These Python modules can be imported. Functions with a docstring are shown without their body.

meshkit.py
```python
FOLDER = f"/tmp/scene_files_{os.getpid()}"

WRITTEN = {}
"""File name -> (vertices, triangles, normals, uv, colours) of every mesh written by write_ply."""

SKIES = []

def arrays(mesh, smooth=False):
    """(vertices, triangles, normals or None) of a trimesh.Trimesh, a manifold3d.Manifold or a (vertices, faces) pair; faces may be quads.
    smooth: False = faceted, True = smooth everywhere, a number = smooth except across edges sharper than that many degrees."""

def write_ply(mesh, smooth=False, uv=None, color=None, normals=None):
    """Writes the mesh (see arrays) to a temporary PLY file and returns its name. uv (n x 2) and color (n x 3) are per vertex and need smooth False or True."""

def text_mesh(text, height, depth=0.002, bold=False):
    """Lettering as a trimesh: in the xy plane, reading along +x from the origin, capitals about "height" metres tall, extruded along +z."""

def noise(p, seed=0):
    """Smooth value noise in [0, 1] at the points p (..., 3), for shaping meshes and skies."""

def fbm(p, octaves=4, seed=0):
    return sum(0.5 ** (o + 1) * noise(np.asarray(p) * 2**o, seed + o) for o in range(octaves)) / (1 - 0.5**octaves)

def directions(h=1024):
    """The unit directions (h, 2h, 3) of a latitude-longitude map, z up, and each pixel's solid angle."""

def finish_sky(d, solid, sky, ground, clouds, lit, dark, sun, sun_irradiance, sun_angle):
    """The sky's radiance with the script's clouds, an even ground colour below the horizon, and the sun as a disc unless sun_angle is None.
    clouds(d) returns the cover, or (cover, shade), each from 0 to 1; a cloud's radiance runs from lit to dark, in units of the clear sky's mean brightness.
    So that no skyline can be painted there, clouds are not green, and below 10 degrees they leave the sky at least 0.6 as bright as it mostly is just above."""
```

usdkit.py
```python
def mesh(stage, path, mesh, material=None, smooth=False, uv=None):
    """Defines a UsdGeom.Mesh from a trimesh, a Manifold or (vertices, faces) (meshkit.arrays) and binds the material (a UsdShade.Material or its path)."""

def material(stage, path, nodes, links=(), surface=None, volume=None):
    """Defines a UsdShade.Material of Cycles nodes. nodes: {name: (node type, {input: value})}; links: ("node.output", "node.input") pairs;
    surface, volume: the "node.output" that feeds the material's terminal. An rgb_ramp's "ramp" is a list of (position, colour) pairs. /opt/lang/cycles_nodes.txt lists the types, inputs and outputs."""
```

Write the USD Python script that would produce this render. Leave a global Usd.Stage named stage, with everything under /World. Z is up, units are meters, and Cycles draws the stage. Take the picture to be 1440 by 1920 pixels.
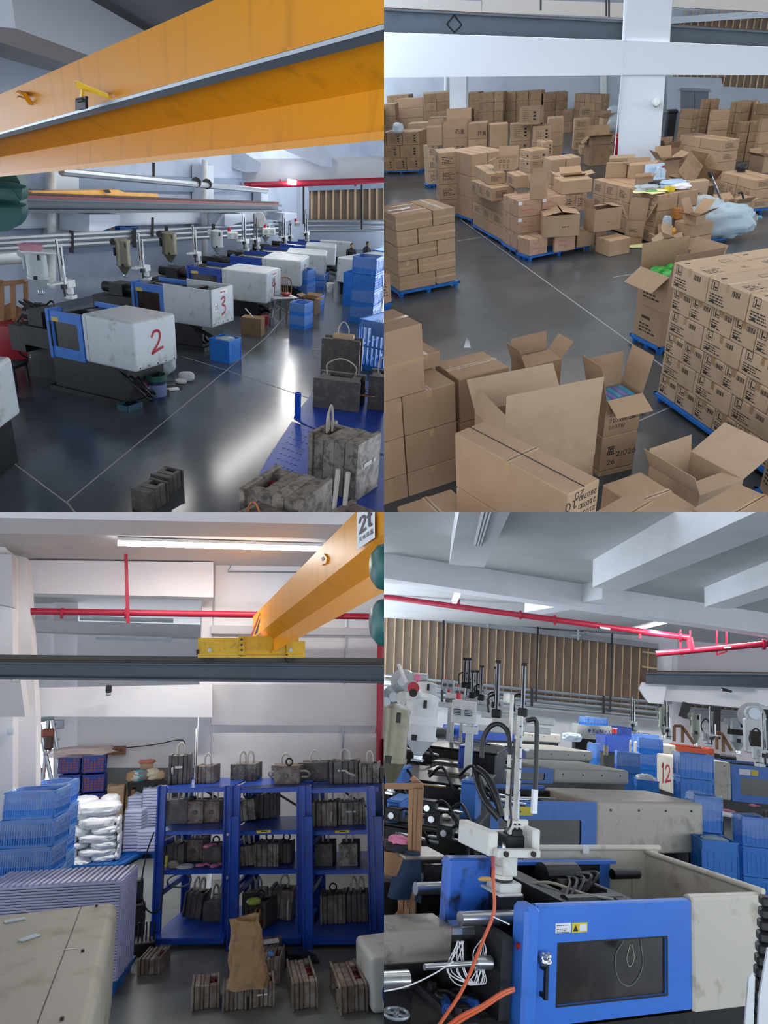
import math,random
import numpy as np,trimesh,usdkit,meshkit
from scipy.spatial import ConvexHull
from pxr import Usd,UsdGeom,UsdLux,UsdShade,Gf,Sdf,Vt
# ------------------------------------------------------------------ camera, light, exposure
# The photograph is a collage of four views of one factory. Each view is built as a set of its own at its own
# distance and tilt in front of one camera that stands where the four sets meet.
W,HT,F=1440,1920,1300.0
EXPOSURE=0.55
SKY=(0.80,0.88,1.0);SKY_STRENGTH=0.76
stage=Usd.Stage.CreateInMemory()
UsdGeom.SetStageUpAxis(stage,'Z');UsdGeom.SetStageMetersPerUnit(stage,1.0)
UsdGeom.Xform.Define(stage,'/World');UsdGeom.Scope.Define(stage,'/World/Looks')
rng=random.Random(7)
A=np.array
def unit(v):v=np.asarray(v,float);return v/np.linalg.norm(v)
class Set:
 """One view: up comes from the vanishing point of its verticals; local x right, y ahead, z up, floor z=0, eye at (0,0,H)."""
 def __init__(s,vpv,centre,H,sx,sy):
  d=A([vpv[0]-720,960-vpv[1],-F]);up=unit(d)*(1 if vpv[1]<960 else-1)
  c=A([centre[0]-720,960-centre[1],-F]);fw=unit(c-up*(c@up))
  s.M=np.stack([np.cross(fw,up),fw,up],1);s.H=H;s.sg=(sx,sy)
 def cam(s,p):return(np.asarray(p,float)-[0,0,s.H])@s.M.T
 def px(s,p):
  c=s.cam(p);return A([720+F*c[...,0]/-c[...,2],960-F*c[...,1]/-c[...,2]]).T
 def ray(s,x,y):return unit(A([x-720,960-y,-F])@s.M)
 def at(s,x,y,z=0.0):
  r=s.ray(x,y);return A([0,0,s.H])+r*((z-s.H)/r[2])
 def ahead(s,x,y,p,d=(0,1)):
  """the point seen at pixel (x, y) on the upright plane through p square to the ground direction d"""
  r=s.ray(x,y);n=A([d[0],d[1],0.0]);return A([0,0,s.H])+r*((n@(np.asarray(p)-[0,0,s.H]))/(n@r))
 def ang(s,a,b,z=0.0):
  d=s.at(*b,z)-s.at(*a,z);return math.atan2(d[1],d[0])
 def along(s,p,d,x=None,y=None):
  """t such that p + t d is seen in column x (or row y)"""
  c,e=s.cam(p),s.M@np.asarray(d,float)
  k,i=((x-720),0)if x is not None else((960-y),1)
  return-(F*c[i]+k*c[2])/(F*e[i]+k*e[2])
 def up(s,p,y):return s.along(p,(0,0,1),y=y)
 def fit(s,z,near,left=None,right=None,ytop=None,h=None,top=False,yaw=None,la=None,lb=None,ybot=None):
  """a box from its near, left and right corner pixels on the plane z (its top plane if top)"""
  P=s.at(*near,z)
  L=s.at(*left,z)-P if left else None;R=s.at(*right,z)-P if right else None
  if yaw is None:
   ys=[]
   if R is not None:ys.append(math.atan2(R[1],R[0]))
   if L is not None:ys.append(math.atan2(L[1],L[0])-math.pi/2)
   if len(ys)==2:ys[1]=ys[0]+(ys[1]-ys[0]+math.pi)%(2*math.pi)-math.pi
   yaw=sum(ys)/len(ys)
  b=A([math.cos(yaw),math.sin(yaw),0]);a=A([-math.sin(yaw),math.cos(yaw),0])
  def best(vec,d,tgt):
   t0=np.linalg.norm(vec);ts=np.linspace(.3,2.2,400)*t0
   q=s.px(P[None]+ts[:,None]*d[None]);return float(ts[np.argmin(((q-A(tgt))**2).sum(1))])
  lb=lb or best(R,b,right);la=la or best(L,a,left)
  if ytop is not None:h=float(s.up(P,ytop))
  if ybot is not None:h=-float(s.up(P,ybot))
  C=P+a*la/2+b*lb/2
  if top:C=C-[0,0,h]
  return dict(C=C,yaw=yaw,sx=lb,sy=la,h=h,P=P,a=a,b=b,top=C[2]+h)
TL=Set((500,3543),(360,480),5.6,-1,1)
TR=Set((910,2892),(1080,480),5.2,1,1)
BL=Set((550,-4043),(360,1440),3.3,-1,-1)
BR=Set((1220,-4234),(1080,1440),3.3,1,-1)
HERE=TR
def world(S):
 R=HERE.M.T@S.M;T=np.eye(4);T[:3,:3]=R;T[:3,3]=A([0,0,HERE.H])-R@A([0,0,S.H]);return T
for _s in(TL,TR,BL,BR):_s.T=world(_s)
def set_matrix(prim,m):UsdGeom.Xformable(prim).AddTransformOp().Set(Gf.Matrix4d(*m.T.ravel().tolist()))
cam=UsdGeom.Camera.Define(stage,'/World/camera')
cam.CreateFocalLengthAttr(36.0*F/W);cam.CreateHorizontalApertureAttr(36.0);cam.CreateVerticalApertureAttr(48.0)
cam.CreateClippingRangeAttr(Gf.Vec2f(0.05,2000));cam.CreateExposureAttr(EXPOSURE)
_c=np.eye(4);_c[:3,:3]=HERE.M.T;_c[:3,3]=[0,0,HERE.H];set_matrix(cam,_c)
dome=UsdLux.DomeLight.Define(stage,'/World/daylight');dome.CreateColorAttr(Gf.Vec3f(*SKY));dome.CreateIntensityAttr(SKY_STRENGTH)
# ------------------------------------------------------------------ looks
_looks={}
def srgb(r,g=None,b=None):
 if g is None:r,g,b=((r>>16)&255,(r>>8)&255,r&255)
 return tuple(((c/255+.055)/1.055)**2.4 if c>10 else c/255/12.92 for c in(r,g,b))
def look(name,col,rough=.6,metal=0.,spot=None,spot_scale=6.,spot_at=(.5,.7),vary=0.,bump=0.,bump_scale=60.,stretch=None,spec=.5,alpha=None,coat=0.,trans=0.,emit=0.,streak=None):
 """principled paint: grain (spot colour where noise is high), tone varying from thing to thing, fine relief"""
 if name in _looks:return _looks[name]
 c=srgb(col)if isinstance(col,int)else col
 n={'p':('principled_bsdf',{'base_color':c,'roughness':rough,'metallic':metal,'specular_ior_level':spec})}
 k=[]
 last=None
 if coat:n['p'][1]['coat_weight']=coat;n['p'][1]['coat_roughness']=.12
 if trans:n['p'][1]['transmission_weight']=trans
 if emit:n['p'][1]['emission_color']=c;n['p'][1]['emission_strength']=emit
 if spot is not None or bump or stretch:
  n['tc']=('texture_coordinate',{});n['mp']=('mapping',{'scale':stretch or(1,1,1)});k.append(('tc.object','mp.vector'))
 if spot is not None:
  sc=srgb(spot)if isinstance(spot,int)else spot
  n['no']=('noise_texture',{'scale':spot_scale,'detail':3.,'roughness':.62})
  n['ra']=('rgb_ramp',{'ramp':[(0,(0,0,0)),(spot_at[0],(0,0,0)),(spot_at[1],(1,1,1)),(1,(1,1,1))]})
  n['mx']=('mix_color',{'a':c,'b':sc})
  k+=[('mp.vector','no.vector'),('no.fac','ra.fac'),('ra.color','mx.fac')];last='mx.result'
 if vary:
  n['oi']=('object_info',{});n['mr']=('map_range',{'from_min':0.,'from_max':1.,'to_min':1-vary,'to_max':1+vary})
  n['vm']=('vector_math',{'math_type':'scale','vector1':c})
  k+=[('oi.random','mr.value'),('mr.result','vm.scale')]
  if last:k.append((last,'vm.vector1'))
  last='vm.vector'
 if last:k.append((last,'p.base_color'))
 if bump:
  n['bn']=('noise_texture',{'scale':bump_scale,'detail':3.});n['bu']=('bump',{'strength':bump,'distance':.01})
  k+=[('mp.vector','bn.vector'),('bn.fac','bu.height'),('bu.normal','p.normal')]
 surf='p.BSDF'
 if alpha is not None:
  n['tr']=('transparent_bsdf',{'color':(1,1,1)});n['ml']=('mix_closure',{'fac':alpha});k+=[('tr.BSDF','ml.closure1'),('p.BSDF','ml.closure2')];surf='ml.closure'
 m=usdkit.material(stage,'/World/Looks/'+name,n,k,surface=surf)
 _looks[name]=m;return m
 # ------------------------------------------------------------------ shapes: (vertices, triangles)
_B=A([[-1,-1,-1],[1,-1,-1],[1,1,-1],[-1,1,-1],[-1,-1,1],[1,-1,1],[1,1,1],[-1,1,1]],float)/2
_BF=A([[0,2,1],[0,3,2],[4,5,6],[4,6,7],[0,1,5],[0,5,4],[1,2,6],[1,6,5],[2,3,7],[2,7,6],[3,0,4],[3,4,7]])
def rotz(a):c,s=math.cos(a),math.sin(a);return A([[c,-s,0],[s,c,0],[0,0,1.]])
def roty(a):c,s=math.cos(a),math.sin(a);return A([[c,0,s],[0,1,0],[-s,0,c]])
def rotx(a):c,s=math.cos(a),math.sin(a);return A([[1,0,0],[0,c,-s],[0,s,c]])
def box(sx,sy,sz,c=(0,0,0),R=None):
 v=_B*[sx,sy,sz]
 if R is not None:v=v@R.T
 return v+A(c,float),_BF
def b2(x0,y0,z0,x1,y1,z1):return box(x1-x0,y1-y0,z1-z0,((x0+x1)/2,(y0+y1)/2,(z0+z1)/2))
def _chamfer():
 sg=[(a,b,c)for a in(-1,1)for b in(-1,1)for c in(-1,1)];v=[]
 for a,b,c in sg:
  for k in range(3):v.append([(.5 if k==i else .4)*s for i,s in enumerate((a,b,c))])
 v=A(v);h=ConvexHull(v);f=h.simplices.copy()
 for t in f:
  n=np.cross(v[t[1]]-v[t[0]],v[t[2]]-v[t[0]])
  if n@v[t].mean(0)<0:t[1],t[2]=t[2],t[1]
 return sg,f
_CS,_CF=_chamfer()
def cbox(sx,sy,sz,c=(0,0,0),r=.01,R=None):
 """box with chamfered edges"""
 h=A([sx,sy,sz])/2;r=min(r,*(h*.8));v=[]
 for s in _CS:
  for k in range(3):v.append([(h[i]-(0 if k==i else r))*s[i]for i in range(3)])
 v=A(v)
 if R is not None:v=v@R.T
 return v+A(c,float),_CF
def rbox(sx,sy,sz,c=(0,0,0),r=.05,n=5):
 """box with round edges"""
 v,f=(A(x)for x in(lambda m:(m.vertices,m.faces))(trimesh.creation.box((2,2,2)).subdivide().subdivide().subdivide()));h=A([sx,sy,sz])/2;r=min(r,*(h*.9));s=np.sign(v);e=np.abs(v)
 u=1-(1-np.clip((e-.5)*2,0,1));d=s*u;d=d/np.maximum(np.linalg.norm(d,axis=1,keepdims=True),1e-9)
 core=s*np.where(e>.5,1,e*2)*(h-r);return core+d*r+A(c,float),f
def join(*ms):
 ms=[m for m in ms if m is not None];V,Fc,n=[],[],0
 for v,f in ms:V.append(v);Fc.append(f+n);n+=len(v)
 return np.vstack(V),np.vstack(Fc)
def move(m,t=(0,0,0),R=None):
 v=m[0]if R is None else m[0]@np.asarray(R).T
 return v+A(t,float),m[1]
def lathe(prof,n=24,cap=True):
 prof=A(prof,float);k=len(prof);th=np.arange(n)*2*math.pi/n
 v=np.stack([prof[:,None,0]*np.cos(th),prof[:,None,0]*np.sin(th),np.repeat(prof[:,1:2],n,1)],-1).reshape(-1,3);f=[]
 for i in range(k-1):
  for j in range(n):
   a,b,c,d=i*n+j,i*n+(j+1)%n,(i+1)*n+(j+1)%n,(i+1)*n+j;f+=[[a,b,c],[a,c,d]]
 if cap:
  for i,o in((0,1),(k-1,0)):
   if prof[i,0]>1e-6:
    v=np.vstack([v,[[0,0,prof[i,1]]]]);q=len(v)-1
    for j in range(n):
     a,b=i*n+j,i*n+(j+1)%n;f.append([q,b,a]if o else[q,a,b])
 return v,A(f)
def cyl(r,h,c=(0,0,0),axis='z',n=16,r2=None):
 v,f=lathe([(r,-h/2),(r if r2 is None else r2,h/2)],n)
 if axis=='x':v=v@roty(math.pi/2).T
 if axis=='y':v=v@rotx(-math.pi/2).T
 return v+A(c,float),f
def tube(pts,r,n=8,closed=False):
 p=A(pts,float);k=len(p)
 t=np.gradient(p,axis=0)if not closed else np.roll(p,-1,0)-np.roll(p,1,0)
 t/=np.maximum(np.linalg.norm(t,axis=1,keepdims=True),1e-9)
 ref=A([0,0,1.])if abs(t[0,2])<.9 else A([1.,0,0]);u=unit(np.cross(t[0],ref));V=[]
 rr=np.broadcast_to(np.asarray(r,float),(k,))
 for i in range(k):
  u=u-t[i]*(u@t[i]);u=unit(u)if np.linalg.norm(u)>1e-6 else unit(np.cross(t[i],[.3,.5,.8]));w=np.cross(t[i],u)
  th=np.arange(n)*2*math.pi/n
  V.append(p[i]+rr[i]*(np.cos(th)[:,None]*u+np.sin(th)[:,None]*w))
 v=np.vstack(V);f=[]
 for i in range(k if closed else k-1):
  i2=(i+1)%k
  for j in range(n):
   a,b,c,d=i*n+j,i*n+(j+1)%n,i2*n+(j+1)%n,i2*n+j;f+=[[a,b,c],[a,c,d]]
 if not closed:
  for i,o in((0,1),(k-1,0)):
   v=np.vstack([v,p[i][None]]);q=len(v)-1
   for j in range(n):
    a,b=i*n+j,i*n+(j+1)%n;f.append([q,b,a]if o else[q,a,b])
 return v,A(f)
def bar(a,b,w,h=None,up=(0,0,1)):
 """square bar from a to b"""
 a,b=A(a,float),A(b,float);d=b-a;l=np.linalg.norm(d);x=d/l
 up=A(up,float)
 if abs(x@up)>.98:up=A([0,1.,0])if abs(x[1])<.9 else A([1.,0,0])
 y=unit(np.cross(up,x));z=np.cross(x,y)
 return box(l,w,h or w,(a+b)/2,np.stack([x,y,z],1))
def curve(pts,n=24):
 """smooth path through points (Catmull-Rom)"""
 p=A(pts,float);p=np.vstack([2*p[0]-p[1],p,2*p[-1]-p[-2]]);out=[]
 m=max(2,n//(len(p)-3))
 for i in range(1,len(p)-2):
  for t in np.linspace(0,1,m,endpoint=False):
   a,b,c,d=p[i-1],p[i],p[i+1],p[i+2]
   out.append(.5*((2*b)+(c-a)*t+(2*a-5*b+4*c-d)*t*t+(3*b-a-3*c+d)*t**3))
 return A(out+[p[-2]])
def prism(poly,h,axis='z',c=(0,0,0)):
 """outline (x, y) extruded h upwards; axis 'y': the outline is (x, z) and is extruded along y; 'x': (y, z) along x"""
 from shapely.geometry import Polygon
 pg=poly if hasattr(poly,'exterior')else Polygon(poly)
 m=trimesh.creation.extrude_polygon(pg,h,engine='earcut');v=A(m.vertices);f=A(m.faces)
 if axis=='y':v=np.stack([v[:,0],h-v[:,2],v[:,1]],1)
 if axis=='x':v=np.stack([v[:,2],v[:,0],v[:,1]],1)
 return v+A(c,float),f
def ring_frame(w,h,t,bw,r=0.0):
 """flat frame w x h in the xz plane, bars bw wide, t thick along y, centred"""
 from shapely.geometry import box as sb
 o=sb(-w/2,-h/2,w/2,h/2).difference(sb(-w/2+bw,-h/2+bw,w/2-bw,h/2-bw));return prism(o,t,'y',(0,-t/2,0))
def grid(nx,ny,fn):
 u,w=np.meshgrid(np.linspace(0,1,nx),np.linspace(0,1,ny),indexing='ij');v=fn(u.ravel(),w.ravel());f=[]
 for i in range(nx-1):
  for j in range(ny-1):
   a,b,c,d=i*ny+j,(i+1)*ny+j,(i+1)*ny+j+1,i*ny+j+1;f+=[[a,b,c],[a,c,d]]
 return v,A(f)
def blob(sx,sy,sz,seed=0,amp=.15,fr=2.5,sub=3,flat=True):
 m=trimesh.creation.icosphere(sub);v=A(m.vertices);f=A(m.faces)
 if flat:v=np.sign(v)*np.abs(v)**.75
 q=meshkit.fbm(v*fr+seed*7.3,3,seed)-.5;v=v*(1+2*amp*q)[:,None]
 return v*A([sx,sy,sz])/2,f
_tx={}
def text(s,h,bold=False):
 k=(s,bold)
 if k not in _tx:m=meshkit.text_mesh(s,1.0,.001,bold);_tx[k]=(A(m.vertices),A(m.faces))
 v,f=_tx[k];return v*[h,h,1.0],f
def stroke(pts,w,t=.0012):
 """flat pen stroke in the xy plane"""
 out=[]
 for a,b in zip(pts[:-1],pts[1:]):
  a3,b3=A([*a,t/2],float),A([*b,t/2],float);d=unit(b3-a3)*w*.3
  out.append(bar(a3-d,b3+d,w,t))
 return join(*out)
DIGITS={'1':[[(2.5,8),(4,9.6),(3.6,.4)]],'2':[[(1.6,7.6),(3,9.4),(5.6,9.3),(6.4,7.4),(5,4.6),(1.2,1.2),(3.4,1.8),(7.6,2.6)]],'3':[[(2.2,8.8),(5,9.6),(6,7.8),(3.4,5.8),(6.2,4.6),(5.8,1.8),(2.6,.6)]],'4':[[(2.6,9.4),(2.2,5.2),(6.8,5.8)],[(5.6,9.4),(5.,.6)]],'5':[[(6.4,9.3),(2.8,9.1),(2.6,6),(5.8,5.6),(5.8,2),(2.4,.8)]],'6':[[(5.6,9.4),(2.6,6),(2.4,2),(5,.8),(6.2,3.2),(3,4.4)]]}
def spray(s,h):
 """numerals in brushed strokes"""
 out=[]
 for i,ch in enumerate(s):
  for st in DIGITS[ch]:out.append(stroke([(x*h/10+i*h*.55,y*h/10)for x,y,_ in curve([(a,b,0)for a,b in st],22)],h*.11))
 return join(*out)
HAN={'yao':[[(1,8.6),(9,8.6)],[(3.3,9.6),(3.3,7.6)],[(6.7,9.6),(6.7,7.6)],[(3,7.2),(1.2,5.4),(3.6,5),(1,2.8),(4.4,3.2)],[(1,.6),(4.2,1.5)],[(6,7.2),(5.2,4.8)],[(5.8,6),(9,6),(8.7,.8),(7.4,1.2)],[(6.4,4.2),(7.2,3)]],'he':[[(5,9.8),(1,6.6)],[(5,9.8),(9,6.6)],[(3,6.9),(7,6.9)],[(3,5.8),(7,5.8),(7,4.2),(3,4.2),(3,5.8)],[(1.8,3.2),(8.2,3.2)],[(1.8,3.2),(1.8,.6)],[(8.2,3.2),(8.2,.6)],[(4,3.2),(4,.6)],[(6.1,3.2),(6.1,.6)],[(.6,.6),(9.4,.6)]],'lan':[[(1,8.8),(9,8.8)],[(3.2,9.8),(3.2,7.8)],[(6.8,9.8),(6.8,7.8)],[(2.5,7.4),(2.5,4.4)],[(4.2,7.4),(4.2,4.4)],[(6,7.4),(5.2,5.6)],[(6,6.6),(9,6.6)],[(6.8,5.8),(7.8,4.8)],[(2,3.6),(8,3.6)],[(2,3.6),(2,.6)],[(8,3.6),(8,.6)],[(4,3.6),(4,.6)],[(6,3.6),(6,.6)],[(.8,.6),(9.2,.6)]],'jing':[[(1,8),(9,8)],[(5,9.6),(5,6)],[(2,6),(8,6),(8,4),(2,4),(2,6)],[(5,4),(5,.6)],[(3,3),(1.4,1.2)],[(7,3),(8.6,1.2)]],'tian':[[(2,9),(8,9)],[(1,6),(9,6)],[(5,9),(4.6,5),(1.4,.8)],[(5.2,5.4),(8.8,.8)]],'kou':[[(1.5,8.5),(8.5,8.5),(8.5,1),(1.5,1),(1.5,8.5)],[(1.5,4.8),(8.5,4.8)],[(5,8.5),(5,1)]],}
def han(keys,h,w=None):
 out=[]
 for i,k in enumerate(keys):
  for st in HAN[k]:out.append(stroke([(x*h/10+i*h*1.1,y*h/10)for x,y in st],w or h*.085))
 return join(*out)
 # ------------------------------------------------------------------ things and parts
_names={}
def fresh(parent,name):
 k=(parent,name);_names[k]=_names.get(k,-1)+1
 return f'{parent}/{name}'+(f'_{_names[k]:03d}' if _names[k]else '')
LABELS={}
def trim(v,f,S,Mw):
 """cut where the set ends: at the upright and the level plane in which the camera stands"""
 for ax in(0,1):
  wv=v@Mw[:3,:3].T+Mw[:3,3];c=(wv-[0,0,HERE.H])@HERE.M.T
  c=(c[:,ax])*S.sg[ax]
  if c.min()>=-1e-5:continue
  if c.max()<=1e-4:return None
  n=Mw[:3,:3].T@(HERE.M.T@(np.eye(3)[ax]*S.sg[ax]));o=np.linalg.inv(Mw)@np.append(A([0,0,HERE.H]),1)
  m=trimesh.Trimesh(v,f,process=True)
  try:
   r=trimesh.intersections.slice_mesh_plane(m,n,o[:3],cap=m.is_watertight,engine='earcut')
  except Exception:
   r=trimesh.intersections.slice_mesh_plane(m,n,o[:3],cap=False)
  if len(r.faces)==0:return None
  v,f=A(r.vertices),A(r.faces)
 return v,f
class Thing:
 def __init__(s,S,name,label=None,cat=None,loc=(0,0,0),yaw=0.,group=None,kind=None,R=None):
  s.S=S;s.path=fresh('/World',name);T=np.eye(4);T[:3,:3]=rotz(yaw)if R is None else R;T[:3,3]=loc
  s.local=T;s.M=S.T@T;s.n=0
  s.data={k:v for k,v in(('label',label),('category',cat),('group',group),('kind',kind))if v}
  s.prim=None
 def define(s):
  if s.prim is None:
   x=UsdGeom.Xform.Define(stage,s.path);set_matrix(x,s.M);s.prim=x.GetPrim()
   for k,v in s.data.items():s.prim.SetCustomDataByKey(k,v)
 def part(s,name,m,mat,parent=None,label=None,smooth=False,kind=None):
  if m is None or parent is False:return False
  r=trim(m[0],m[1],s.S,s.M)
  if r is None:return False
  s.define();p=fresh(parent or s.path,name)
  g=usdkit.mesh(stage,p,r,mat,smooth=smooth)
  if label:g.GetPrim().SetCustomDataByKey('label',label)
  if kind:g.GetPrim().SetCustomDataByKey('kind',kind)
  s.n+=1;return p
def solo(S,name,m,mat,label=None,cat=None,group=None,kind=None,loc=(0,0,0),yaw=0.,smooth=False,R=None):
 """a thing that is one mesh"""
 T=np.eye(4);T[:3,:3]=rotz(yaw)if R is None else R;T[:3,3]=loc;Mw=S.T@T
 r=trim(m[0],m[1],S,Mw)
 if r is None:return None
 p=fresh('/World',name);g=usdkit.mesh(stage,p,r,mat,smooth=smooth);set_matrix(g,Mw)
 for k,v in(('label',label),('category',cat),('group',group),('kind',kind)):
  if v:g.GetPrim().SetCustomDataByKey(k,v)
 return p
def struct(S,name,m,mat,label=None,**k):return solo(S,name,m,mat,label,kind='structure',**k)
def lamp(S,parent_thing,p0,p1,width,power,col=(1,.97,.93)):
 """a rectangular light along p0-p1 shining down (the tube's own light)"""
 p0,p1=A(p0,float),A(p1,float);x=unit(p1-p0);z=A([0,0,1.]);z=unit(z-x*(z@x));y=np.cross(z,x)
 T=np.eye(4);T[:3,:3]=np.stack([x,y,z],1);T[:3,3]=(p0+p1)/2
 l=UsdLux.RectLight.Define(stage,fresh(parent_thing.path,'light'));set_matrix(l,np.linalg.inv(parent_thing.local)@T)
 l.CreateWidthAttr(float(np.linalg.norm(p1-p0)));l.CreateHeightAttr(width);l.CreateIntensityAttr(power);l.CreateColorAttr(Gf.Vec3f(*col))
def unseen_tube_row(S,p0,p1,n,power,label,w=.3):
 """a row of tube lamps out of view, lighting what is below"""
 p0,p1=A(p0,float),A(p1,float);t=Thing(S,'tube_lamp',label,'lamp')
 for i in range(n):
  a,b=p0+(p1-p0)*(i+.06)/n,p0+(p1-p0)*(i+.94)/n;t.part('tube',bar(a,b,w*.4,.08),look('white_enamel',0));t.part('fitting',bar(a+[0,0,.1],b+[0,0,.1],w,.08),look('white_enamel',0))
 t.define();lamp(S,t,p0-[0,0,.12],p1-[0,0,.12],w,power)
ORD=['','first','second','third','fourth','fifth','sixth','seventh','eighth','ninth','tenth','eleventh','twelfth']
# ------------------------------------------------------------------ looks used in several views
card=look('cardboard',0xAA8D70,.8,spot=0xA28567,spot_scale=3.,spot_at=(.4,.75),vary=.1)
card_dark=look('cardboard_dark',0x907659,.8,spot=0x80624a,spot_scale=4.,vary=.12)
card_pale=look('cardboard_pale',0xBAA083,.78,spot=0xB4997B,spot_scale=3.,vary=.07)
card_pink=look('cardboard_pink',0xB4937A,.78,spot=0xA98469,spot_scale=3.,vary=.06)
card_in=look('cardboard_inside',0xB59A7A,.85,vary=.06)
tape_m=look('packing_tape',0xA88660,.22,spec=.7,vary=.08)
tape_clear=look('clear_tape',0xB59A76,.16,spec=.8,vary=.08)
gap_m=look('seam_shadow',0x2A2622,.9)
ink=look('black_ink',0x2B2622,.7);ink_red=look('red_ink',0xA5404A,.7);paper=look('white_label',0xE6E8EA,.6)
blue_pl=look('blue_plastic',0x1F6FC4,.42,vary=.06,spot=0x1A62B4,spot_scale=3.)
blue_crate=look('blue_crate_plastic',0x2B80DA,.38,vary=.06)
conc=look('polished_concrete',0x484C4E,.24,spot=0x575B5D,spot_scale=.55,spot_at=(.42,.68),spec=.5)
joint_m=look('floor_joint',0x9A9C9C,.7)
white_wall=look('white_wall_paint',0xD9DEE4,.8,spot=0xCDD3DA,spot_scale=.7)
steel_blue=look('grey_blue_steel_paint',0x46535F,.42,spot=0x3E4A55,spot_scale=1.5)
rail_brown=look('rusty_rail',0x54403A,.5,metal=.4,spot=0x3B3432,spot_scale=4.)
film=look('clear_film',0xE4F2FC,.1,alpha=.14,spec=1.)
film_white=look('milky_film',0xC9DCE6,.3,alpha=.6)
batten_wood=look('batten_wood',0xC6A886,.75,vary=.12)
fibre_board=look('brown_fibre_board',0x867767,.85,spot=0x7C6D5D,spot_scale=.8,vary=.04)
black_rubber=look('black_rubber',0x17181A,.5);dark_metal=look('dark_metal',0x2A2B2D,.5,metal=.3,spot=0x1B1C1E,spot_scale=5.)
chrome=look('bright_steel',0xC6CACD,.22,metal=.9);galv=look('galvanised_pipe',0xAEB6BE,.36,metal=.6)
white_metal=look('white_enamel',0xD8DCDC,.4,spot=0xC6C8C4,spot_scale=4.)
def face(m,side,sx,sy,h,u,v,out=.0004):
 """lay a flat mesh (xy, facing +z) on a box's side: R front, L left end, T top, X right end; (u, v) from that side's lower left corner"""
 if side=='R':R,o=A([[1,0,0],[0,0,-1],[0,1,0]]),A([-sx/2,-sy/2-out,0])
 elif side=='L':R,o=A([[0,0,-1],[-1,0,0],[0,1,0]]),A([-sx/2-out,sy/2,0])
 elif side=='X':R,o=A([[0,0,1],[1,0,0],[0,1,0]]),A([sx/2+out,-sy/2,0])
 else:R,o=np.eye(3),A([-sx/2,-sy/2,h+out])
 e=R@A([u,v,0]);return m[0]@R.T+o+e,m[1]
def turned(m,w=0.):return m[0]*[-1,-1,1]+[w,0,0],m[1]
def slab(w,h,t=.001):return b2(0,0,0,w,h,t)
def scribble(w,h,rows,seed=0,fill=.8):
 """rows of tiny dashes: print too small to read"""
 r=random.Random(seed);out=[];rh=h/rows
 for i in range(rows):
  x=0;end=w*(fill if i%3 else 1)*r.uniform(.7,1)
  while x<end:
   l=min(r.uniform(.5,1.8)*rh,end-x+.001);out.append(b2(x,i*rh+rh*.25,0,x+l,i*rh+rh*.7,.0008));x+=l+rh*.4
 return join(*out)
def frame_mark(w,h,t):
 return join(b2(0,0,0,w,t,.001),b2(0,h-t,0,w,h,.001),b2(0,0,0,t,h,.001),b2(w-t,0,0,w,h,.001))
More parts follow.
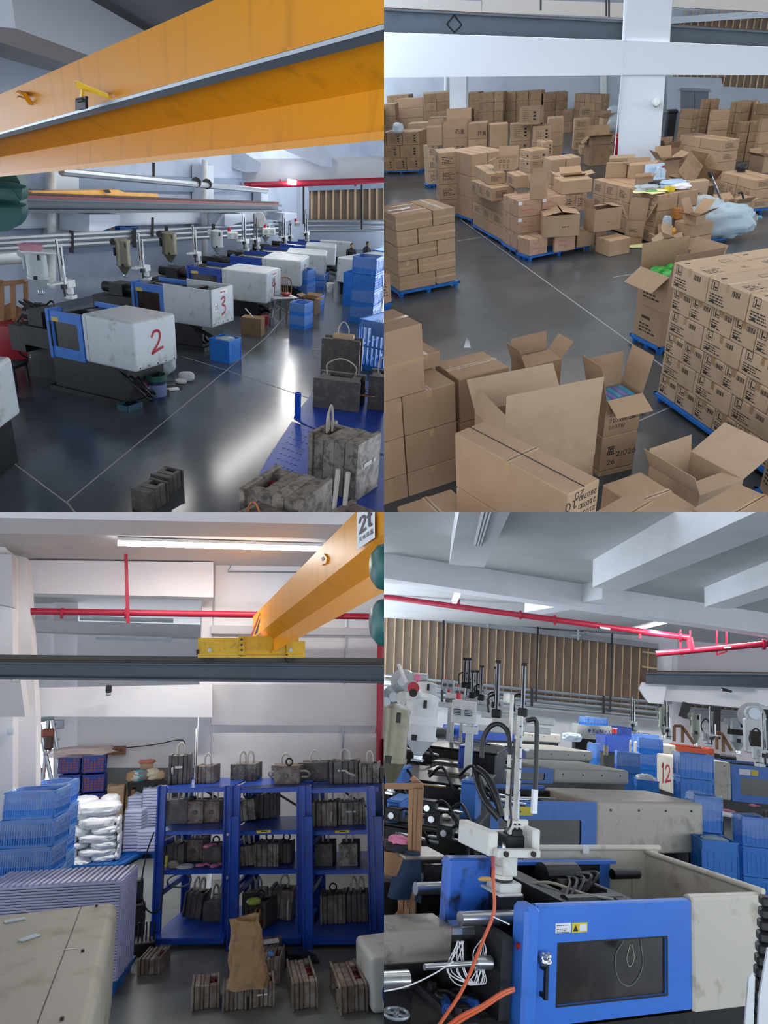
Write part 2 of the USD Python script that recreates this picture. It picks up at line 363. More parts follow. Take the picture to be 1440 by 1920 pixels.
def carton(S,f,label,style='plain',group=None,mat=None,z=None,name='carton',seed=0,seam=True):
 sx,sy,h=f['sx'],f['sy'],f['h'];C=A(f['C'],float)
 if z is not None:C[2]=z
 mat=mat or card;t=Thing(S,name,label,'carton',C,f['yaw'],group)
 bd=t.part('body',cbox(sx,sy,h,(0,0,h/2),min(.012,h*.04)),mat)
 lx=sx>=sy if 'turn' not in style else sx<sy
 w=min(.07,.2*min(sx,sy));e=.0015;dn=min(.1,h*.3)
 if lx:tp=join(box(sx+2*e,w,e,(0,0,h+e/2)),box(e,w,dn,(-sx/2-e/2,0,h-dn/2)),box(e,w,dn,(sx/2+e/2,0,h-dn/2)))
 else:tp=join(box(w,sy+2*e,e,(0,0,h+e/2)),box(w,e,dn,(0,-sy/2-e/2,h-dn/2)),box(w,e,dn,(0,sy/2+e/2,h-dn/2)))
 t.part('tape',tp,tape_clear if 'clear' in style else tape_m)
 if 'band' in style:t.part('tape',join(box(sx+.004,sy+.004,.05,(0,0,h*.5))),tape_clear)
 if 'seam' in style:
  g=box(sx*.98,.008,.001,(0,0,h+.0022))if lx else box(.008,sy*.98,.001,(0,0,h+.0022));t.part('flap_gap',g,ink)
 q=seed
 for side,w_,in(('R',sx),('L',sy),('X',sy)):
  if 'red' in style and side=='R':
   t.part('print',join(face(scribble(w_*.3,h*.1,2,q,.6),side,sx,sy,h,w_*.25,h*.66),face(scribble(w_*.62,h*.12,2,q+1),side,sx,sy,h,w_*.2,h*.34),face(scribble(w_*.3,h*.05,1,q+2),side,sx,sy,h,w_*.33,h*.22)),ink_red,parent=bd)
   if 'tag' in style:t.part('label_sheet',face(slab(w_*.16,h*.2),side,sx,sy,h,0.01,h*.74),paper,parent=bd)
  if side in style.split('*')[-1]and '*' in style:
   t.part('print',join(face(scribble(w_*.62,h*.5,5,q+3),side,sx,sy,h,w_*.18,h*.25)),ink,parent=bd)
  if 'export' in style and side in 'RL':
   a,b=w_*.7,h*.66;bits=[face(move(frame_mark(a,b,.006)),side,sx,sy,h,w_*.15,h*.16)]
   for i in range(1,4):bits.append(face(slab(.005,b*.62),side,sx,sy,h,w_*.15+a*.6*i/3,h*.2))
   for i in range(5):bits.append(face(scribble(a*.5,h*.06,1,q+i),side,sx,sy,h,w_*.2,h*(.22+.11*i)))
   for i in range(3):bits.append(face(slab(a*.18,h*.12),side,sx,sy,h,w_*.15+a*.76,h*(.24+.2*i)))
   t.part('print',join(*bits),ink,parent=bd)
 return t
def open_carton(S,f,label,flaps=(100,100,100,100),z=None,mat=None,group=None,tilt=None,fl=None,contents=None,mark=None,floor=True,name='open_carton',wall=.008):
 """flaps: degrees each top flap is turned out (0 = upright, negative = folded in, None = none): front, right, back, left"""
 sx,sy,h=f['sx'],f['sy'],f['h'];C=A(f['C'],float);mat=mat or card
 if z is not None:C[2]=z
 R=rotz(f['yaw'])
 if tilt is not None:R=R@tilt
 t=Thing(S,name,label,'carton',C,0,group,R=R);w=wall
 t.part('body',join(box(sx,w,h,(0,-sy/2+w/2,h/2)),box(sx,w,h,(0,sy/2-w/2,h/2)),box(w,sy-2*w,h,(-sx/2+w/2,0,h/2)),box(w,sy-2*w,h,(sx/2-w/2,0,h/2)),box(sx-2*w,sy-2*w,w,(0,0,w/2))),mat)
 L=fl or min(sx,sy)*.48
 for i,a in enumerate(flaps):
  if a is None:continue
  ln=L[i]if isinstance(L,(tuple,list))else L
  wd=sx if i in(0,2)else sy;p=box(wd-.006,.006,ln,(0,0,ln/2))
  p=move(p,(0,0,0),rotx(math.radians(a)));p=move(p,(0,-(sy if i in(0,2)else sx)/2+.003,h))
  t.part('flap',move(p,(0,0,0),rotz(i*math.pi/2)),mat)
 if contents:contents(t,sx,sy,h)
 if mark:mark(t,sx,sy,h)
 return t
def sub(f,x0,x1,y0,y1,z0,z1,jit=0.,r=rng):
 """the piece of a fitted block between fractions of its sides"""
 c=A(f['P'])+f['b']*f['sx']*(x0+x1)/2+f['a']*f['sy']*(y0+y1)/2;c=A([c[0],c[1],f['C'][2]+z0])
 g=.012+jit*.5
 return dict(C=c+A([r.uniform(-jit,jit)*.3,r.uniform(-jit,jit)*.3,0]),yaw=f['yaw']+r.uniform(-jit,jit)*.3,sx=f['sx']*(x1-x0)-g,sy=f['sy']*(y1-y0)-g,h=z1-z0-.006)
def stack(S,f,layers,nx,ny,desc,style='plain',mat=None,group=None,jit=.008,kind='carton',styles=None):
 """a block of cartons, each a thing of its own; nx, ny: cuts per layer (a number of equal parts or a list of fractions), from the near corner. Only cartons that show are built."""
 n=layers if isinstance(layers,int)else len(layers);lh=f['h']/n
 for k in range(n):
  cx,cy=(q[k%len(q)]if isinstance(q,tuple)else q for q in(nx,ny))
  X=np.linspace(0,1,cx+1)if isinstance(cx,int)else[0,*cx,1];Y=np.linspace(0,1,cy+1)if isinstance(cy,int)else[0,*cy,1]
  for j in range(len(Y)-1):
   for i in range(len(X)-1):
    if i and j and k<n-1:continue
    lv='bottom' if k==0 else('top' if k==n-1 else ORD[k+1]+'-from-bottom')
    if n==1:lv=''
    wh=[]
    if len(X)>2:wh.append(f'{ORD[i+1]} along the front')
    if len(Y)>2:wh.append(f'{ORD[j+1]} back')
    lab=' '.join(x for x in(lv,kind+(',' if wh else ''),', '.join(wh)+(',' if wh else ''),desc)if x)
    st=styles[k%len(styles)]if styles else style
    carton(S,sub(f,X[i],X[i+1],Y[j],Y[j+1],k*lh,(k+1)*lh,jit),lab,st,group,mat,seed=k*17+i*5+j)
 return f['C'][2]+f['h']
def pallet(S,f,label,h=.15,over=.03,z=0.,group='blue plastic pallets'):
 sx,sy=f['sx']+2*over,f['sy']+2*over;C=A(f['C'],float);C[2]=z
 t=Thing(S,'pallet',label,'pallet',C,f['yaw'],group);n=max(3,int(sx/.14))
 t.part('deck',join(*[box(sx/n*.8,sy,.02,(-sx/2+sx*(i+.5)/n,0,h-.012))for i in range(n)],box(sx,.05,.05,(0,-sy/2+.025,h-.026)),box(sx,.05,.05,(0,sy/2-.025,h-.026)),box(.05,sy,.05,(-sx/2+.025,0,h-.026)),box(.05,sy,.05,(sx/2-.025,0,h-.026))),blue_pl)
 for i in(-1,0,1):
  for j in(-1,0,1):t.part('foot',move(lathe([(.05,0),(.075,h-.05)],10),(i*(sx/2-.09),j*(sy/2-.09),0)),blue_pl)
 return t
def crate(S,f,label,z=None,cat='crate',group=None,mat=None,filmed=True,contents=None,rows=4,cols=(6,5),name='crate',solid=False):
 """slotted plastic box with a rim; clear film round it when filmed"""
 sx,sy,h=f['sx'],f['sy'],f['h'];C=A(f['C'],float);mat=mat or blue_crate
 if z is not None:C[2]=z
 t=Thing(S,name,label,cat,C,f['yaw'],group);w=.012*max(1,sx/.6)
 def wall(L,n):
  out=[box(L,w,h*.14,(0,0,h*.93)),box(L,w,h*.1,(0,0,h*.05))]
  if solid:return join(*out,box(L,w*.4,h*.8,(0,w*.3,h*.48)),*[box(w*1.1,w,h*.8,(-L/2+L*i/n,0,h*.48))for i in range(n+1)],*[box(L,w*.9,h*.03,(0,0,h*k))for k in(.26,.43,.6,.76)],box(L*.3,w*1.1,h*.14,(0,0,h*.82)))
  for i in range(n+1):out.append(box(w*1.5,w,h*.8,(-L/2+L*i/n,0,h*.5)))
  for i in range(1,rows):out.append(box(L,w*.8,h*.035,(0,0,h*(.1+.76*i/rows))))
  out.append(box(L*.34,w,h*.16,(0,0,h*.8)))
  return join(*out)
 for i in range(4):
  L,dd=(sx,sy)if i%2==0 else(sy,sx)
  t.part('side',move(move(wall(L,cols[i%2]),(0,-dd/2+w/2,0)),(0,0,0),rotz(i*math.pi/2)),mat)
 t.part('bottom',box(sx-w,sy-w,w,(0,0,w/2)),mat)
 t.part('rim',join(box(sx+.03,.02,.025,(0,-sy/2,h)),box(sx+.03,.02,.025,(0,sy/2,h)),box(.02,sy,.025,(-sx/2,0,h)),box(.02,sy,.025,(sx/2,0,h))),mat)
 if contents:contents(t,sx,sy,h)
 if filmed:t.part('film_wrap',wrap_film(sx,sy,h,int(abs(C[0]*91+C[1]*37))%97),film)
 return t
def wrap_film(sx,sy,h,seed=0,top=.06,low=.35):
 """crumpled bag film hanging over the rim of a box"""
 n=40;th=np.linspace(0,2*math.pi,n,endpoint=False)
 e=11.;cx=np.sign(np.cos(th))*np.abs(np.cos(th))**(2/e);cy=np.sign(np.sin(th))*np.abs(np.sin(th))**(2/e)
 rings=[]
 for k,(z,o)in enumerate(((h*.62,-.05),(h*.97,-.03),(h+top*.5,.012),(h*.9,.03),(h*.65,.035),(h*low,.03))):
  q=meshkit.noise(np.stack([cx*3+seed,cy*3,np.full(n,k*.9)],1),seed)-.5
  rings.append(np.stack([cx*(sx/2+o)+q*.02,cy*(sy/2+o)+q*.02,z+q*h*.16],1))
 v=np.vstack(rings);f=[]
 for k in range(len(rings)-1):
  for j in range(n):
   a,b,c,d=k*n+j,k*n+(j+1)%n,(k+1)*n+(j+1)%n,(k+1)*n+j;f+=[[a,b,c],[a,c,d]]
 return v,A(f)
def bag(sx,sy,sz,seed=0):return blob(sx,sy,sz,seed,.22,2.2,3)
def pixel_plane(S,pts,p,d=(0,1)):return A([S.ahead(x,y,p,d)for x,y in pts])
# ------------------------------------------------------------------ moulds, machines, hoppers, take-out robots
hood_m=look('machine_hood_paint',0xC6C8C2,.45,spot=0x9C978A,spot_scale=3.2,spot_at=(.56,.74))
guard_m=look('machine_blue_paint',0x3C76C8,.38,spot=0x2F5FA8,spot_scale=4.,spot_at=(.55,.8))
deep_blue=look('deep_blue_paint',0x1E44A0,.4,spot=0x1A3A8A,spot_scale=3.)
window_dark=look('smoked_window',0x20211F,.18,spec=.6,spot=0x33312D,spot_scale=3.)
grease=look('greasy_black_iron',0x1A1B1D,.42,metal=.2,spot=0x34332F,spot_scale=7.,spot_at=(.55,.75))
mould_a=look('mould_steel',0x8A8379,.5,metal=.15,spot=0x57504A,spot_scale=7.,spot_at=(.45,.62),vary=.22)
mould_b=look('mould_steel_dark',0x55524F,.5,metal=.2,spot=0x746860,spot_scale=6.,spot_at=(.5,.68),vary=.2)
mould_c=look('mould_steel_rusty',0x75655A,.55,metal=.15,spot=0x8C857C,spot_scale=8.,spot_at=(.48,.6),vary=.2)
spring_m=look('red_spring',0x7A2A2E,.5);hose_white=look('milky_hose',0xC9C3B8,.25,alpha=.85);copper=look('copper_hose',0xB5704A,.35,metal=.5)
hose_blk=look('black_hose',0x141517,.4);olive=look('olive_steel',0x7D7A66,.35,metal=.4,spot=0x5F5B4A,spot_scale=3.)
grey_hop=look('grey_hopper_enamel',0xB4BCBF,.32,spot=0xA3ABAE,spot_scale=2.5)
red_paint=look('red_spray_paint',0xB52A3A,.5);red_pl=look('red_plastic',0x9C2430,.4);orange=look('orange_hose',0xD0603A,.35)
timber=look('raw_timber',0x9A7350,.7,spot=0x7E5B3D,spot_scale=2.,stretch=(1,1,.2),vary=.1);skin=look('skin',0xB08468,.55);cloth_dark=look('dark_cloth',0x2B2A30,.8)
dark_tray=look('teal_tray',0x1F4A5A,.4)
def mould(S,q,label,axis='x',plates=5,mat=None,slot=True,hoses=(),bolt=True,group=None,loops=(),front=None,z=None,R=None,cat='mould',seed=0,chalk=False):
 """injection mould: a pack of steel plates along one axis, the outer clamp plates wider; slot with springs on top"""
 r=random.Random(seed*13+5);sx,sy,h=q['sx'],q['sy'],q['h'];C=A(q['C'],float)
 if z is not None:C[2]=z
 t=Thing(S,'mould',label,cat,C,q['yaw'],group,R=R);mat=mat or mould_a
 L,Wd=(sx,sy)if axis=='x' else(sy,sx)
 ws=[r.uniform(.7,1.5)for _ in range(plates)];ws[0]=ws[-1]=.6;ws=A(ws)/sum(ws)*L;u=-L/2;first=None
 sl=plates//2+(1 if plates>4 else 0)
 for i,w in enumerate(ws):
  outer=i in(0,plates-1);wd=Wd if outer else Wd*r.uniform(.86,.9);hh=h if outer else h*r.uniform(.95,.98)
  c=u+w/2;g=.004
  def put(a,b,d,cc):return(a,b,d,cc)if axis=='x' else(b,a,d,(cc[1],cc[0],cc[2]))
  if slot and i==sl:
   k=Wd*.24
   for s in(-1,1):
    a,b,d,cc=put(w-g,(wd-k*2)/2,hh,(c,s*(wd/2-(wd-k*2)/4),hh/2));t.part('spacer_block',cbox(a,b,d,cc,.006),mat)
   a,b,d,cc=put(w-g,k*2,hh*.6,(c,0,hh*.3));t.part('ejector_plate',box(a,b,d,cc),grease)
   for s in(-1,1):
    p=[(c-w/2+w*j/26,s*k*.5+.13*k*math.cos(j*2.2),hh*.84+.13*k*math.sin(j*2.2))for j in range(27)]
    p=p if axis=='x' else[(b_,a_,c_)for a_,b_,c_ in p];t.part('spring',tube(p,k*.09,5),spring_m)
  else:
   a,b,d,cc=put(w-g,wd,hh,(c,0,hh/2));pq=t.part('plate',cbox(a,b,d,cc,.008*max(1,L)),mat);first=first or pq
  u+=w
 if front:
  e={'R':(0,-sy/2,'y'),'L':(-sx/2,0,'x')}[front];rr=min(Wd,h)*.13
  ax=e[2];o=A([e[0],e[1],h*.5])
  t.part('locating_ring',cyl(rr,.03,o,ax,20),mould_b,parent=first);t.part('locating_ring',cyl(rr*.55,.05,o,ax,16),mould_a,parent=first)
  for a in(-1,1):
   for b in(-1,1):
    d=A([0,a*Wd*.36,b*h*.36])if ax=='x' else A([a*Wd*.36,0,b*h*.36]);t.part('screw',cyl(rr*.22,.04,o+d,ax,8),grease,parent=first)
 if bolt and not hoses:
  t.part('eye_bolt',join(tube([(.05*math.cos(a),0,h+.055+.05*math.sin(a))for a in np.linspace(-1.4,4.6,14)],.012,6),cyl(.03,.03,(0,0,h),n=8)),dark_metal)
 for(x0,y0,x1,y1,hh,m)in hoses:
  k=h+hh;t.part('hose',tube(curve([(x0*sx,y0*sy,h*.97),(x0*sx*1.02,y0*sy,h+hh*.6),((x0+x1)/2*sx,(y0+y1)/2*sy,k),(x1*sx*1.02,y1*sy,h+hh*.6),(x1*sx,y1*sy,h*.97)],20),.016*max(1,h*1.2),7),m,smooth=50)
 for(side,u0,v0,u1,v1,out,m)in loops:
  if side=='R':P=lambda u,v,o:(u*sx,-sy/2-o,v*h)
  elif side=='L':P=lambda u,v,o:(-sx/2-o,u*sy,v*h)
  else:P=lambda u,v,o:(sx/2+o,u*sy,v*h)
  t.part('hose',tube(curve([P(u0,v0,-.02),P(u0,v0,out*.7),P((u0+u1)/2,(v0+v1)/2,out),P(u1,v1,out*.7),P(u1,v1,-.02)],18),.016*max(1,h*1.2),7),m,smooth=50)
 if chalk:t.part('chalk_mark',face(move(scribble(min(sx,h)*.5,h*.16,1,seed),(0,0,.004)),'R',sx,sy,h,sx*.3,h*.5,.003),paper)
 return t
def machine(S,near,left,right,zt,hb,gl,label,number=None,tail=1.6,open_top=False,hood=None,floor=0.,tag=False,guard=None,win=True,yaw=None,base_in=.12,blue=None):
 """injection moulding machine. near/left/right: top corners of the white hood; hb: row of its lower near corner; gl: column where the blue guard ends"""
 q=S.fit(zt,near,left,right,top=True,ybot=hb,yaw=yaw);P,a,b=q['P'],q['a'],q['b'];L,Wd,hh=q['sy'],q['sx'],q['h'];hood=hood or hood_m;blue=blue or guard_m
 G=float(S.along(P,a,x=gl));G=G if G>L else L*1.6
 t=Thing(S,'moulding_machine',label,'machine',[P[0],P[1],floor],q['yaw']);zb=zt-hh-floor;z1=zt-floor
 if open_top:
  w=.05;H_=t.part('hood',join(b2(0,0,zb,Wd,w,z1),b2(0,0,zb,w,L,z1),b2(Wd-w,0,zb,Wd,L,z1),b2(0,0,zb,Wd,L,zb+.03)),hood)
  t.part('clamp_unit',join(b2(Wd*.25,L*.1,zb,Wd*.75,L,z1-.25),b2(Wd*.1,L*.5,zb,Wd*.9,L*.62,z1-.1)),grease)
 else:
  H_=t.part('hood',rbox(Wd,L,hh,(Wd/2,L/2,zb+hh/2),.08),hood,smooth=50)
  t.part('hood_seam',b2(-.002,L*.9,zb+.02,.0,L*.905,z1-.05),dark_metal,parent=H_)
 for i in range(5):t.part('bolt',join(cyl(.018,.012,(Wd*(.1+.2*i),-.004,zb+.08),'y',8)),dark_metal,parent=H_)
 g1=z1-.06;gw=.06
 if win:
  from shapely.geometry import box as sb
  y0,y1,za,zc=L+(G-L)*.14,G-(G-L)*.1,zb+(g1-zb)*.22,zb+(g1-zb)*.78
  pg=sb(L,zb-.02,G,g1).difference(sb(y0,za,y1,zc).buffer(-.04).buffer(.04));gp=t.part('guard',prism(pg,gw,'x',(.0,0,0)),blue)
  t.part('window',b2(.02,y0,za,.03,y1,zc),window_dark,parent=gp)
  t.part('plate_label',b2(-.004,L+(G-L)*.72,g1-.24,.0,G-(G-L)*.06,g1-.14),look('yellow_label',0xC7B25A,.6),parent=gp)
  t.part('handle',bar((-.05,G-(G-L)*.04,za),(-.05,G-(G-L)*.04,zc),.03),black_rubber,parent=gp)
 else:t.part('guard',b2(0,L,zb-.02,gw,G,g1),blue)
 t.part('guard',b2(Wd-gw,L,zb,Wd,G,g1),blue)
 t.part('guard_post',b2(-.03,G,zb-.05,Wd*.25,G+.09,g1+.02),blue)
 t.part('mould_bay',join(b2(gw,L,zb,Wd-gw,G,zb+.3),b2(gw+.02,L,zb+.3,Wd*.3,G,g1-.16),b2(Wd*.75,L,zb+.3,Wd-gw-.02,G,g1-.12),b2(gw,L+(G-L)*.35,zb+.3,Wd-gw,L+(G-L)*.55,g1-.2),b2(gw,G-.1,zb,Wd-gw,G,g1-.1)),grease)
 t.part('tie_bar',join(*[cyl(.05,G-L,(Wd*k,(L+G)/2,g1-.16),'y',10)for k in(.32,.72)]),chrome,smooth=40)
 i=base_in;t.part('base',join(b2(i,L*.25,.1,Wd-i,G+.2,zb),b2(i*.4,L*.2,0,Wd-i*.4,G+.35,.12),b2(Wd*.4,G+.1,0,Wd*.75,G+tail,zb)),grease)
 t.part('injection_unit',join(b2(Wd*.2,G+.09,zb,Wd*.8,G+tail*.8,zb+(g1-zb)*.45),cyl(.16,tail,(Wd*.5,G+tail*.5,zb+(g1-zb)*.62),'y',12),b2(Wd*.28,G+tail*.45,zb,Wd*.72,G+tail*.75,zb+(g1-zb)*.8)),dark_metal)
 t.part('rear_block',b2(Wd*.2,G+tail*.8,zb-.2,Wd*.8,G+tail*1.1,zb+(g1-zb)*.4),grease)
 rr=random.Random(int(near[0]))
 for k in range(4):
  x=Wd*rr.uniform(.05,.4);y=L*rr.uniform(.0,.3);t.part('hydraulic_hose',tube(curve([(x,L*.5,zb-.05),(x-.15,y-.05,zb*.6),(x,y-.12,zb*.35),(x+.3,y,zb*.25),(Wd*.6,L*.3,zb*.3)],20),.03,6),hose_blk,smooth=50)
 if number:
  hgt=hh*.42;n=spray(number,hgt*1.25);n=face(move(n,(0,0,.002)),'R',Wd,L,hh,Wd*.34,hh*.24,.002);t.part('number',move(n,(Wd/2,L/2,zb)),red_paint,parent=H_)
  if number=='4':t.part('paint_drip',move(face(blob(.1,.14,.004,3),'R',Wd,L,hh,Wd*.5,hh*.22,.003),(Wd/2,L/2,zb)),red_paint,parent=H_)
 if tag:t.part('warning_sheet',move(face(slab(Wd*.34,hh*.14),'R',Wd,L,hh,Wd*.38,hh*.82,.003),(Wd/2,L/2,zb)),paper);t.part('warning_print',move(face(scribble(Wd*.3,hh*.1,1,3),'R',Wd,L,hh,Wd*.4,hh*.84,.005),(Wd/2,L/2,zb)),red_paint)
 t.q=dict(P=P,a=a,b=b,L=L,G=G,W=Wd,zt=zt,zb=zt-hh)
 return t
def on(t,u,v,z=0):
 q=t.q;p=q['P']+q['a']*q['G']*u+q['b']*q['W']*v;return A([p[0],p[1],q['zt']+z])
def hopper(S,p,r,hc,hk,label,mat=None,lid=True,neck=.25,blower=1,group=None,band=None):
 """hopper dryer standing on its neck at p"""
 mat=mat or grey_hop;t=Thing(S,'hopper_dryer',label,'hopper',p,0,group);z=neck
 t.part('neck',join(cbox(r*.7,r*.7,neck*.4,(0,0,neck*.2),.01),cyl(r*.28,neck*.7,(0,0,neck*.6))),chrome)
 t.part('cone',lathe([(r*.25,z),(r,z+hk)],24),mat,smooth=40)
 t.part('rim',lathe([(r,z+hk-.02),(r*1.08,z+hk-.02),(r*1.08,z+hk+.03),(r,z+hk+.03)],24,False),mat,smooth=40)
 br_=t.part('barrel',lathe([(r,z+hk),(r,z+hk+hc)],28),mat,smooth=40)
 t.part('lid',lathe([(r*1.06,z+hk+hc-.03),(r*1.06,z+hk+hc+.02),(r*.5,z+hk+hc+.07),(0,z+hk+hc+.08)],24),mat,smooth=40)
 if band:t.part('band',lathe([(r*1.005,z+hk+hc*.35),(r*1.005,z+hk+hc*.55)],28,False),band,smooth=40,parent=br_)
 t.part('latch',box(.05,.03,.12,(r*.4,-r*.95,z+hk+hc*.86)),dark_metal,parent=br_);t.part('latch',box(.08,.05,.08,(-r*.1,-r*1.02,z+hk+.02)),dark_metal,parent=br_)
 if blower:t.part('blower',join(cyl(r*.42,r*.3,(-r*1.25,0,z+hk+hc*.95),'y',16),cyl(r*.16,r*1.1,(-r*1.15,0,z+hk+hc*.55),'z',10)),mat if blower==1 else dark_metal,smooth=40)
 return t
def robot(S,p,s,label,yaw=0.,posts=2,hose=True,group=None,arm=.8,dark=False):
 """swing-arm take-out robot, s = height of its vertical arm"""
 t=Thing(S,'take_out_robot',label,'robot',p,yaw,group);w=white_metal;k=s
 t.part('pedestal',join(cbox(.2*k,.2*k,.1*k,(0,0,.05*k),.01),cyl(.08*k,.16*k,(0,0,.18*k),n=14,r2=.07*k)),w)
 t.part('swivel',cyl(.1*k,.03*k,(0,0,.1*k)),black_rubber)
 t.part('body',join(cbox(.16*k,.3*k,.16*k,(0,-.02*k,.34*k),.02),cbox(.12*k,.12*k,.3*k,(-.14*k,0,.34*k),.02)),w)
 t.part('arm_beam',join(box(.05*k,arm*k,.04*k,(.05*k,-arm*.35*k,.42*k)),box(.05*k,arm*k,.04*k,(-.05*k,-arm*.35*k,.42*k)),box(.16*k,.05*k,.05*k,(0,-arm*.84*k,.42*k))),w)
 for j in range(posts):
  x=(j-(posts-1)/2)*.1*k;va=t.part('vertical_arm',box(.045*k,.05*k,k*(1. if j==0 else .85),(x,-.22*k,.38*k+k*(.5 if j==0 else .42))),galv if dark else w)
  t.part('rail',box(.015*k,.012*k,k*(.95 if j==0 else .8),(x,-.25*k,.38*k+k*(.5 if j==0 else .42))),dark_metal,parent=va)
 t.part('gripper',join(box(.1*k,.1*k,.1*k,(0,-.22*k,.3*k)),cyl(.025*k,.2*k,(0,-.22*k,.18*k))),dark_metal)
 if hose:t.part('hose',tube(curve([(-.1*k,.05*k,.4*k),(-.2*k,.1*k,.7*k),(-.08*k,0,.95*k),(.0,-.15*k,.75*k),(.02*k,-.2*k,.5*k)],20),.022*k,7),hose_blk,smooth=50)
 t.part('air_cylinder',cyl(.018*k,.4*k,(.09*k,-.28*k,.6*k)),chrome)
 return t
def loft(poly,d):
 """polygon of 3D points extruded along the vector d"""
 p=A(poly,float);n=len(p);v=np.vstack([p,p+d]);f=[]
 for i in range(n):j=(i+1)%n;f+=[[i,j,n+j],[i,n+j,n+i]]
 for i in range(1,n-1):f+=[[0,i+1,i],[n,n+i,n+i+1]]
 m=trimesh.Trimesh(v,A(f),process=False);m.fix_normals();return A(m.vertices),A(m.faces)
def stretch(a,b,r,n=8):return tube([a,b],r,n)
# ================================================================== the carton hall (upper right view)
S=TR
LD=unit(S.at(1240,685)-S.at(960,480))
def tr_setting():
 Y0=S.at(1080,222)[1]
 p=lambda x,y,yy:S.ahead(x,y,(0,yy,0))
 struct(S,'floor',b2(-30,3,-.1,32,Y0+6,0),conc)
 for i,(a,b)in enumerate((((857,407),(1240,685)),((720,300),(752,326)),((1185,795),(1300,745)),((858,452),(922,442)),((1150,520),(1440,474)))):
  P,Q=S.at(*a),S.at(*b);d=unit(Q-P);ext=1.6 if i==0 else .0
  struct(S,'floor_joint',move(bar(P-d*ext,Q+d*ext*6,.03,.004),(0,0,.002)),joint_m)
 struct(S,'wall_gallery',b2(-34,-3.2,0,34,-3,7.6),white_wall);struct(S,'wall_back',b2(-34,Y0,0,34,Y0+.3,14),look('far_wall_paint',0xB8C2CC,.85,spot=0xAAB4C0,spot_scale=.4))  # first wall: unseen behind the camera, placed to block low sky light
 struct(S,'ceiling',b2(-34,-4,10.2,34,Y0,10.4),look('ceiling_paint',0xA9A6A4,.85))  # runs back over the camera, out of view, to dim the near cartons
 # white front beam and its pillars
 yb=S.at(1200,334)[1];d=(0,1)
 def run(pts,t,back,name,mat,label=None,**k):
  q=pixel_plane(S,pts,(0,yb+back,0));poly=[(a[0],a[2])for a in q]
  return struct(S,name,prism(poly,t,'y',(0,yb+back,0)),mat,label,**k)
 beam_w=look('white_beam_paint',0xE4EBF3,.75)
 run([(690,146),(690,60),(1205,77),(1470,90),(1470,141),(1205,140.5)],1.0,0,'beam',beam_w,'white concrete beam across the carton hall')
 run([(1172,-20),(1262,-20),(1256,78),(1248,142),(1230,380),(1156,380),(1165,142)],.8,.12,'pillar',beam_w,'white square pillar under the beam')
 q=p(1195,200,yb-.01)
 struct(S,'pillar_corner',b2(p(1172,60,yb)[0],yb-.02,0,p(1174,60,yb)[0],yb+.1,9),beam_w)
 run([(843,140),(874,140),(874,240),(843,240)],.8,9.0,'pillar',white_wall,'white pillar behind the left cartons')
 # smoke-bell lamp on the pillar
 c=p(1230,195,yb-.1)
 t=Thing(S,'wall_lamp','small white round emergency lamp on the white pillar','lamp',c)
 t.part('housing',move(lathe([(.0,-.02),(.13,0),(.16,.16),(.12,.24),(0,.25)],20),(0,0,0),rotx(math.radians(70))),white_metal,smooth=40)
 t.part('bracket',box(.08,.16,.08,(.02,.08,.02)),white_metal)
 # crane rail beam behind the white beam, with the rail on top
 for tag,pts,rail in(('left',[(690,62),(690,16),(1178,41),(1178,78)],[(690,19),(690,12),(1178,38),(1178,43)]),('right',[(1250,86),(1250,48),(1470,62),(1470,90)],[(1250,50),(1250,45),(1470,58),(1470,63)])):
  q=pixel_plane(S,pts,(0,yb+1.3,0));poly=[(a[0],a[2])for a in q]
  t=Thing(S,'crane_beam',f'dark grey-blue steel crane beam above the white beam, {tag} of the pillar','beam',(0,yb+1.3,0))
  t.part('web',prism(poly,.1,'y',(0,.1,0)),steel_blue)
  w=A(poly);t.part('flange',bar((w[0][0],.1,w[0][1]),(w[3][0],.1,w[3][1]),.5,.06),steel_blue);t.part('flange',bar((w[1][0],.1,w[1][1]),(w[2][0],.1,w[2][1]),.5,.06),steel_blue)
  r=pixel_plane(S,rail,(0,yb+1.3,0));t.part('rail',prism([(a[0],a[2])for a in r],.14,'y',(0,-.1,0)),rail_brown)
  if tag=='left':
   dm=pixel_plane(S,[(851,29),(865,47),(851,61),(837,45)],(0,yb+1.3,0));dm=[A([a[0],.08,a[2]])for a in dm]
   t.part('diamond_mark',tube(dm+[dm[0]],.03,5),dark_metal)
 for x0,x1,y in((690,905,2),(905,1180,6),(1262,1470,-4)):
  a,b=p(x0,y+4,yb+6),p(x1,y+14,yb+6)
  struct(S,'ceiling_beam',bar(a,b,.8,.5),look('grey_beam_paint',0xB9B7B4,.8))
 a,b=p(690,-4,yb+4),p(1180,8,yb+4)
 for k,(x,y)in enumerate(((1014,20),(1137,30),(1142,32))):struct(S,'hanging_rod',bar(p(x,-6,yb+3),p(x,y,yb+3),.07),dark_metal)
 # batten wall, upper right
 ys=Y0-.05
 t=Thing(S,'wall_board','brown board wall with timber battens beyond the pillar',None,(0,ys,0),kind='structure')
 q=pixel_plane(S,[(1262,165),(1262,32),(1470,24),(1470,172)],(0,ys,0));t.part('board',prism([(a[0],a[2])for a in q],.05,'y'),fibre_board)
 for k in range(17):
  x=1266+k*12.5;a,b=p(x,172,ys),p(x,22,ys);t.part('batten',bar((a[0],-.05,a[2]),(a[0],-.05,b[2]),.07,.1),batten_wood)
 a,b=p(1258,38,ys),p(1470,24,ys);t.part('top_rail',bar((a[0],-.1,a[2]),(b[0],-.1,b[2]),.5,.35),galv)
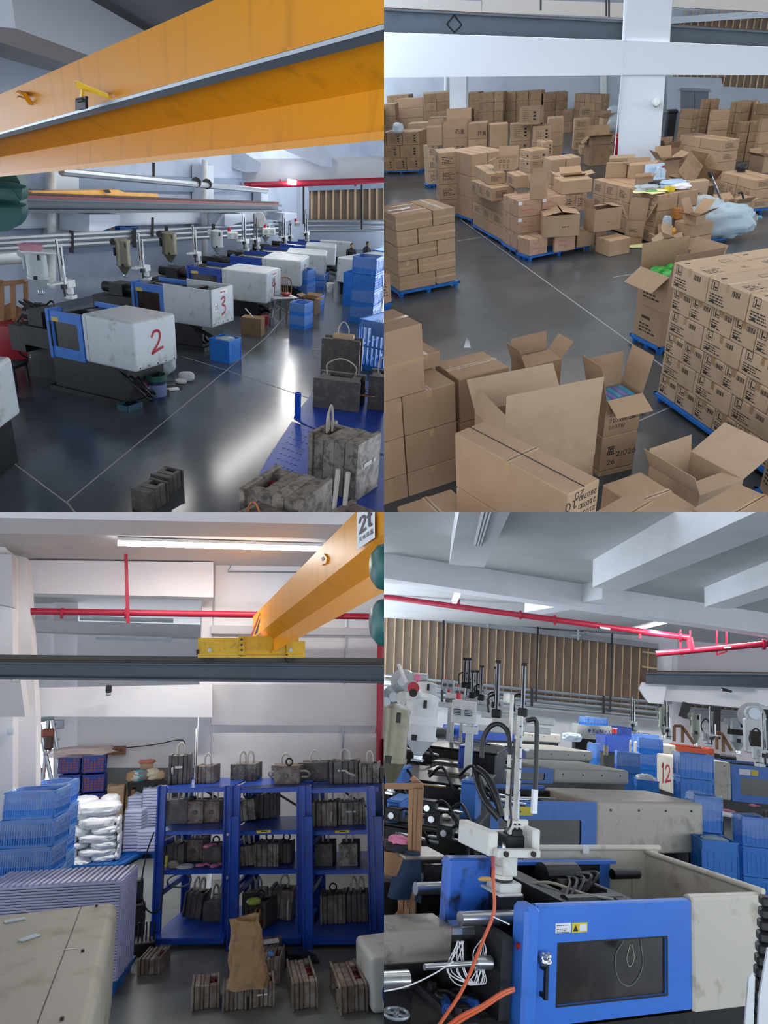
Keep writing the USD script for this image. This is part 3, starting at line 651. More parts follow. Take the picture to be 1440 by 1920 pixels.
 struct(S,'wall_right',prism([(a[0],a[2])for a in pixel_plane(S,[(1250,300),(1250,144),(1352,146),(1356,162),(1470,168),(1470,300)],(0,ys-.3,0))],.1,'y',(0,ys-.3,0)),look('far_wall_paint',0xB8C2CC))
 t=Thing(S,'steel_door','dark grey double steel door above the far cartons','door',(0,ys-.36,0))
 for k,(xa,xb)in enumerate(((1277,1302),(1303,1328))):
  q=pixel_plane(S,[(xa,230),(xa,168),(xb,170),(xb,230)],(0,ys-.36,0));t.part('leaf',prism([(a[0],a[2])for a in q],.05,'y'),look('door_grey',0x6F7782,.6,spot=0x646C77,spot_scale=2.))
 a,b=p(1275,167,ys-.36),p(1330,169,ys-.36);t.part('frame',bar((a[0],0,a[2]),(b[0],0,b[2]),.15,.15),look('door_frame',0x8A8F96,.6))
 # down pipes on the far wall
 for x in(836,1129,1134):solo(S,'drain_pipe',tube([p(x,238,Y0-.3),p(x,135,Y0-.3)],.12,10),white_metal,f'white drain pipe on the far wall {"beside the rear pillar" if x < 900 else ("nearest the pillar" if x > 1131 else "left of its twin")}','pipe',smooth=40)
 for k,y in enumerate((14,22,32)):unseen_tube_row(S,(-.24*y,y,9.9),(14,y,9.9),6,(9.,20.,26.)[k],f'unseen row of tube lamps lighting the cartons from above, {["nearest", "middle", "farthest"][k]} of three')  # lamps out of view overhead, placed to light the cartons
tr_setting()
def tr_cartons():
 f=S.fit
 # -- pallet of taped cartons at the left edge
 q=f(.15,(750,547),(722,533),(857,530),ytop=406);q['sy']=1.5;q['C']=q['P']+q['a']*.75+q['b']*q['sx']/2
 pallet(S,q,'blue pallet under the clear-taped cartons, nearest the left edge',over=.06)
 zt=stack(S,q,5,([.64],[.34],[.68],[.36],[.62]),([.55],),'of clear-taped stack by the aisle','clear band',None,'clear-taped cartons by the aisle',.025)
 a=S.at(752,392,zt+.02);solo(S,'tape_dispenser',join(bar(a,S.at(768,389,zt+.02),.05,.03),bar(S.at(727,395,zt+.02),a,.03,.02)),paper,'white and black roll holder lying on the taped stack','tool')
 q=f(.15,(715,572),None,(735,566),la=1.,ytop=520);pallet(S,q,'blue pallet corner peeping in below the taped stack',over=.02)
 carton(S,q,'carton with red print at the picture edge below the taped stack','*R',mat=card_pink)
 # -- frontal stack behind it
 q=f(.15,(716,321),None,(788,319),la=1.2,ytop=250);pallet(S,q,'blue pallet under the dark cartons at the far left aisle')
 zt=stack(S,q,3,([.32,.66],[.5],[.17,.58]),1,'of low dark stack, far left','export',card_dark,'dark cartons on the far left pallet',.03)
 solo(S,'plastic_bag',move(blob(.5,.4,.45,3,.3),S.at(745,249,zt)+[0,.2,.17]),film_white,'crumpled clear bag on the low dark stack','bag',smooth=True)
 def far(near,right,ytop,n,desc,left=None,la=.9,nx=1,ny=1,mat=None,style='plain',z=0.,jit=.02,**k):
  q=f(z,near,left,right,ytop=ytop,**({}if left else dict(la=la)));return stack(S,q,n,nx,ny,desc,style,mat,desc,jit,**k)
 far((729,250),(770,248),180,4,'of stack under the far wall, far left',mat=card_dark)
 far((750,276),(797,274),186,5,'of tall stack left of rear pillar',left=(747,272),mat=card)
 far((767,288),(808,286),232,2,'of half-height pair before the tall stack')
 far((712,284),(746,282),197,4,'of dark tall stack at left edge',mat=card_dark)
 far((797,258),(845,255),177,5,'of dark stack just left of rear pillar',left=(784,252),nx=2,mat=card_dark)
 far((804,266),(846,264),221,2,'of low block before the rear pillar',mat=card_dark)
 far((852,248),(880,247),207,2,'of short stack at foot of rear pillar',mat=card_dark)
 far((875,240),(899,239),174,4,'of first far stack right of rear pillar',mat=card_dark)
 far((898,246),(943,244),175,4,'of second far stack right of rear pillar',nx=([.62],),mat=card_dark)
 far((943,242),(1013,239),174,4,'of third far stack right of rear pillar',nx=3,mat=card_dark)
 far((1018,240),(1062,237),176,4,'of fourth far stack right of rear pillar',left=(1012,238),nx=2,mat=card_dark)
 far((1052,250),(1072,249),207,2,'of short stack before the fourth far stack',mat=card_dark)
 far((1123,241),(1139,239),178,4,'of slatted far stack left of white pillar',left=(1074,236),ny=5,mat=card_dark)
 far((1074,282),(1103,280),224,3,'of printed stack left of white pillar',nx=1,style='*R')
 far((1024,302),(1054,300),222,3,'of plain stack behind printed cartons')
 q=f(0,(1036,296),None,(1058,294),la=1.0,ytop=292);pallet(S,q,'small blue pallet end seen behind the printed cartons',h=.14)
 far((1090,292),(1114,290),276,1,'alone at foot of dark open cartons')
 q=f(0,(1103,312),None,(1147,308),la=.9,ytop=272);carton(S,q,'large dark carton under the open flaps, beside the red panel',mat=card_dark);zz=q['h']
 q=f(zz,(1104,272),None,(1146,269),la=.8,ytop=258);open_carton(S,q,'dark open carton with drooping front flap, beside the red panel',(75,110,20,130),mat=card_dark)
 q=f(0,(1128,268),None,(1150,266),la=.8,ytop=222);open_carton(S,q,'open carton with raised flaps behind the dark open carton',(40,60,20,60),mat=card)
 q=f(0,(1148,300),None,(1160,300),la=.4,ytop=251);t=Thing(S,'red_cabinet','narrow red cabinet standing against the white pillar','cabinet',q['C'],q['yaw']);rp=look('red_paint',0xB01530,.45)
 t.part('body',cbox(q['sx'],q['sy'],q['h'],(0,0,q['h']/2),.02),rp);t.part('edge',box(.03,q['sy'],q['h'],(q['sx']/2,0,q['h']/2)),white_metal)
 far((1084,240),(1112,239),200,2,'of paired printed boxes on the far pile',style='*R')
 for k,(x,y)in enumerate(((1146,217),(1156,222),(1152,205))):solo(S,'plastic_bag',move(blob(.9,.7,.8,20+k,.25),S.at(x,y+8,.9)),film_white,f'white plastic bag {["on the left", "on the right", "on top"][k]} of the heap beside the white pillar','bag',smooth=True)
 # cartons with the two-character print
 q=f(0,(832,320),None,(878,318),la=.9,ytop=260);h3=q['h'];yh=lambda t,w,sx,sy,h:t.part('print',face(han(['yao','he'],h*.3),'R',sx,sy,h,w*.5,h*.22),ink)
 for k,nm in enumerate(('lower','middle')):
  c=sub(q,0,1,0,1,k*h3/2,(k+1)*h3/2);t=carton(S,c,f'{nm} carton printed with two black characters, under the one with raised lid');yh(t,c['sx'],c['sx'],c['sy'],c['h'])
 c=sub(q,0,1,0,1,h3,h3*1.52);t=open_carton(S,c,'carton printed with two black characters, raised lid flap',(None,None,6,None),mark=lambda t,sx,sy,h:t.part('print',face(han(['yao','he'],h*.3),'R',sx,sy,h,sx*.5,h*.22),ink))
 q=f(0,(878,320),None,(913,318),la=.9,ytop=232)
 for k,nm in enumerate(('bottom','middle','top')):
  c=sub(q,0,1,0,1,k*q['h']/3,(k+1)*q['h']/3);t=carton(S,c,f'{nm} closed carton with two printed characters, right of the raised lid');yh(t,c['sx'],c['sx'],c['sy'],c['h'])
 far((918,320),(952,318),234,2,'of tall plain pair beside the character cartons',left=(914,316))
 # export-marked boxes
 z1=far((955,327),(993,325),234,3,'of export-marked stack, left',left=(951,322),style='export')
 far((996,329),(1030,327),237,3,'of export-marked stack, right',left=(992,325),style='export')
 far((973,235),(1012,233),202,1,'export-marked box perched above its two stacks',style='export',z=z1,la=.7,jit=0)
 far((1013,347),(1034,345),266,3,'of export-marked stack, rear right',style='export')
 far((992,354),(1026,349),283,2,'of wide tape-crossed export boxes in front',left=(972,348),style='export clear band')
 # tall plain stack
 q=f(.15,(885,412),(846,389),(945,400),ytop=290);pallet(S,q,'blue pallet under the tall plain cartons');stack(S,q,3,2,([.52],),'of tall plain stack in the middle','plain',None,'tall plain cartons',.015)
 q=f(.15,(825,404),(811,396),(862,402),ytop=287);stack(S,q,4,1,1,'of leaning column beside the aisle','*LR',None,'leaning printed column',.03)
 q=f(.15,(804,346),(797,340),(824,343),ytop=274);pallet(S,q,'blue pallet under the thin printed column');zk=stack(S,q,3,1,1,'of thin printed column behind the leaning one','*R',card_pale,'thin printed column',.03)
 q=f(zk,(801,274),None,(829,272),la=.7,ytop=240);open_carton(S,q,'open carton standing on its side above the thin printed column',(-80,20,10,None),fl=.25)
 # block J with printed rows
 q=f(.15,(943,452),(892,410),(1000,442),ytop=380);pallet(S,q,'blue pallet under the narrow printed cartons by the aisle',over=.02)
 zj=stack(S,q,3,([.5],[.5],[.5]),([.5],[.34,.67],[.5]),'of block by the aisle','plain',None,'cartons of the aisle block',.012,styles=['plain','*L','plain'])
 q=f(zj,(922,379),(886,356),(965,372),ytop=353);zj2=stack(S,q,1,1,([.34,.67],),'with black print on the aisle block','*LR',None,'printed cartons on the aisle block',.02)
 q=f(zj2,(915,347),(887,334),(948,344),ytop=326);zj3=stack(S,q,1,1,1,'long carton with printed end topping the aisle block','*R')
 q=f(zj2,(966,354),(949,345),(992,351),ytop=330);stack(S,q,1,1,1,'dark-sided printed carton beside the block top','*L')
 q=f(zj3,(926,320),None,(964,319),la=.55,ytop=298)
 def hm(t,sx,sy,h):
  t.part('print',join(*[face(move(frame_mark(sx*.12,h*.2,.012)),'R',sx,sy,h,sx*(.25+.19*i),h*.68)for i in range(3)],*[face(scribble(sx*.1,h*.4,4,i),'R',sx,sy,h,sx*(.26+.19*i),h*.16)for i in range(3)]),ink)
 open_carton(S,q,'open carton with handling marks and raised flap atop the middle block',(None,60,8,112),mark=hm)
 # red print block
 q=f(.15,(969,470),(942,452),(1056,457),ytop=377);pallet(S,q,'blue pallet under the cartons with red print',over=.03)
 zm=stack(S,q,3,2,2,'of red-print block','red tag',card_pink,'cartons with red print',.015)
 q1=f(.15,(992,481),(971,468),(1026,471),ytop=450);z0=stack(S,q1,1,1,1,'carton with red print projecting at the pallet corner','red',card_pink)
 pallet(S,dict(q1,sx=q1['sx']*3.4,C=q1['P']+q1['b']*q1['sx']*1.7+q1['a']*q1['sy']/2),'blue pallet corner projecting under the front red-print cartons',over=.03)
 q=f(.15,(1039,474),(1036,471),(1078,465),ytop=445);stack(S,q,1,1,1,'carton with red print, second at the pallet front','red',card_pink)
 q=f(.15,(1081,465),(1062,455),(1136,455),ytop=436);zp=stack(S,q,1,([.62],),1,'under the stacked open carton','plain')
 q=f(z0,(1018,446),(1014,425),(1085,440),ytop=406);open_carton(S,q,'long wide open carton above the red-print cartons',(None,-80,-84,-80),mark=lambda t,sx,sy,h:t.part('print',face(scribble(sx*.26,h*.1,1,4),'R',sx,sy,h,sx*.52,h*.4),ink))
 q=f(zp,(1113,436),(1096,424),(1162,426),ytop=394);open_carton(S,q,'tall open carton left of the single floor carton',(None,-80,-84,20),mark=lambda t,sx,sy,h:t.part('print',face(scribble(sx*.1,h*.07,1,4),'R',sx,sy,h,sx*.5,h*.35),ink))
 q=f(zm,(993,374),None,(1023,373),la=.5,ytop=345);open_carton(S,q,'upright open carton with tall front on the red-print block',(-2,None,10,20),fl=(.26,.2,.3,.2))
 q=f(zm,(1052,366),None,(1110,360),la=.8,ytop=340);stack(S,q,1,1,1,'flat brown carton behind the upright open one')
 q=f(.15,(1056,400),(1036,388),(1100,392),ytop=330);zq=stack(S,q,2,2,1,'of pair in the middle row','*R',card_pink,'middle row cartons',.03)
 q=f(zq,(1052,367),None,(1094,364),la=.6,ytop=332);c0=sub(q,0,1,0,1,0,q['h']*.5);carton(S,c0,'carton under the red-ringed open one in the middle','*R');c1=sub(q,0,1,0,1,q['h']*.5,q['h']);open_carton(S,c1,'open carton with red ring mark in the middle row',(70,80,60,70),mark=lambda t,sx,sy,h:t.part('print',move(tube([(sx*.3*0+.1*math.cos(a),-sy/2-.002,h*.6+.09*math.sin(a))for a in np.linspace(0,6.3,20)],.008,4),(-sx*.15,0,0)),ink_red))
 q=f(0,(1030,372),None,(1085,366),la=1.,ytop=300);stack(S,q,3,2,1,'of stack behind the middle row','clear',None,'stack behind the middle row',.03)
 # single carton on the floor, tilted open one
 q=f(0,(1142,482),(1117,467),(1179,471),ytop=452);q['sy']=min(q['sy'],1.15);q['C']=q['P']+q['a']*q['sy']/2+q['b']*q['sx']/2
 carton(S,q,'single closed carton on the bare floor before the open cartons','turn')
 q=f(0,(1176,461),(1171,455),(1203,460),ytop=443);carton(S,q,'pale carton under the printed open carton with its lid up');zr=q['h']
 q=f(zr,(1171,443),(1168,437),(1205,445),ytop=415);open_carton(S,q,'printed open carton with its lid up beside the big block',(None,25,5,30),fl=.55,mark=lambda t,sx,sy,h:t.part('print',join(face(scribble(sx*.6,h*.2,2,3),'R',sx,sy,h,sx*.2,h*.25),face(scribble(sx*.5,h*.06,1,5),'R',sx,sy,h,sx*.18,h*.45)),ink),tilt=roty(.06))
 solo(S,'paper_sheet',move(grid(8,6,lambda u,v:np.stack([u*.6-.3,v*.4-.2,.02+.06*u*np.sin(3*v)],1)),S.at(1191,462)),look('yellow_paper',0xE6E3A4,.8),'curled pale yellow paper on the floor by the lidded carton','paper',smooth=True)
 # big block S
 q=f(.05,(1224,457),(1112,398),(1297,440),ytop=366);zs=stack(S,q,3,([.5],),5,'of big block with clutter','*L',None,'cartons of the big cluttered block',.012)
 q=f(zs,(1134,334),(1132,330),(1174,335),ytop=305);stack(S,q,1,1,1,'plain carton nearest the pillar, on the big block')
 q=f(zs,(1140,318),None,(1189,316),la=.7,ytop=297);stack(S,q,1,1,1,'long carton behind the plain one, on the big block','*R')
 q=f(zs,(1178,335),(1175,330),(1222,331),ytop=311);open_carton(S,q,'printed open carton second on the big block',(-70,70,20,60))
 q=f(zs,(1193,354),(1191,349),(1223,350),ytop=334);open_carton(S,q,'small open carton with spread flaps on the big block',(75,40,30,60))
 cl=S.at(1260,356,zs)
 cols=[('clear film heap',film_white,.34,(1212,357)),('black film heap',black_rubber,.34,(1232,350)),('pale blue film heap',look('pale_blue_film',0xA9C4DE,.35),.42,(1262,351)),('orange scrap',look('orange_scrap',0xC98338,.6),.2,(1258,344)),('green scrap',look('green_scrap',0x5FA04E,.6),.16,(1222,361)),('magenta scrap',look('magenta_scrap',0xC0506E,.6),.18,(1216,357)),('white film heap',paper,.3,(1275,354))]
 for k,(n,m,s_,px)in enumerate(cols):solo(S,'film_scrap',move(blob(s_*1.8,s_*1.3,s_*.5,k+40,.3),S.at(*px,zs)+[0,0,s_*.2]),m,f'{n} among the clutter on the big block','scrap',smooth=True)
 t=Thing(S,'tape_roll','yellow roll of tape on the clutter','tape',S.at(1255,358,zs));t.part('roll',lathe([(.05,0),(.14,0),(.14,.11),(.05,.11),(.05,0)],24,False),look('yellow_tape',0xD9C21F,.3),smooth=40)
 for k,(x,y)in enumerate(((1241,334),(1231,336))):
  t=Thing(S,'spray_bottle',f'{["clear bottle with red cap", "clear bottle left of its red-capped twin"][k]} on the big block','bottle',S.at(x,y,zs));t.part('body',lathe([(0,0),(.09,0),(.09,.2),(.03,.27),(.03,.3),(0,.3)],14),film_white,smooth=40);t.part('cap',cyl(.035,.05,(0,0,.31),n=12),rp if k==0 else paper)
 for k,(x,y,w)in enumerate(((1205,360,.5),(1228,363,.4),(1240,360,.3))):solo(S,'paper_sheet',move(box(w,.35,.01,(0,0,.01),rotz(k*.5)),S.at(x,y,zs)+[0,0,.02*k]),look('yellow_paper',0xE6E3A4),f'yellow paper sheet {["at left", "in the middle", "at right"][k]} on the big block edge','paper')
 t=Thing(S,'carton_tray','white printed tray box with clear bag standing on the big block','box',S.at(1225,335,zs),.2);t.part('tray',join(box(.55,.03,.4,(0,0,.2)),box(.55,.3,.03,(0,-.12,.02))),look('tray_blue',0xBFD6EC,.5));t.part('picture',face(slab(.3,.2),'R',.55,.03,.4,.12,.1),look('pale_blue_film',0))
 # cartons right of the pillar
 q=f(0,(1237,350),None,(1268,347),la=.8,ytop=302);open_carton(S,q,'tall open carton hard against the pillar, hook on its flap',(70,60,20,40),fl=.4)
 q=f(0,(1243,328),None,(1266,326),la=.8,ytop=278);open_carton(S,q,'tall open carton behind the hooked one',(40,75,10,30),fl=.3)
 q=f(.6,(1299,345),(1267,322),(1334,330),ytop=318);open_carton(S,q,'large empty carton lying tilted open towards the aisle',(15,10,5,12),tilt=roty(.25)@rotx(.45),mat=card_dark,fl=.3)
 q=f(0,(1290,385),(1263,370),(1335,372),ytop=345);open_carton(S,q,'wide open carton under the tilted empty one',(100,80,70,60),mat=card_dark)
 q=f(.0,(1283,398),None,(1321,395),la=.35,ytop=341);t=carton(S,q,'crumpled tall carton with print, behind the big block','*R',mat=card_pale)
 q=f(0,(1342,345),(1266,322),(1374,340),ytop=264);stack(S,q,4,1,(1,3,2,2),'of long-carton stack right of pillar','plain',None,'long cartons right of the pillar',.025,styles=['*R','*L','*R','*R'])
 q=f(.15,(1405,393),(1347,362),(1450,385),ytop=338);pallet(S,q,'blue pallet at the far right aisle',over=.06);zw=stack(S,q,3,1,([.5],[.25,.5,.75],[.5]),'of pallet stack at right edge','*R',None,'pallet stack at the right edge',.02,styles=['*R','*L','*R'])
 solo(S,'tape_gun',move(join(blob(.3,.25,.25,9,.2),box(.22,.2,.3,(0,0,-.1))),S.at(1389,322,zw)+[0,0,.13]),black_rubber,'black and white tape gun left on the pallet stack','tool',smooth=30)
 # far right wall of cartons
 far((1287,293),(1300,291),206,5,'of first far stack right of pillar',left=(1264,288),mat=card_dark)
 far((1304,285),(1335,283),188,6,'of second far stack right of pillar',left=(1300,282),nx=([.45],),mat=card_dark)
 far((1322,300),(1355,297),208,5,'of third far stack right of pillar',left=(1318,296),nx=1,mat=card)
 far((1374,290),(1392,287),192,5,'of fourth far stack right of pillar',left=(1354,286),mat=card_dark,ny=2)
 far((1396,286),(1408,284),190,5,'of fifth far stack right of pillar',mat=card_dark)
 far((1376,304),(1411,302),230,4,'of sixth far stack right of pillar',left=(1372,300),nx=2,mat=card_dark)
 far((1434,294),(1455,291),197,5,'of seventh far stack right of pillar',left=(1400,288),mat=card_dark)
 far((1411,316),(1450,312),224,4,'of nearest far stack at right edge',left=(1407,312),mat=card)
 q=f(0,(1428,325),None,(1450,322),la=.8,ytop=294);open_carton(S,q,'open carton at the right edge above the pallet stack',(60,60,40,60))
 q=f(0,(1245,275),None,(1263,274),la=.8,ytop=212);t=Thing(S,'waste_bin','black-blue wheeled bin behind the white pillar','bin',q['C'],q['yaw']);t.part('body',cbox(q['sx'],q['sy'],q['h'],(0,0,q['h']/2),.05),look('bin_black',0x11161F,.5));t.part('lid',cbox(q['sx']*1.06,q['sy']*1.06,.1,(0,0,q['h']+.03),.03),look('bin_black',0))
 # flat open cartons, bags, crate, broom
 q=f(0,(1310,418),(1297,410),(1350,412),ytop=388);open_carton(S,q,'shallow open carton behind the film bag',(70,60,60,80),mat=card_dark)
 q=f(0,(1368,420),(1340,408),(1400,412),ytop=384);open_carton(S,q,'shallow open carton under the broom with a wide right flap',(50,75,60,80))
 b0=f(0,(1290,470),(1259,455),(1331,459),ytop=422);b0['sy']=min(b0['sy'],1.3);b0['C']=b0['P']+b0['a']*b0['sy']/2+b0['b']*b0['sx']/2
 za=stack(S,b0,2,1,1,'of pair beside the blue crate','seam',None)
 q=f(za,(1304,423),(1282,416),(1320,416),ytop=406);open_carton(S,q,'open carton with big spread flaps above the pair',(60,40,30,70),fl=.42)
 q=f(za,(1268,412),None,(1281,410),la=.4,ytop=392);carton(S,q,'orange-brown small carton beside the spread flaps',mat=look('orange_card',0xB57A3A,.7))
 q=f(0,(1240,470),(1231,464),(1268,467),ytop=447);open_carton(S,q,'small open carton on the floor with a yellow pack',(120,60,30,70),fl=.3,contents=lambda t,sx,sy,h:(t.part('yellow_pack',move(cbox(sx*.6,sy*.5,.4,(0,0,0),.05,rotx(.3)),(sx*.15,0,h+.02)),look('yellow_pack',0xDDA53A,.5)),t.part('film_bag',move(blob(sx*.6,sy*.5,.5,5,.3),(-sx*.1,.1,h+.25)),film_white,smooth=True)))
 q=f(.25,(1222,462),(1216,452),(1254,450),ytop=440);open_carton(S,q,'little carton tipped over with spread flaps before the big block',(30,40,60,60),tilt=rotx(.7)@roty(.5),fl=.25,mat=card_pale)
 q=f(0,(1328,453),(1325,449),(1362,444),ytop=420);crate(S,q,'blue slotted crate under the film bag, on the floor',filmed=False)
 solo(S,'film_bag',move(blob(1.9,1.0,.85,71,.3),S.at(1345,424,.4)+[0,.2,.1]),film_white,'big translucent film bag slumped beside the blue crate','bag',smooth=True)
 solo(S,'film_bag',move(blob(1.0,.6,.85,75,.3),S.at(1368,424,.4)+[0,.2,.1]),look('pale_aqua_film',0xB5D2DC,.35,alpha=.8),'upright pale blue sack behind the film bag','bag',smooth=True)
 solo(S,'film_bag',move(blob(1.2,.9,.8,78,.25),S.at(1316,398,.6)),film_white,'translucent film heap over the shallow open carton','bag',smooth=True)
 g=S.at(1366,392,.5);t=Thing(S,'broom','broom leaning over the film bag','broom',(0,0,0));t.part('head',bar(S.at(1364,412)-[.2,0,-.05],S.at(1364,412)+[.2,0,.05],.08,.1),black_rubber);top=S.ahead(1331,325,g);t.part('pole',tube([top,S.at(1364,412)+[0,0,.1]],.035,8),chrome);t.part('grip',tube([S.ahead(1330,322,g),S.ahead(1334,332,g)],.05,8),black_rubber)
 g=S.at(1396,413);t=Thing(S,'dustpan','long-handled metal dustpan on the floor by the film bag','dustpan',(0,0,0));t.part('pan',move(join(box(.6,.45,.03,(0,0,.02)),box(.6,.03,.2,(0,.22,.1)),box(.03,.45,.16,(.29,0,.08)),box(.03,.45,.16,(-.29,0,.08))),g),chrome)
 t.part('handle',tube(curve([g+[0,.2,.1],S.ahead(1399,398,g),S.ahead(1393,368,g),S.ahead(1390,361,g),S.ahead(1384,363,g)],20),.03,8),dark_metal)
 solo(S,'scrap',move(blob(.2,.15,.15,4,.2),S.at(1422,409)),look('teal_scrap',0x5FA8B5,.5),'small teal scrap on the floor by the dustpan','scrap')
 # -- big printed stack at the right
 L,N=(1232,735),(1508,931)
 q=f(.15,N,L,None,lb=2.6,h=1.);hh=S.up(S.at(*L,.15),538);q['h']=hh
 pallet(S,q,'long blue pallet under the big handling-mark stack',over=.04)
 lh=hh/5;nar=[i/7 for i in range(1,7)][::-1];wid=[.235,.49,.745]
 n7=[1-x for x in nar]
 def marks(t,sx,sy,h):
  w=sy;side='L';b=[face(frame_mark(.14,.13,.008),side,sx,sy,h,w*.1,h*.62)]
  b+=[face(slab(.02,.09),side,sx,sy,h,w*.1+.04,h*.66),face(slab(.05,.02),side,sx,sy,h,w*.1+.07,h*.7)]
  x=w*.62
  for i in range(9):b.append(face(slab(.006+.004*(i%3),h*.2),side,sx,sy,h,x,h*.66));x+=.018
  b+=[face(scribble(w*.46,h*.4,4,int(sx*1e4)%50),side,sx,sy,h,w*.08,h*.12),face(slab(.08,.03),side,sx,sy,h,w*.12,h*.16)]
  t.part('print',join(*b),ink)
  b=[face(move(frame_mark(.16,.12,.008)),'T',sx,sy,h,sx*.6,sy*.58),face(scribble(sx*.34,.2,4,3),'T',sx,sy,h,sx*.08,sy*.1),face(scribble(.1,.09,4,9),'T',sx,sy,h,sx*.68,sy*.14),face(slab(.08,.04),'T',sx,sy,h,sx*.08,sy*.78)]
  t.part('top_print',join(*b),ink)
 for k in range(5):
  Y=[0,*(wid if k in(1,3)else n7),1]
  for j in range(len(Y)-1):
   c=sub(q,0,.5,Y[j],Y[j+1],k*lh,(k+1)*lh,.012);rk=['bottom','second','third','fourth','fifth'][k];jj=len(Y)-1-j
   marks(carton(S,c,f'handling-mark carton, {rk} row up, {ORD[jj]} from its far end, right-hand stack','plain','handling-mark cartons in the big stack',card_pale,seed=k*9+j),c['sx'],c['sy'],c['h'])
 for i in range(3):
  Y=wid if i!=1 else[.25,.5,.75];Y=[0,*Y,1]
  for j in range(4):
   c=sub(q,i*.36-.02,i*.36+.34,Y[j],Y[j+1],5*lh,6.1*lh,.012)
   marks(carton(S,c,f'pale top-layer carton, row {["one", "two", "three"][i]}, {ORD[4-j]} from far end, handling-mark stack','clear','handling-mark cartons on the top layer',card_pale),c['sx'],c['sy'],c['h'])
 q=f(.15,(1470,985),(1421,915),None,lb=1.5,h=.9);q['h']=S.up(S.at(1421,912,.15),765);pallet(S,q,'blue pallet corner at the lower right edge',over=.04);stack(S,q,2,1,2,'of next stack at lower right edge','*L',card_pale,'next stack at the lower right edge')
 q=f(.15,(1236,652),(1192,614),(1300,630),ytop=588);pallet(S,q,'blue pallet under the open carton of green bags',over=.04);za=q['h']+.15
 q['sx']=1.0;q['C']=q['P']+q['a']*q['sy']/2+q['b']*.5
 wd=lambda t,sx,sy,h:t.part('print',join(face(scribble(sy*.6,h*.3,3,2),'L',sx,sy,h,sy*.2,h*.2),face(slab(sy*.3,h*.08),'L',sx,sy,h,sy*.25,h*.62)),ink)
 t=carton(S,q,'closed carton under the open carton of green bags','turn');wd(t,q['sx'],q['sy'],q['h'])
 def green(t,sx,sy,h):
  for k in range(6):t.part('green_bag',move(blob(.34,.3,.24,60+k,.3),(-sx*.3+sx*.3*(k%3),-sy*.25+sy*.4*(k//3),h*.86)),look('green_bag',0x2EA63C,.35),smooth=True)
 open_carton(S,dict(q,h=q['h']),'open carton full of green bags beside the handling-mark stack',(15,20,5,125),z=za,fl=.4,contents=green,mark=wd)
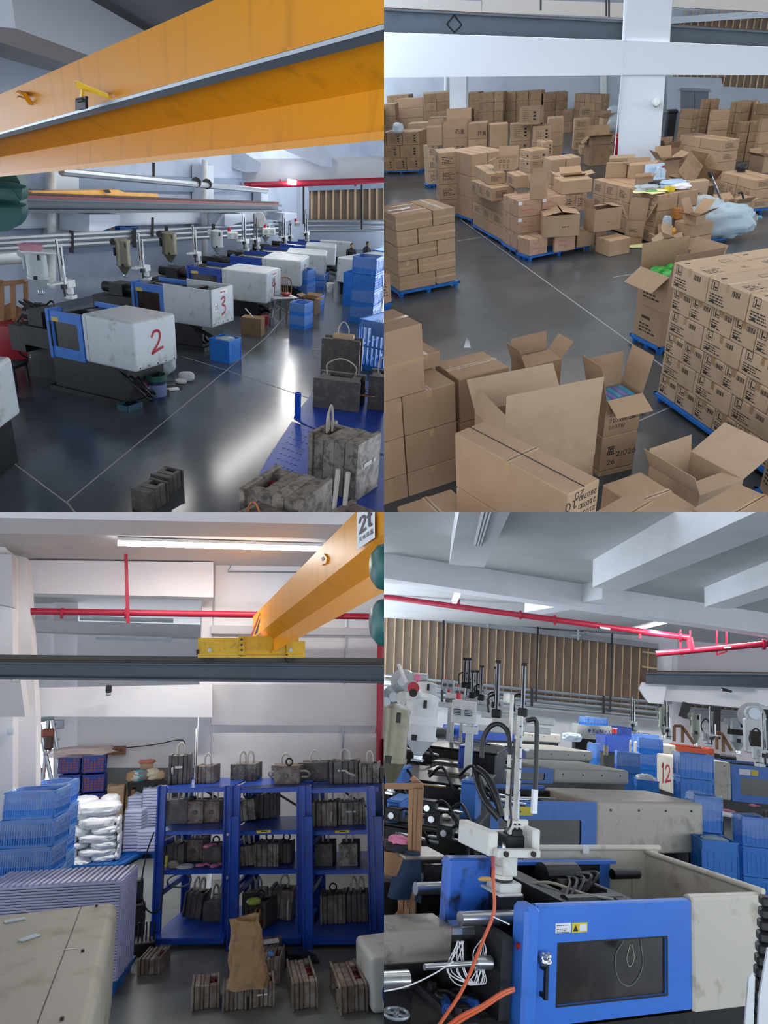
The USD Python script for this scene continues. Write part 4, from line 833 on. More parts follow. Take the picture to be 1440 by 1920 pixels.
def tr_front():
 f=lambda z,near,left,right,**k:S.fit(z,near,left,right,top=True,**k)
 def col(q,n,desc,nx=1,style='clear seam',**k):
  q=dict(q);q['C']=q['C']-A([0,0,q['h']*(n-1)]);q['h']*=n;return stack(S,q,n,nx,1,desc,style,None,desc,.012,**k)
 q=f(1.5,(683,765),None,(856,716),la=1.0,ybot=840);col(q,3,'of large-carton wall, lower left',([.4],))
 q2=S.fit(1.5,(690,764),None,(798,732),la=.75,ytop=636);carton(S,q2,'large carton topping the wall at the left edge','clear band')
 q2=S.fit(1.5,(776,700),None,(826,686),la=.6,ytop=672);carton(S,q2,'carton behind the topping carton, lower left','clear')
 q=f(1.45,(860,712),(830,655),(952,670),ybot=795);col(q,2,'of dark-seamed pair beside the wall')
 q=f(1.25,(985,690),(966,662),(1050,662),ybot=740);open_carton(S,q,'small open carton behind the long open one',(-80,40,6,20),fl=.3)
 q=f(1.3,(945,830),(898,722),(1116,770),ybot=890);q['sy']=min(q['sy'],.9);q['C']=q['P']+q['a']*q['sy']/2+q['b']*q['sx']/2-[0,0,q['h']]
 zc=q['C'][2];open_carton(S,q,'long open carton with a wide front flap standing up',(4,-70,40,-10),fl=(.6,.3,.42,.3),mat=card_pale)
 carton(S,dict(q,h=.55),'sealed carton under the long open one','band',z=zc-.555,mat=card_pale)
 q=f(1.15,(1138,752),(1108,716),(1203,728),ybot=820)
 codes=lambda t,sx,sy,h:t.part('print',join(*[face(text(s_,h*.1),'R',sx,sy,h,sx*(.12+.29*j),h*(.72-.18*i))for i,r in enumerate((('21011','21012','21013'),('21026','21029','21032'),('21031','26056','26057'),('26076',)))for j,s_ in enumerate(r)],*[face(frame_mark(h*.1,h*.1,.006),'R',sx,sy,h,sx*(.12+.29*j)+h*.37,h*(.72-.18*i))for i,n_ in enumerate((3,3,3,1))for j in range(n_)]),ink)
 def packs(t,sx,sy,h):
  for k in range(5):t.part('packet',cbox(sx*.16,sy*.7,h*.3,(-sx*.35+sx*.17*k,0,h*.8),.01),[look('packet_blue',0x3D8FB0,.3),look('packet_violet',0x6E6FA8,.3)][k%2])
 open_carton(S,q,'open carton of blue packets with number boxes and tall flaps',(118,12,6,14),fl=(.3,.5,.4,.5),contents=packs,mark=codes)
 c=dict(q,sx=q['sx']*1.02,sy=q['sy']*1.02);t=carton(S,c,'taped carton with handwriting under the blue packets carton','clear',z=q['C'][2]-q['h']-.01)
 sx,sy,h=c['sx'],c['sy'],c['h'];t.part('handwriting',join(face(han(['lan'],h*.26),'R',sx,sy,h,sx*.14,h*.45),face(text('2/026',h*.15),'R',sx,sy,h,sx*.42,h*.36),face(text('26',h*.14),'R',sx,sy,h,sx*.18,h*.16)),ink)
 carton(S,c,'carton at the foot of the blue packets carton',z=q['C'][2]-2*q['h']-.02)
 q=f(2.0,(1066,928),(860,796),(1123,893),h=.62);t=carton(S,q,'huge sealed carton with a dark lid seam, large in front','seam clear turn');sx,sy,h=q['sx'],q['sy'],q['h']
 k=sx*.42/3.5;t.part('print',join(*[face(turned(text(s_,k,True)),'R',sx,sy,h,sx*.93,h*.88-k*1.9*i)for i,s_ in enumerate(('28076','21031','21020','21026'))],*[face(frame_mark(k*.9,k*.9,.006),'R',sx,sy,h,sx*.36,h*.88-k-k*1.9*i)for i in range(4)]),ink)
 t.part('handwriting',join(face(turned(text('20',k*1.5)),'R',sx,sy,h,sx*.52,h*.97),face(turned(text('10',k*1.9)),'R',sx,sy,h,sx*.32,h*.86)),ink)
 t.part('dark_seam',box(.012,sy,.001,(0,0,h+.003)),ink)
 carton(S,dict(q),'carton under the huge sealed one',z=q['C'][2]-.625)
 q=f(1.0,(800,1010),(752,942),(905,965),h=.6);carton(S,q,'taped carton lying before the large-carton wall','clear seam')
 q=f(.9,(1240,985),(1150,879),(1308,935),h=.6);carton(S,q,'carton with taped lid between huge carton and fallen open one','seam turn')
 q=f(1.12,(1196,1000),(1123,945),(1250,940),h=.6);carton(S,q,'carton with dark seam right of the huge carton','seam')
 q=f(.75,(1312,930),(1232,848),(1384,872),h=.5);open_carton(S,q,'empty open carton with a long ribbed flap, lower right',(-100,62,10,25),fl=(.3,.55,.22,.3),mat=card_pale,contents=lambda t,sx,sy,h:t.part('packet',cbox(.2,.14,.08,(-sx*.1,-sy*.32,.06),.02),look('packet_blue',0)))
 q=f(1.0,(1405,1005),(1306,937),(1475,925),h=.6);carton(S,q,'carton with black lid seam at the lower right corner','seam')
 g=S.at(876,652,.3);solo(S,'plastic_bag',move(grid(6,8,lambda u,v:np.stack([(u-.5)*.1*(1.3-v),.05*np.sin(4*v),v*.22],1)),g+[0,0,.0]),paper,'white plastic strip standing behind the dark-seamed pair','bag',smooth=True)
tr_cartons();tr_front()
# ================================================================== the moulding hall seen from the crane (upper left view)
S=TL
def tl_setting():
 A0,B0=S.at(-80,610),S.at(560,468);dl=unit(B0-A0);nl=A([-dl[1],dl[0]]);
 onL=lambda x,y,off=0.:S.ahead(x,y,A0+A([*(-nl*off),0]),nl)
 Yf=S.at(640,466)[1];onF=lambda x,y,off=0.:S.ahead(x,y,(0,Yf-off,0))
 struct(S,'floor',b2(-40,2,-.1,30,Yf+8,0),look('dark_concrete',0x444C54,.17,spot=0x525A62,spot_scale=.5,spot_at=(.4,.7)))
 for a,b in(((125,942),(500,632)),((427,695),(700,788)),((-20,835),(128,945)),((340,668),(427,695)),((128,945),(180,1010)),((500,632),(600,520))):struct(S,'floor_joint',move(bar(S.at(*a),S.at(*b),.03,.004),(0,0,.002)),joint_m)
 r0,r1=A0+dl*1-A([*(nl*5),0]),A0+dl*18-A([*(nl*5),0]);unseen_tube_row(S,[r0[0],r0[1],7.3],[r1[0],r1[1],7.3],6,25.,'unseen row of tube lamps lighting the machine tails');cool=look('cool_white_paint',0xBEC9DA,.8,spot=0xB0BCCF,spot_scale=.6)  # lamps out of view behind the girder, placed to light the machine row
 def quadL(pts,t,off,name,mat,**k):
  q=[onL(x,y,off)for x,y in pts];return struct(S,name,loft(q,A([*(nl*t),0])),mat,**k)
 def quadF(pts,t,off,name,mat,**k):
  q=[onF(x,y,off)for x,y in pts];return struct(S,name,loft(q,A([0,t,0])),mat,**k)
 quadL([(-60,-160),(580,200),(580,520),(-60,660)],.2,0,'wall_left',cool)
 quadF([(480,180),(800,180),(800,560),(480,560)],.2,0,'wall_far',cool)
 struct(S,'ceiling',b2(-40,-3,8.2,30,Yf+2,8.4),look('grey_ceiling',0x8E9096,.85))
 # ceiling beams; light and shading are put into two copies of the grey
 g1=look('ceiling_beam_lit_tone',0xC3C8CE,.8);g2=look('ceiling_beam_shaded_tone',0x8A8E95,.85)
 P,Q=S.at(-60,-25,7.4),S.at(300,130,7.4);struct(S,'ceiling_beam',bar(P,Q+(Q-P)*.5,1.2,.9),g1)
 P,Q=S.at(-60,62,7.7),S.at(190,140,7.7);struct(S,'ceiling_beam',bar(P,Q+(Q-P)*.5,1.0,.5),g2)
 # far ceiling beams over the hall
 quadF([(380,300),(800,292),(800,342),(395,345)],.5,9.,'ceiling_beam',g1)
 for pts in([(372,296),(455,285),(490,306),(487,322),(462,324)],[(530,278),(600,272),(624,290),(622,314),(604,312)],[(262,322),(330,318),(388,330),(388,344),(300,340)]):
  q=[onF(x,y,10.)for x,y in pts];struct(S,'ceiling_beam',loft(q,A([0,1.,0])),cool)
  # white bands and pillars on the left wall
 band=look('pale_band_paint',0xD3DCE8,.8);shade=look('slate_band_paint',0x8F9FB4,.8)
 quadL([(-60,318),(500,338),(500,362),(-60,352)],.3,.2,'wall_band',shade)
 quadL([(-60,396),(520,396),(520,415),(-60,432)],.4,.5,'wall_band',band)
 for x0,x1,n in((104,148,'first'),(378,401,'second'),(490,503,'third')):quadL([(x0,310),(x1,310),(x1,470 if x0<200 else 445),(x0,480 if x0<200 else 450)],.5,.6,'pillar',band,label=f'white pillar, {n} along the left wall')
 for x,w in((97,6),(384,4)):solo(S,'drain_pipe',stretch(onL(x,300,1.),onL(x,540,1.),.14,12),white_metal,f'white drain pipe beside the {"first" if x < 200 else "second"} pillar','pipe',smooth=40)
 # corbels that carry the rail
 for(x0,y0,x1,y1,n)in((112,396,172,430,'first'),(378,396,419,419,'second'),(496,396,521,411,'third')):
  q=[onL(x0,y0,.8),onL(x1,y0,.8),onL(x1,y0+(y1-y0)*.55,.8),onL(x0+(x1-x0)*.25,y1,.8),onL(x0,y1,.8)]
  struct(S,'corbel',loft(q,A([*(-nl*1.2),0])),band,label=f'white concrete corbel under the crane rail, {n} from the near end')
  # crane rail beam along the left wall
 t=Thing(S,'crane_beam','grey-blue crane runway beam with red conductor rail along the left wall','beam',(0,0,0))
 q=[onL(-60,371,1.6),onL(521,386,1.6),onL(521,395,1.6),onL(-60,395,1.6)];t.part('web',loft(q,A([*(nl*.1),0])),steel_blue)
 for y0,y1,w in((368,385,.5),(395,395,.5)):t.part('flange',bar(onL(-60,y0,1.7),onL(521,y1,1.7),w,.1),steel_blue)
 t.part('rail',bar(onL(-60,362,1.7),onL(521,381,1.7),.12,.14),rail_brown)
 t.part('conductor_rail',bar(onL(-60,365.5,1.95),onL(521,383.5,1.95),.06,.08),look('red_conductor',0x7A3038,.5))
 # second crane parked in the distance
 t=Thing(S,'crane_girder','distant yellow crane girder parked behind the runway beam','crane',(0,0,0));yl=look('crane_yellow',0xE2A21E,.35,spot=0xD0901A,spot_scale=2.)
 t.part('girder',loft([onL(40,357,1.2),onL(205,354,1.2),onL(218,360,1.2),onL(218,369,1.2),onL(40,364,1.2)],A([*(-nl*.4),0])),yl);t.part('end_carriage',loft([onL(218,359,1.2),onL(280,362,1.2),onL(280,372,1.2),onL(218,370,1.2)],A([*(-nl*.4),0])),yl)
 t.part('chevron',loft([onL(193,356,1.7),onL(203,355,1.7),onL(208,362,1.7),onL(199,362,1.7)],A([*(-nl*.02),0])),look('black_ink',0))
 # water pipes along the wall
 for k,(ya,yb)in enumerate(((450,420),(459,428),(469,437))):
  struct(S,'wall_pipe',stretch(onL(-30,ya,2.4),onL(520,yb,1.6),.085,8),galv,smooth=40,label=f'galvanised water pipe on the left wall, {ORD[k+1]} from the top');
  struct(S,'wall_pipe',stretch(onF(480,yb-4,.8),onF(800,yb-5,.8),.11,8),galv,smooth=40,label=f'galvanised water pipe on the far wall, {ORD[k+1]} from the top')
 struct(S,'wall_pipe',stretch(onL(-30,484,2.2),onL(70,478,2.2),.22,12),white_metal,smooth=40,label='thick white pipe low on the left wall')
 for k,x in enumerate((134,252,312,400)):struct(S,'pipe_bracket',bar(onL(x,432-k*4,2.3),onL(x,474-k*10,2.3),.14),dark_metal)
 # frames of the lit room seen through the wall
 for k,(x0,y0,x1,y1,m)in enumerate(((152,428,195,458,'blue'),(0,445,88,468,'blue'),(10,458,40,470,'tan'),(190,425,205,448,'tan'),(215,424,250,446,'blue'))):
  q=[onL(x0,y0,.3),onL(x1,y0,.3),onL(x1,y1,.3),onL(x0,y1,.3)]
  solo(S,'storage_box',loft(q,A([*(-nl*.25),0])),blue_pl if m=='blue' else card,f'{"blue plastic" if m == "blue" else "brown"} box stored on the wall ledge, {ORD[k+1]} listed along it','box')
 quadL([(-60,478),(330,452),(330,460),(-60,492)],.3,.7,'wall_ledge',shade)
 # board wall with battens, far end
 t=Thing(S,'wall_board','brown board wall with battens at the far end of the machines',None,(0,0,0),kind='structure')
 t.part('board',loft([onF(513,360,.3),onF(800,350,.3),onF(800,419,.3),onF(513,408,.3)],A([0,.1,0])),fibre_board)
 for k in range(16):
  x=516+k*13.6;t.part('batten',bar(onF(x,360-k*.5,.4),onF(x,408+k*.7,.4),.13,.13),batten_wood)
 quadF([(500,352),(800,340),(800,350),(500,361)],.3,.6,'wall_band',shade)
 # red sprinkler main and lamp
 t=Thing(S,'sprinkler_pipe','red sprinkler pipe under the far beam','pipe',(0,0,0));t.part('pipe',stretch(onF(458,348,9.6),onF(800,335,9.6),.16,12),look('sprinkler_red',0xA3203A,.35),smooth=40)
 for x in(525,556,666):t.part('clamp',bar(onF(x,336,9.6),onF(x,349,9.6),.1),look('sprinkler_red',0))
 t=Thing(S,'tube_lamp','lit tube lamp below the far red pipe','lamp',(0,0,0));t.part('tube',bar(onF(540,340,9.9),onF(555,343,9.9),.3,.25),look('lamp_glow',0xF4F8FF,.5,emit=14.))
 for k,(x,ya,yb)in enumerate(((288,305,344),(569,350,420),(678,346,430),(286,408,444))):struct(S,'hanging_rod',bar((onF if x>500 else onL)(x,ya,2.2),(onF if x>500 else onL)(x,yb,2.2),.1),dark_metal)
 t=Thing(S,'cable_track','grey cable track hung under the beams above the machines','track',(0,0,0));t.part('track',stretch(onL(115,322,3.),onL(500,358,3.),.12,8),galv,smooth=40)
 for x,y in((368,342),(388,345)):t.part('roller',cyl(.2,.1,onL(x,y,3.),'y',12),dark_metal)
 t=Thing(S,'crane_motor','dark green crane hoist motor at the left edge','motor',(0,0,0));gm=look('motor_green',0x1E5A56,.4);c=onL(0,367,5.)
 for k,y in enumerate((350,385)):t.part('motor_housing',cyl(.55,.8,onL(0,y,5.),'y',20),gm,smooth=40);t.part('fan_cowl',move(lathe([(.5,0),(.55,.05),(.3,.1),(0,.1)],20),onL(0,y,5.9)),gm)
tl_setting()
unseen_tube_row(TL,(5,40,7.9),(6.8,50,7.9),3,24.,'unseen row of tube lamps lighting the far end of the aisle')  # lamps out of view, set where their reflection brightens the aisle floor
def tl_crane():
 d=S.ray(-450,375);P0=A([0,0,S.H])+S.ray(720,262)*5.2
 w=unit(np.cross(d,[0,0,1]));w=w if w[1]>0 else-w;n=np.cross(w,d);n=n if n[2]>0 else-n
 def pt(y,off):
  r=S.ray(720,y);o=P0+w*off-A([0,0,S.H]);return A([0,0,S.H])+r*((w@o)/(w@r))
 yl=look('crane_girder_yellow',0xE0930F,.38,spot=0xC98512,spot_scale=5.,spot_at=(.55,.75),stretch=(1.,1.,.12),spec=.25)
 t=Thing(S,'crane_girder','big yellow overhead crane girder crossing close above the machines','crane',(0,0,0));L=d*22;b=-d*1.5
 def bit(name,ys,mat,**k):t.part(name,move(loft([pt(y,o)for y,o in ys],L-b),b),mat,**k)
 bit('web',[(-140,0),(40,0),(40,.04),(-140,.04)],yl)
 bit('edge_bead',[(36,-.03),(44,-.03),(44,.03),(36,.03)],yl)
 bit('cable_rail',[(45,-.13),(55,-.13),(55,.0),(45,.0)],look('rail_aluminium',0xB9C2C9,.35,metal=.5))
 bit('conductor_strip',[(55,-.12),(76,-.1),(76,-.02),(55,-.02)],look('conductor_black',0x1B2433,.5))
 bit('under_plate',[(76,.0),(166,.34),(166,.37),(70,.04)],yl)
 bit('lower_web',[(163,.34),(246,.30),(246,.36),(163,.38)],yl)
 bit('bottom_flange',[(245,.25),(262,.25),(262,.75),(250,.75)],yl)
 # bracket that holds the conductor strip, and a lifting eye
 def hit(x,y,off=-.02):
  r=S.ray(x,y);o=P0+w*off-A([0,0,S.H]);return A([0,0,S.H])+r*((w@o)/(w@r))
 t.part('bracket',join(loft([hit(143,153,-.3),hit(203,178,-.05),hit(203,184,-.05),hit(143,166,-.3)],w*.03),loft([hit(143,153,-.3),hit(203,178,-.05),hit(196,176,-.02),hit(140,154,-.3)],A([0,0,.01]))),look('bracket_yellow',0xF0C020,.4))
 t.part('bracket_plate',loft([hit(141,184,-.3),hit(160,180,-.3),hit(160,203,-.3),hit(141,207,-.3)],w*.03),black_rubber)
 t.part('bracket_bolt',tube([hit(146,189,-.34),hit(156,187,-.34)],.02,8),dark_metal)
 t.part('bracket_strut',loft([hit(149,166,-.29),hit(153,167,-.29),hit(153,182,-.29),hit(149,182,-.29)],w*.03),look('bracket_yellow',0))
 t.part('lifting_eye',join(tube([hit(33,178),hit(37,174,-.08),hit(47,178,-.1),hit(58,194,-.03)],.035,6),loft([hit(33,180,-.02),hit(56,190,-.02),hit(58,197,-.02)],w*.03)),yl)
tl_crane()
def tl_machines():
 zz=lambda x,yf,y:float(S.up(S.at(x,yf),y))
 hood2=look('hood_cool_white',0xC3CBD0,.42,spot=0x9A9A95,spot_scale=2.6,spot_at=(.56,.72))
 M={}
 rows=[(8,(660,454),(600,452),(666,451),496,484,561,False),(7,(630,463),(572,460),(642,458),515,499,527,False),(6,(611,478),(535,474),(624,472),540,517,484,False),(5,(565,489),(490,483),(582,481),562,539,435,False),(4,(500,512),(414,502),(527,501),600,571,354,False),(3,(395,545),(305,531),(437,532),664,615,250,True),(2,(247,606),(151,578),(327,577),772,700,90,False)]
 names={8:'plain grey moulding machine farthest along the row',7:'pale moulding machine second from the far end',6:'moulding machine marked six in red, before a stack of two crates',5:'grey-topped moulding machine marked five in red',4:'moulding machine marked four in red with a paint drip below it',3:'moulding machine marked three in red, its hood open on top',2:'nearest whole moulding machine, marked two in red'}
 for n,near,left,right,yf,hb,gl,op in rows:
  z=zz(near[0],yf,near[1]);M[n]=machine(S,near,left,right,z,hb,gl,names[n],number=str(n)if n<7 else None,open_top=op,hood=hood2,tag=n in(3,4),win=n<5,blue=guard_m if n<4 else deep_blue)
 q=S.fit(zz(20,860,668),(-70,720),None,(22,668),la=2.4,top=True,ybot=840);t=Thing(S,'moulding_machine','moulding machine of which only a white hood corner shows, lower left','machine',q['C'],q['yaw']);t.part('hood',rbox(q['sx'],q['sy'],q['h'],(0,0,q['h']/2),.07),hood2,smooth=50)
 t.part('base',box(q['sx']*.8,q['sy']*.9,q['C'][2],(0,0,-q['C'][2]/2)),grease)
 q=S.fit(zz(706,560,490),(706,492),None,(770,480),la=2.,top=True,ybot=540);t=Thing(S,'moulding_machine','pale machine end at the right edge behind the crate stacks','machine',q['C'],q['yaw']);t.part('hood',rbox(q['sx'],q['sy'],q['h'],(0,0,q['h']/2),.07),hood2,smooth=50);t.part('base',box(q['sx']*.9,q['sy']*.9,q['C'][2],(0,0,-q['C'][2]/2)),grease)
 z3=M[3];q=z3 .q;
 t=z3;t.part('round_sticker',cyl(.13,.004,(q['W']*.2,-.004,q['zb']+.5*(q['zt']-q['zb'])),'y',18),paper);t.part('sticker_number',move(face(text('15',.12),'R',q['W'],q['L'],1,q['W']*.14,0,.008),(q['W']/2,q['L']/2,q['zb']+.5*(q['zt']-q['zb'])-.05)),ink)
 # hoppers
 def hop(x,y0,y1,y2,half,mc,mat,label,blower=1):
  """neck foot at (x, y2); barrel from y0 to y1"""
  c=on(mc,1.22,.45);z=c[2]-.3;r=S.ray(x,y2);p=S.ahead(x,y2,c,(0,1));rr=abs(S.ahead(x+half,y1,c)[0]-S.ahead(x-half,y1,c)[0])/2
  zt,zm=S.ahead(x,y0,c)[2],S.ahead(x,y1,c)[2];tot=zm-p[2];return hopper(S,p,rr,zt-zm,tot*.72,label,mat,neck=tot*.28,blower=blower)
 h=hop(77,474,520,552,20,M[2],grey_hop,'grey hopper dryer with a rag on its lid, at the nearest machine')
 p=S.ahead(60,468,on(M[2],1.22,.45));solo(S,'rag',move(blob(.5,.35,.22,12,.3),p+[0,-.1,.05]),look('pink_rag',0xC08A98,.8),'pinkish rag lying on the grey hopper lid','rag',smooth=True)
 solo(S,'rag',move(blob(.9,.5,.08,13,.3),S.ahead(75,473,on(M[2],1.22,.45))+[0,-.05,.02]),paper,'white sheet under the rag on the grey hopper','rag',smooth=True)
 hop(235,452,497,520,14,M[3],olive,'olive steel hopper dryer with a black blower, at the open-topped machine',2);hop(320,438,475,497,14,M[4],olive,'olive steel hopper dryer behind the open-topped machine, nearer the pipes',2)
 hop(408,434,462,480,11,M[5],grey_hop,'pale grey hopper dryer behind the machine with the paint drip');hop(498,422,442,455,9,M[7],grey_hop,'pale grey hopper dryer second from the far end');hop(525,418,435,446,8,M[8],grey_hop,'small pale hopper dryer at the far machines')
 def rob(x,yb,yt,mc,u,label,**k):
  c=on(mc,u,.35);p=S.ahead(x,yb,c);s_=(S.ahead(x,yt,c)[2]-p[2])/1.38;return robot(S,p,s_,label,-.5,**k)
 rob(134,560,447,M[2],.93,'white take-out robot with looping black hoses on the nearest machine');rob(276,525,437,M[3],.95,'white take-out robot on the open-topped machine');rob(372,495,421,M[4],.95,'white take-out robot with a black hose arch on the machine with the drip')
 rob(462,470,400,M[5],.95,'take-out robot with tall grey arm, left of the far pair',dark=True);rob(483,466,400,M[6],.95,'take-out robot with tall grey arm, right of the far pair',dark=True);rob(535,460,402,M[7],.95,'take-out robot with tall arm before the far batten wall',dark=True);rob(546,456,404,M[8],1.0,'take-out robot at the far end, left of the pair of posts',dark=True);rob(576,452,393,M[8],.6,'far take-out robot with a pair of tall posts',dark=True)
 def ctrl(x0,x1,y0,y1,mc,label):
  c=on(mc,1.1,.3);a,b=S.ahead(x0,y1,c),S.ahead(x1,y0,c);t=Thing(S,'control_box',label,'control box',(a+b)/2);t.part('case',cbox(b[0]-a[0],.3,b[2]-a[2],(0,0,0),.03),white_metal)
  for k in(-1,1):t.part('fan_grille',cyl(abs(b[2]-a[2])*.28,.02,(k*(b[0]-a[0])*.24,-.16,0),'y',14),galv)
  t.part('beacon',cyl(.07,.16,(-(b[0]-a[0])*.3,0,(b[2]-a[2])/2+.08)),look('beacon_red',0xC02028,.3))
 ctrl(426,446,435,448,M[5],'white control box with two fans, nearer of the two along the left wall');ctrl(492,516,428,440,M[6],'white control box with two fans, farther of the two along the left wall');ctrl(552,562,416,424,M[8],'small white control box at the far robots')
 t=Thing(S,'fan_disc','white round lid tilted up among the far robots','lid',S.ahead(487,412,on(M[6],1.1,.3)));t.part('disc',move(cyl(.34,.03,(0,0,0),'y',22),(0,0,0),rotz(-.8)),white_metal)
 return M
M_TL=tl_machines()
def tl_clutter():
 g=S.at
 t=Thing(S,'injection_clutter','dark hoses, valves and orange coils at the tail of the nearest machine','machine part',(0,0,0));c=g(60,690);rr=random.Random(21)
 for k in range(9):
  p=S.ahead(rr.uniform(56,88),rr.uniform(560,640),c);t.part('valve',cbox(.22,.2,.18,p,.02),dark_metal);t.part('hose',tube(curve([p,p+[rr.uniform(-.3,.3),-.2,.2],p+[rr.uniform(-.4,.4),-.25,-.3],p+[rr.uniform(-.3,.3),-.1,-.6]],16),.025,6),hose_blk,smooth=50)
 t.part('coil',tube([S.ahead(70+16*k/40,610-14*k/40,c)+[.07*math.cos(k*1.1),-.3,.07*math.sin(k*1.1)]for k in range(40)],.012,5),copper,smooth=50)
 # timber stand at the left
 t=Thing(S,'timber_stand','raw timber stand with railing beside the nearest machine','stand',(0,0,0));c=g(25,668)
 P=lambda x,y,o=0.:S.ahead(x,y,c+A([0,o,0]))
 t.part('platform',loft([P(0,596),P(49,585),P(49,592),P(0,604)],A([0,1.,0])),timber);t.part('deck',loft([P(0,580,.3),P(20,571,.3),P(49,585),P(0,600)],A([0,0,.05])),timber)
 for x0,y0,x1,y1 in((2,525,6,655),(48,527,52,670),(24,532,26,595),(0,533,48,527),(8,622,30,598),(30,596,47,612)):t.part('timber_bar',bar(P(x0,y0),P(x1,y1),.11),timber)
 t.part('plank',bar(P(26,645,-.2),P(52,647,-.2),.06,.32),timber)
 t=Thing(S,'red_drum','large red plastic drum behind the timber stand','drum',g(22,682));t.part('drum',move(lathe([(.0,0),(.62,.05),(.7,.5),(.6,.95),(0,1.)],24),(0,.8,.0)),red_pl,smooth=40)
 q=S.fit(0,(32,728),None,(58,716),la=.7,ytop=688);t=Thing(S,'stool','low dark green stool beside the nearest machine','stool',q['C'],q['yaw']);sx,sy,h=q['sx'],q['sy'],q['h']
 t.part('seat',cbox(sx,sy,.08,(0,0,h-.04),.01),look('dark_green_paint',0x22312F,.6))
 for i in(-1,1):
  for j in(-1,1):t.part('leg',box(.05,.05,h-.08,(i*(sx/2-.04),j*(sy/2-.04),(h-.08)/2)),look('dark_green_paint',0))
 c=g(76,704);t=Thing(S,'plastic_pipework','white plastic water pipes standing beside the nearest machine','pipe',(0,0,0));P=lambda x,y,o=0.:S.ahead(x,y,c+A([0,o,0]))
 for pts in([(75,630),(75,678)],[(81,630),(82,680)],[(57,668),(82,680)],[(57,664),(76,673)],[(70,628),(81,630)]):t.part('pipe',stretch(P(*pts[0]),P(*pts[1]),.04,8),paper,smooth=40)
 t=Thing(S,'hose_bundle','orange and red hoses hanging at the nearest machine','hose',(0,0,0))
 for k in range(5):t.part('hose',tube(curve([P(76+k*2,590,-.05*k),P(68+k*4,605,-.1),P(82-k*2,622,-.1),P(90,640+k*2,-.1),P(86-k,668,-.05)],24),.022,6),copper,smooth=50)
 def pail(p,r,h,mat,label,name='bucket',extra=None):
  t=Thing(S,name,label,'bucket',p);t.part('body',lathe([(r*.8,0),(r,h),(r*.94,h),(r*.75,.03),(0,.03)],20,False),mat,smooth=40);t.part('handle',tube(curve([(-r,0,h*.9),(-r*.7,-r*.8,h*.6),(r*.7,-r*.8,h*.6),(r,0,h*.9)],14),.012,5),paper)
  if extra:extra(t)
  return t
 pail(g(82,701),.17,.28,red_pl,'small red bucket with white handle beside the nearest machine')
 pail(g(266,749),.22,.5,look('maroon_plastic',0x5A2230,.45),'maroon bucket under the near hood corner',extra=lambda t:t.part('rag',move(blob(.3,.3,.12,3,.3),(0,0,.48)),look('pink_rag',0),smooth=True))
 t=Thing(S,'paint_can','dark blue drum with a green rim and pale label','can',g(294,747));t.part('body',lathe([(.24,0),(.25,.48)],24),look('navy_can',0x1D2C55,.35),smooth=40);t.part('rim',lathe([(.25,.46),(.28,.48),(.28,.62),(.24,.62),(.22,.5)],24,False),look('green_rim',0x1F4F44,.4),smooth=40);t.part('label_sheet',lathe([(.252,.1),(.254,.4)],24,False),look('can_label',0x6A7AA0,.4))
 q=S.fit(0,(240,773),(222,764),(265,757),ytop=762);t=Thing(S,'drip_tray','teal drip tray with dark oil under the nearest machine','tray',q['C'],q['yaw']);sx,sy,h=q['sx'],q['sy'],q['h']
 t.part('tray',join(box(sx,sy,.02,(0,0,.01)),box(sx,.03,h,(0,-sy/2,h/2)),box(sx,.03,h,(0,sy/2,h/2)),box(.03,sy,h,(-sx/2,0,h/2)),box(.03,sy,h,(sx/2,0,h/2))),dark_tray);t.part('oil',box(sx*.95,sy*.95,.02,(0,0,h*.5)),grease)
 solo(S,'sack',move(blob(.62,.5,.8,31,.2),g(308,706)+[0,.3,.4]),look('white_sack',0xC9D4E0,.5),'white plastic sack slumped behind the navy drum','sack',smooth=True)
 solo(S,'sack',move(blob(.3,.3,.5,33,.2),g(318,700)+[0,.3,.4]),look('blue_cloth',0x274A8A,.7),'blue cloth against the white sack','cloth',smooth=True)
 solo(S,'foam_block',move(blob(.42,.3,.26,35,.12),g(350,714)+[0,0,.12]),look('foam_white',0xC6CACB,.7),'white foam lump on the floor right of the sack','foam',smooth=True);solo(S,'foam_block',move(blob(.3,.3,.12,37,.2),g(340,718)+[0,0,.05]),look('foam_white',0),'flat white scrap beside the foam lump','foam',smooth=True)
 t=Thing(S,'power_strip','white power strip with a tangled lead on the floor','power strip',g(324,732),.4);t.part('strip',cbox(.32,.1,.06,(0,0,.03),.01),paper);t.part('lead',tube(curve([(.1,0,.03),(.3,.1,.02),(.2,.35,.02),(-.2,.4,.02),(-.35,.2,.02),(-.1,.6,.02),(.3,.7,.02)],30),.012,5),hose_blk)
 t=Thing(S,'spray_can','white spray can on the floor beside the bucket','can',g(103,712));t.part('body',cyl(.06,.24,(0,0,.12)),white_metal,smooth=40);t.part('cap',cyl(.045,.06,(0,0,.27)),paper)
 t=Thing(S,'floor_hoses','black hydraulic hoses heaped under the near hood corner','hose',(0,0,0));c=g(235,740);P=lambda x,y,o=0.:S.ahead(x,y,c+A([0,o,0]))
 for k in range(7):t.part('hose',tube(curve([P(205+k*3,700+k*2,-.1),P(196+k,720+k,-.15),P(215+k*4,712+k*3,-.2),P(250+k*3,735-k*2,-.2),P(276,690+k*4,.0)],26),.028,6),hose_blk,smooth=50)
 # aisle: crates, carton, table, chair
 film_in=lambda t,sx,sy,h:t.part('film_bag',move(blob(sx*.8,sy*.8,h*.4,5,.3),(0,0,h*.86)),film_white,smooth=True)
 q=S.fit(0,(430,682),(395,669),(448,662),ytop=641);crate(S,q,'blue crate with clear film inside, on the floor before the open-topped machine',filmed=False,contents=film_in,solid=True)
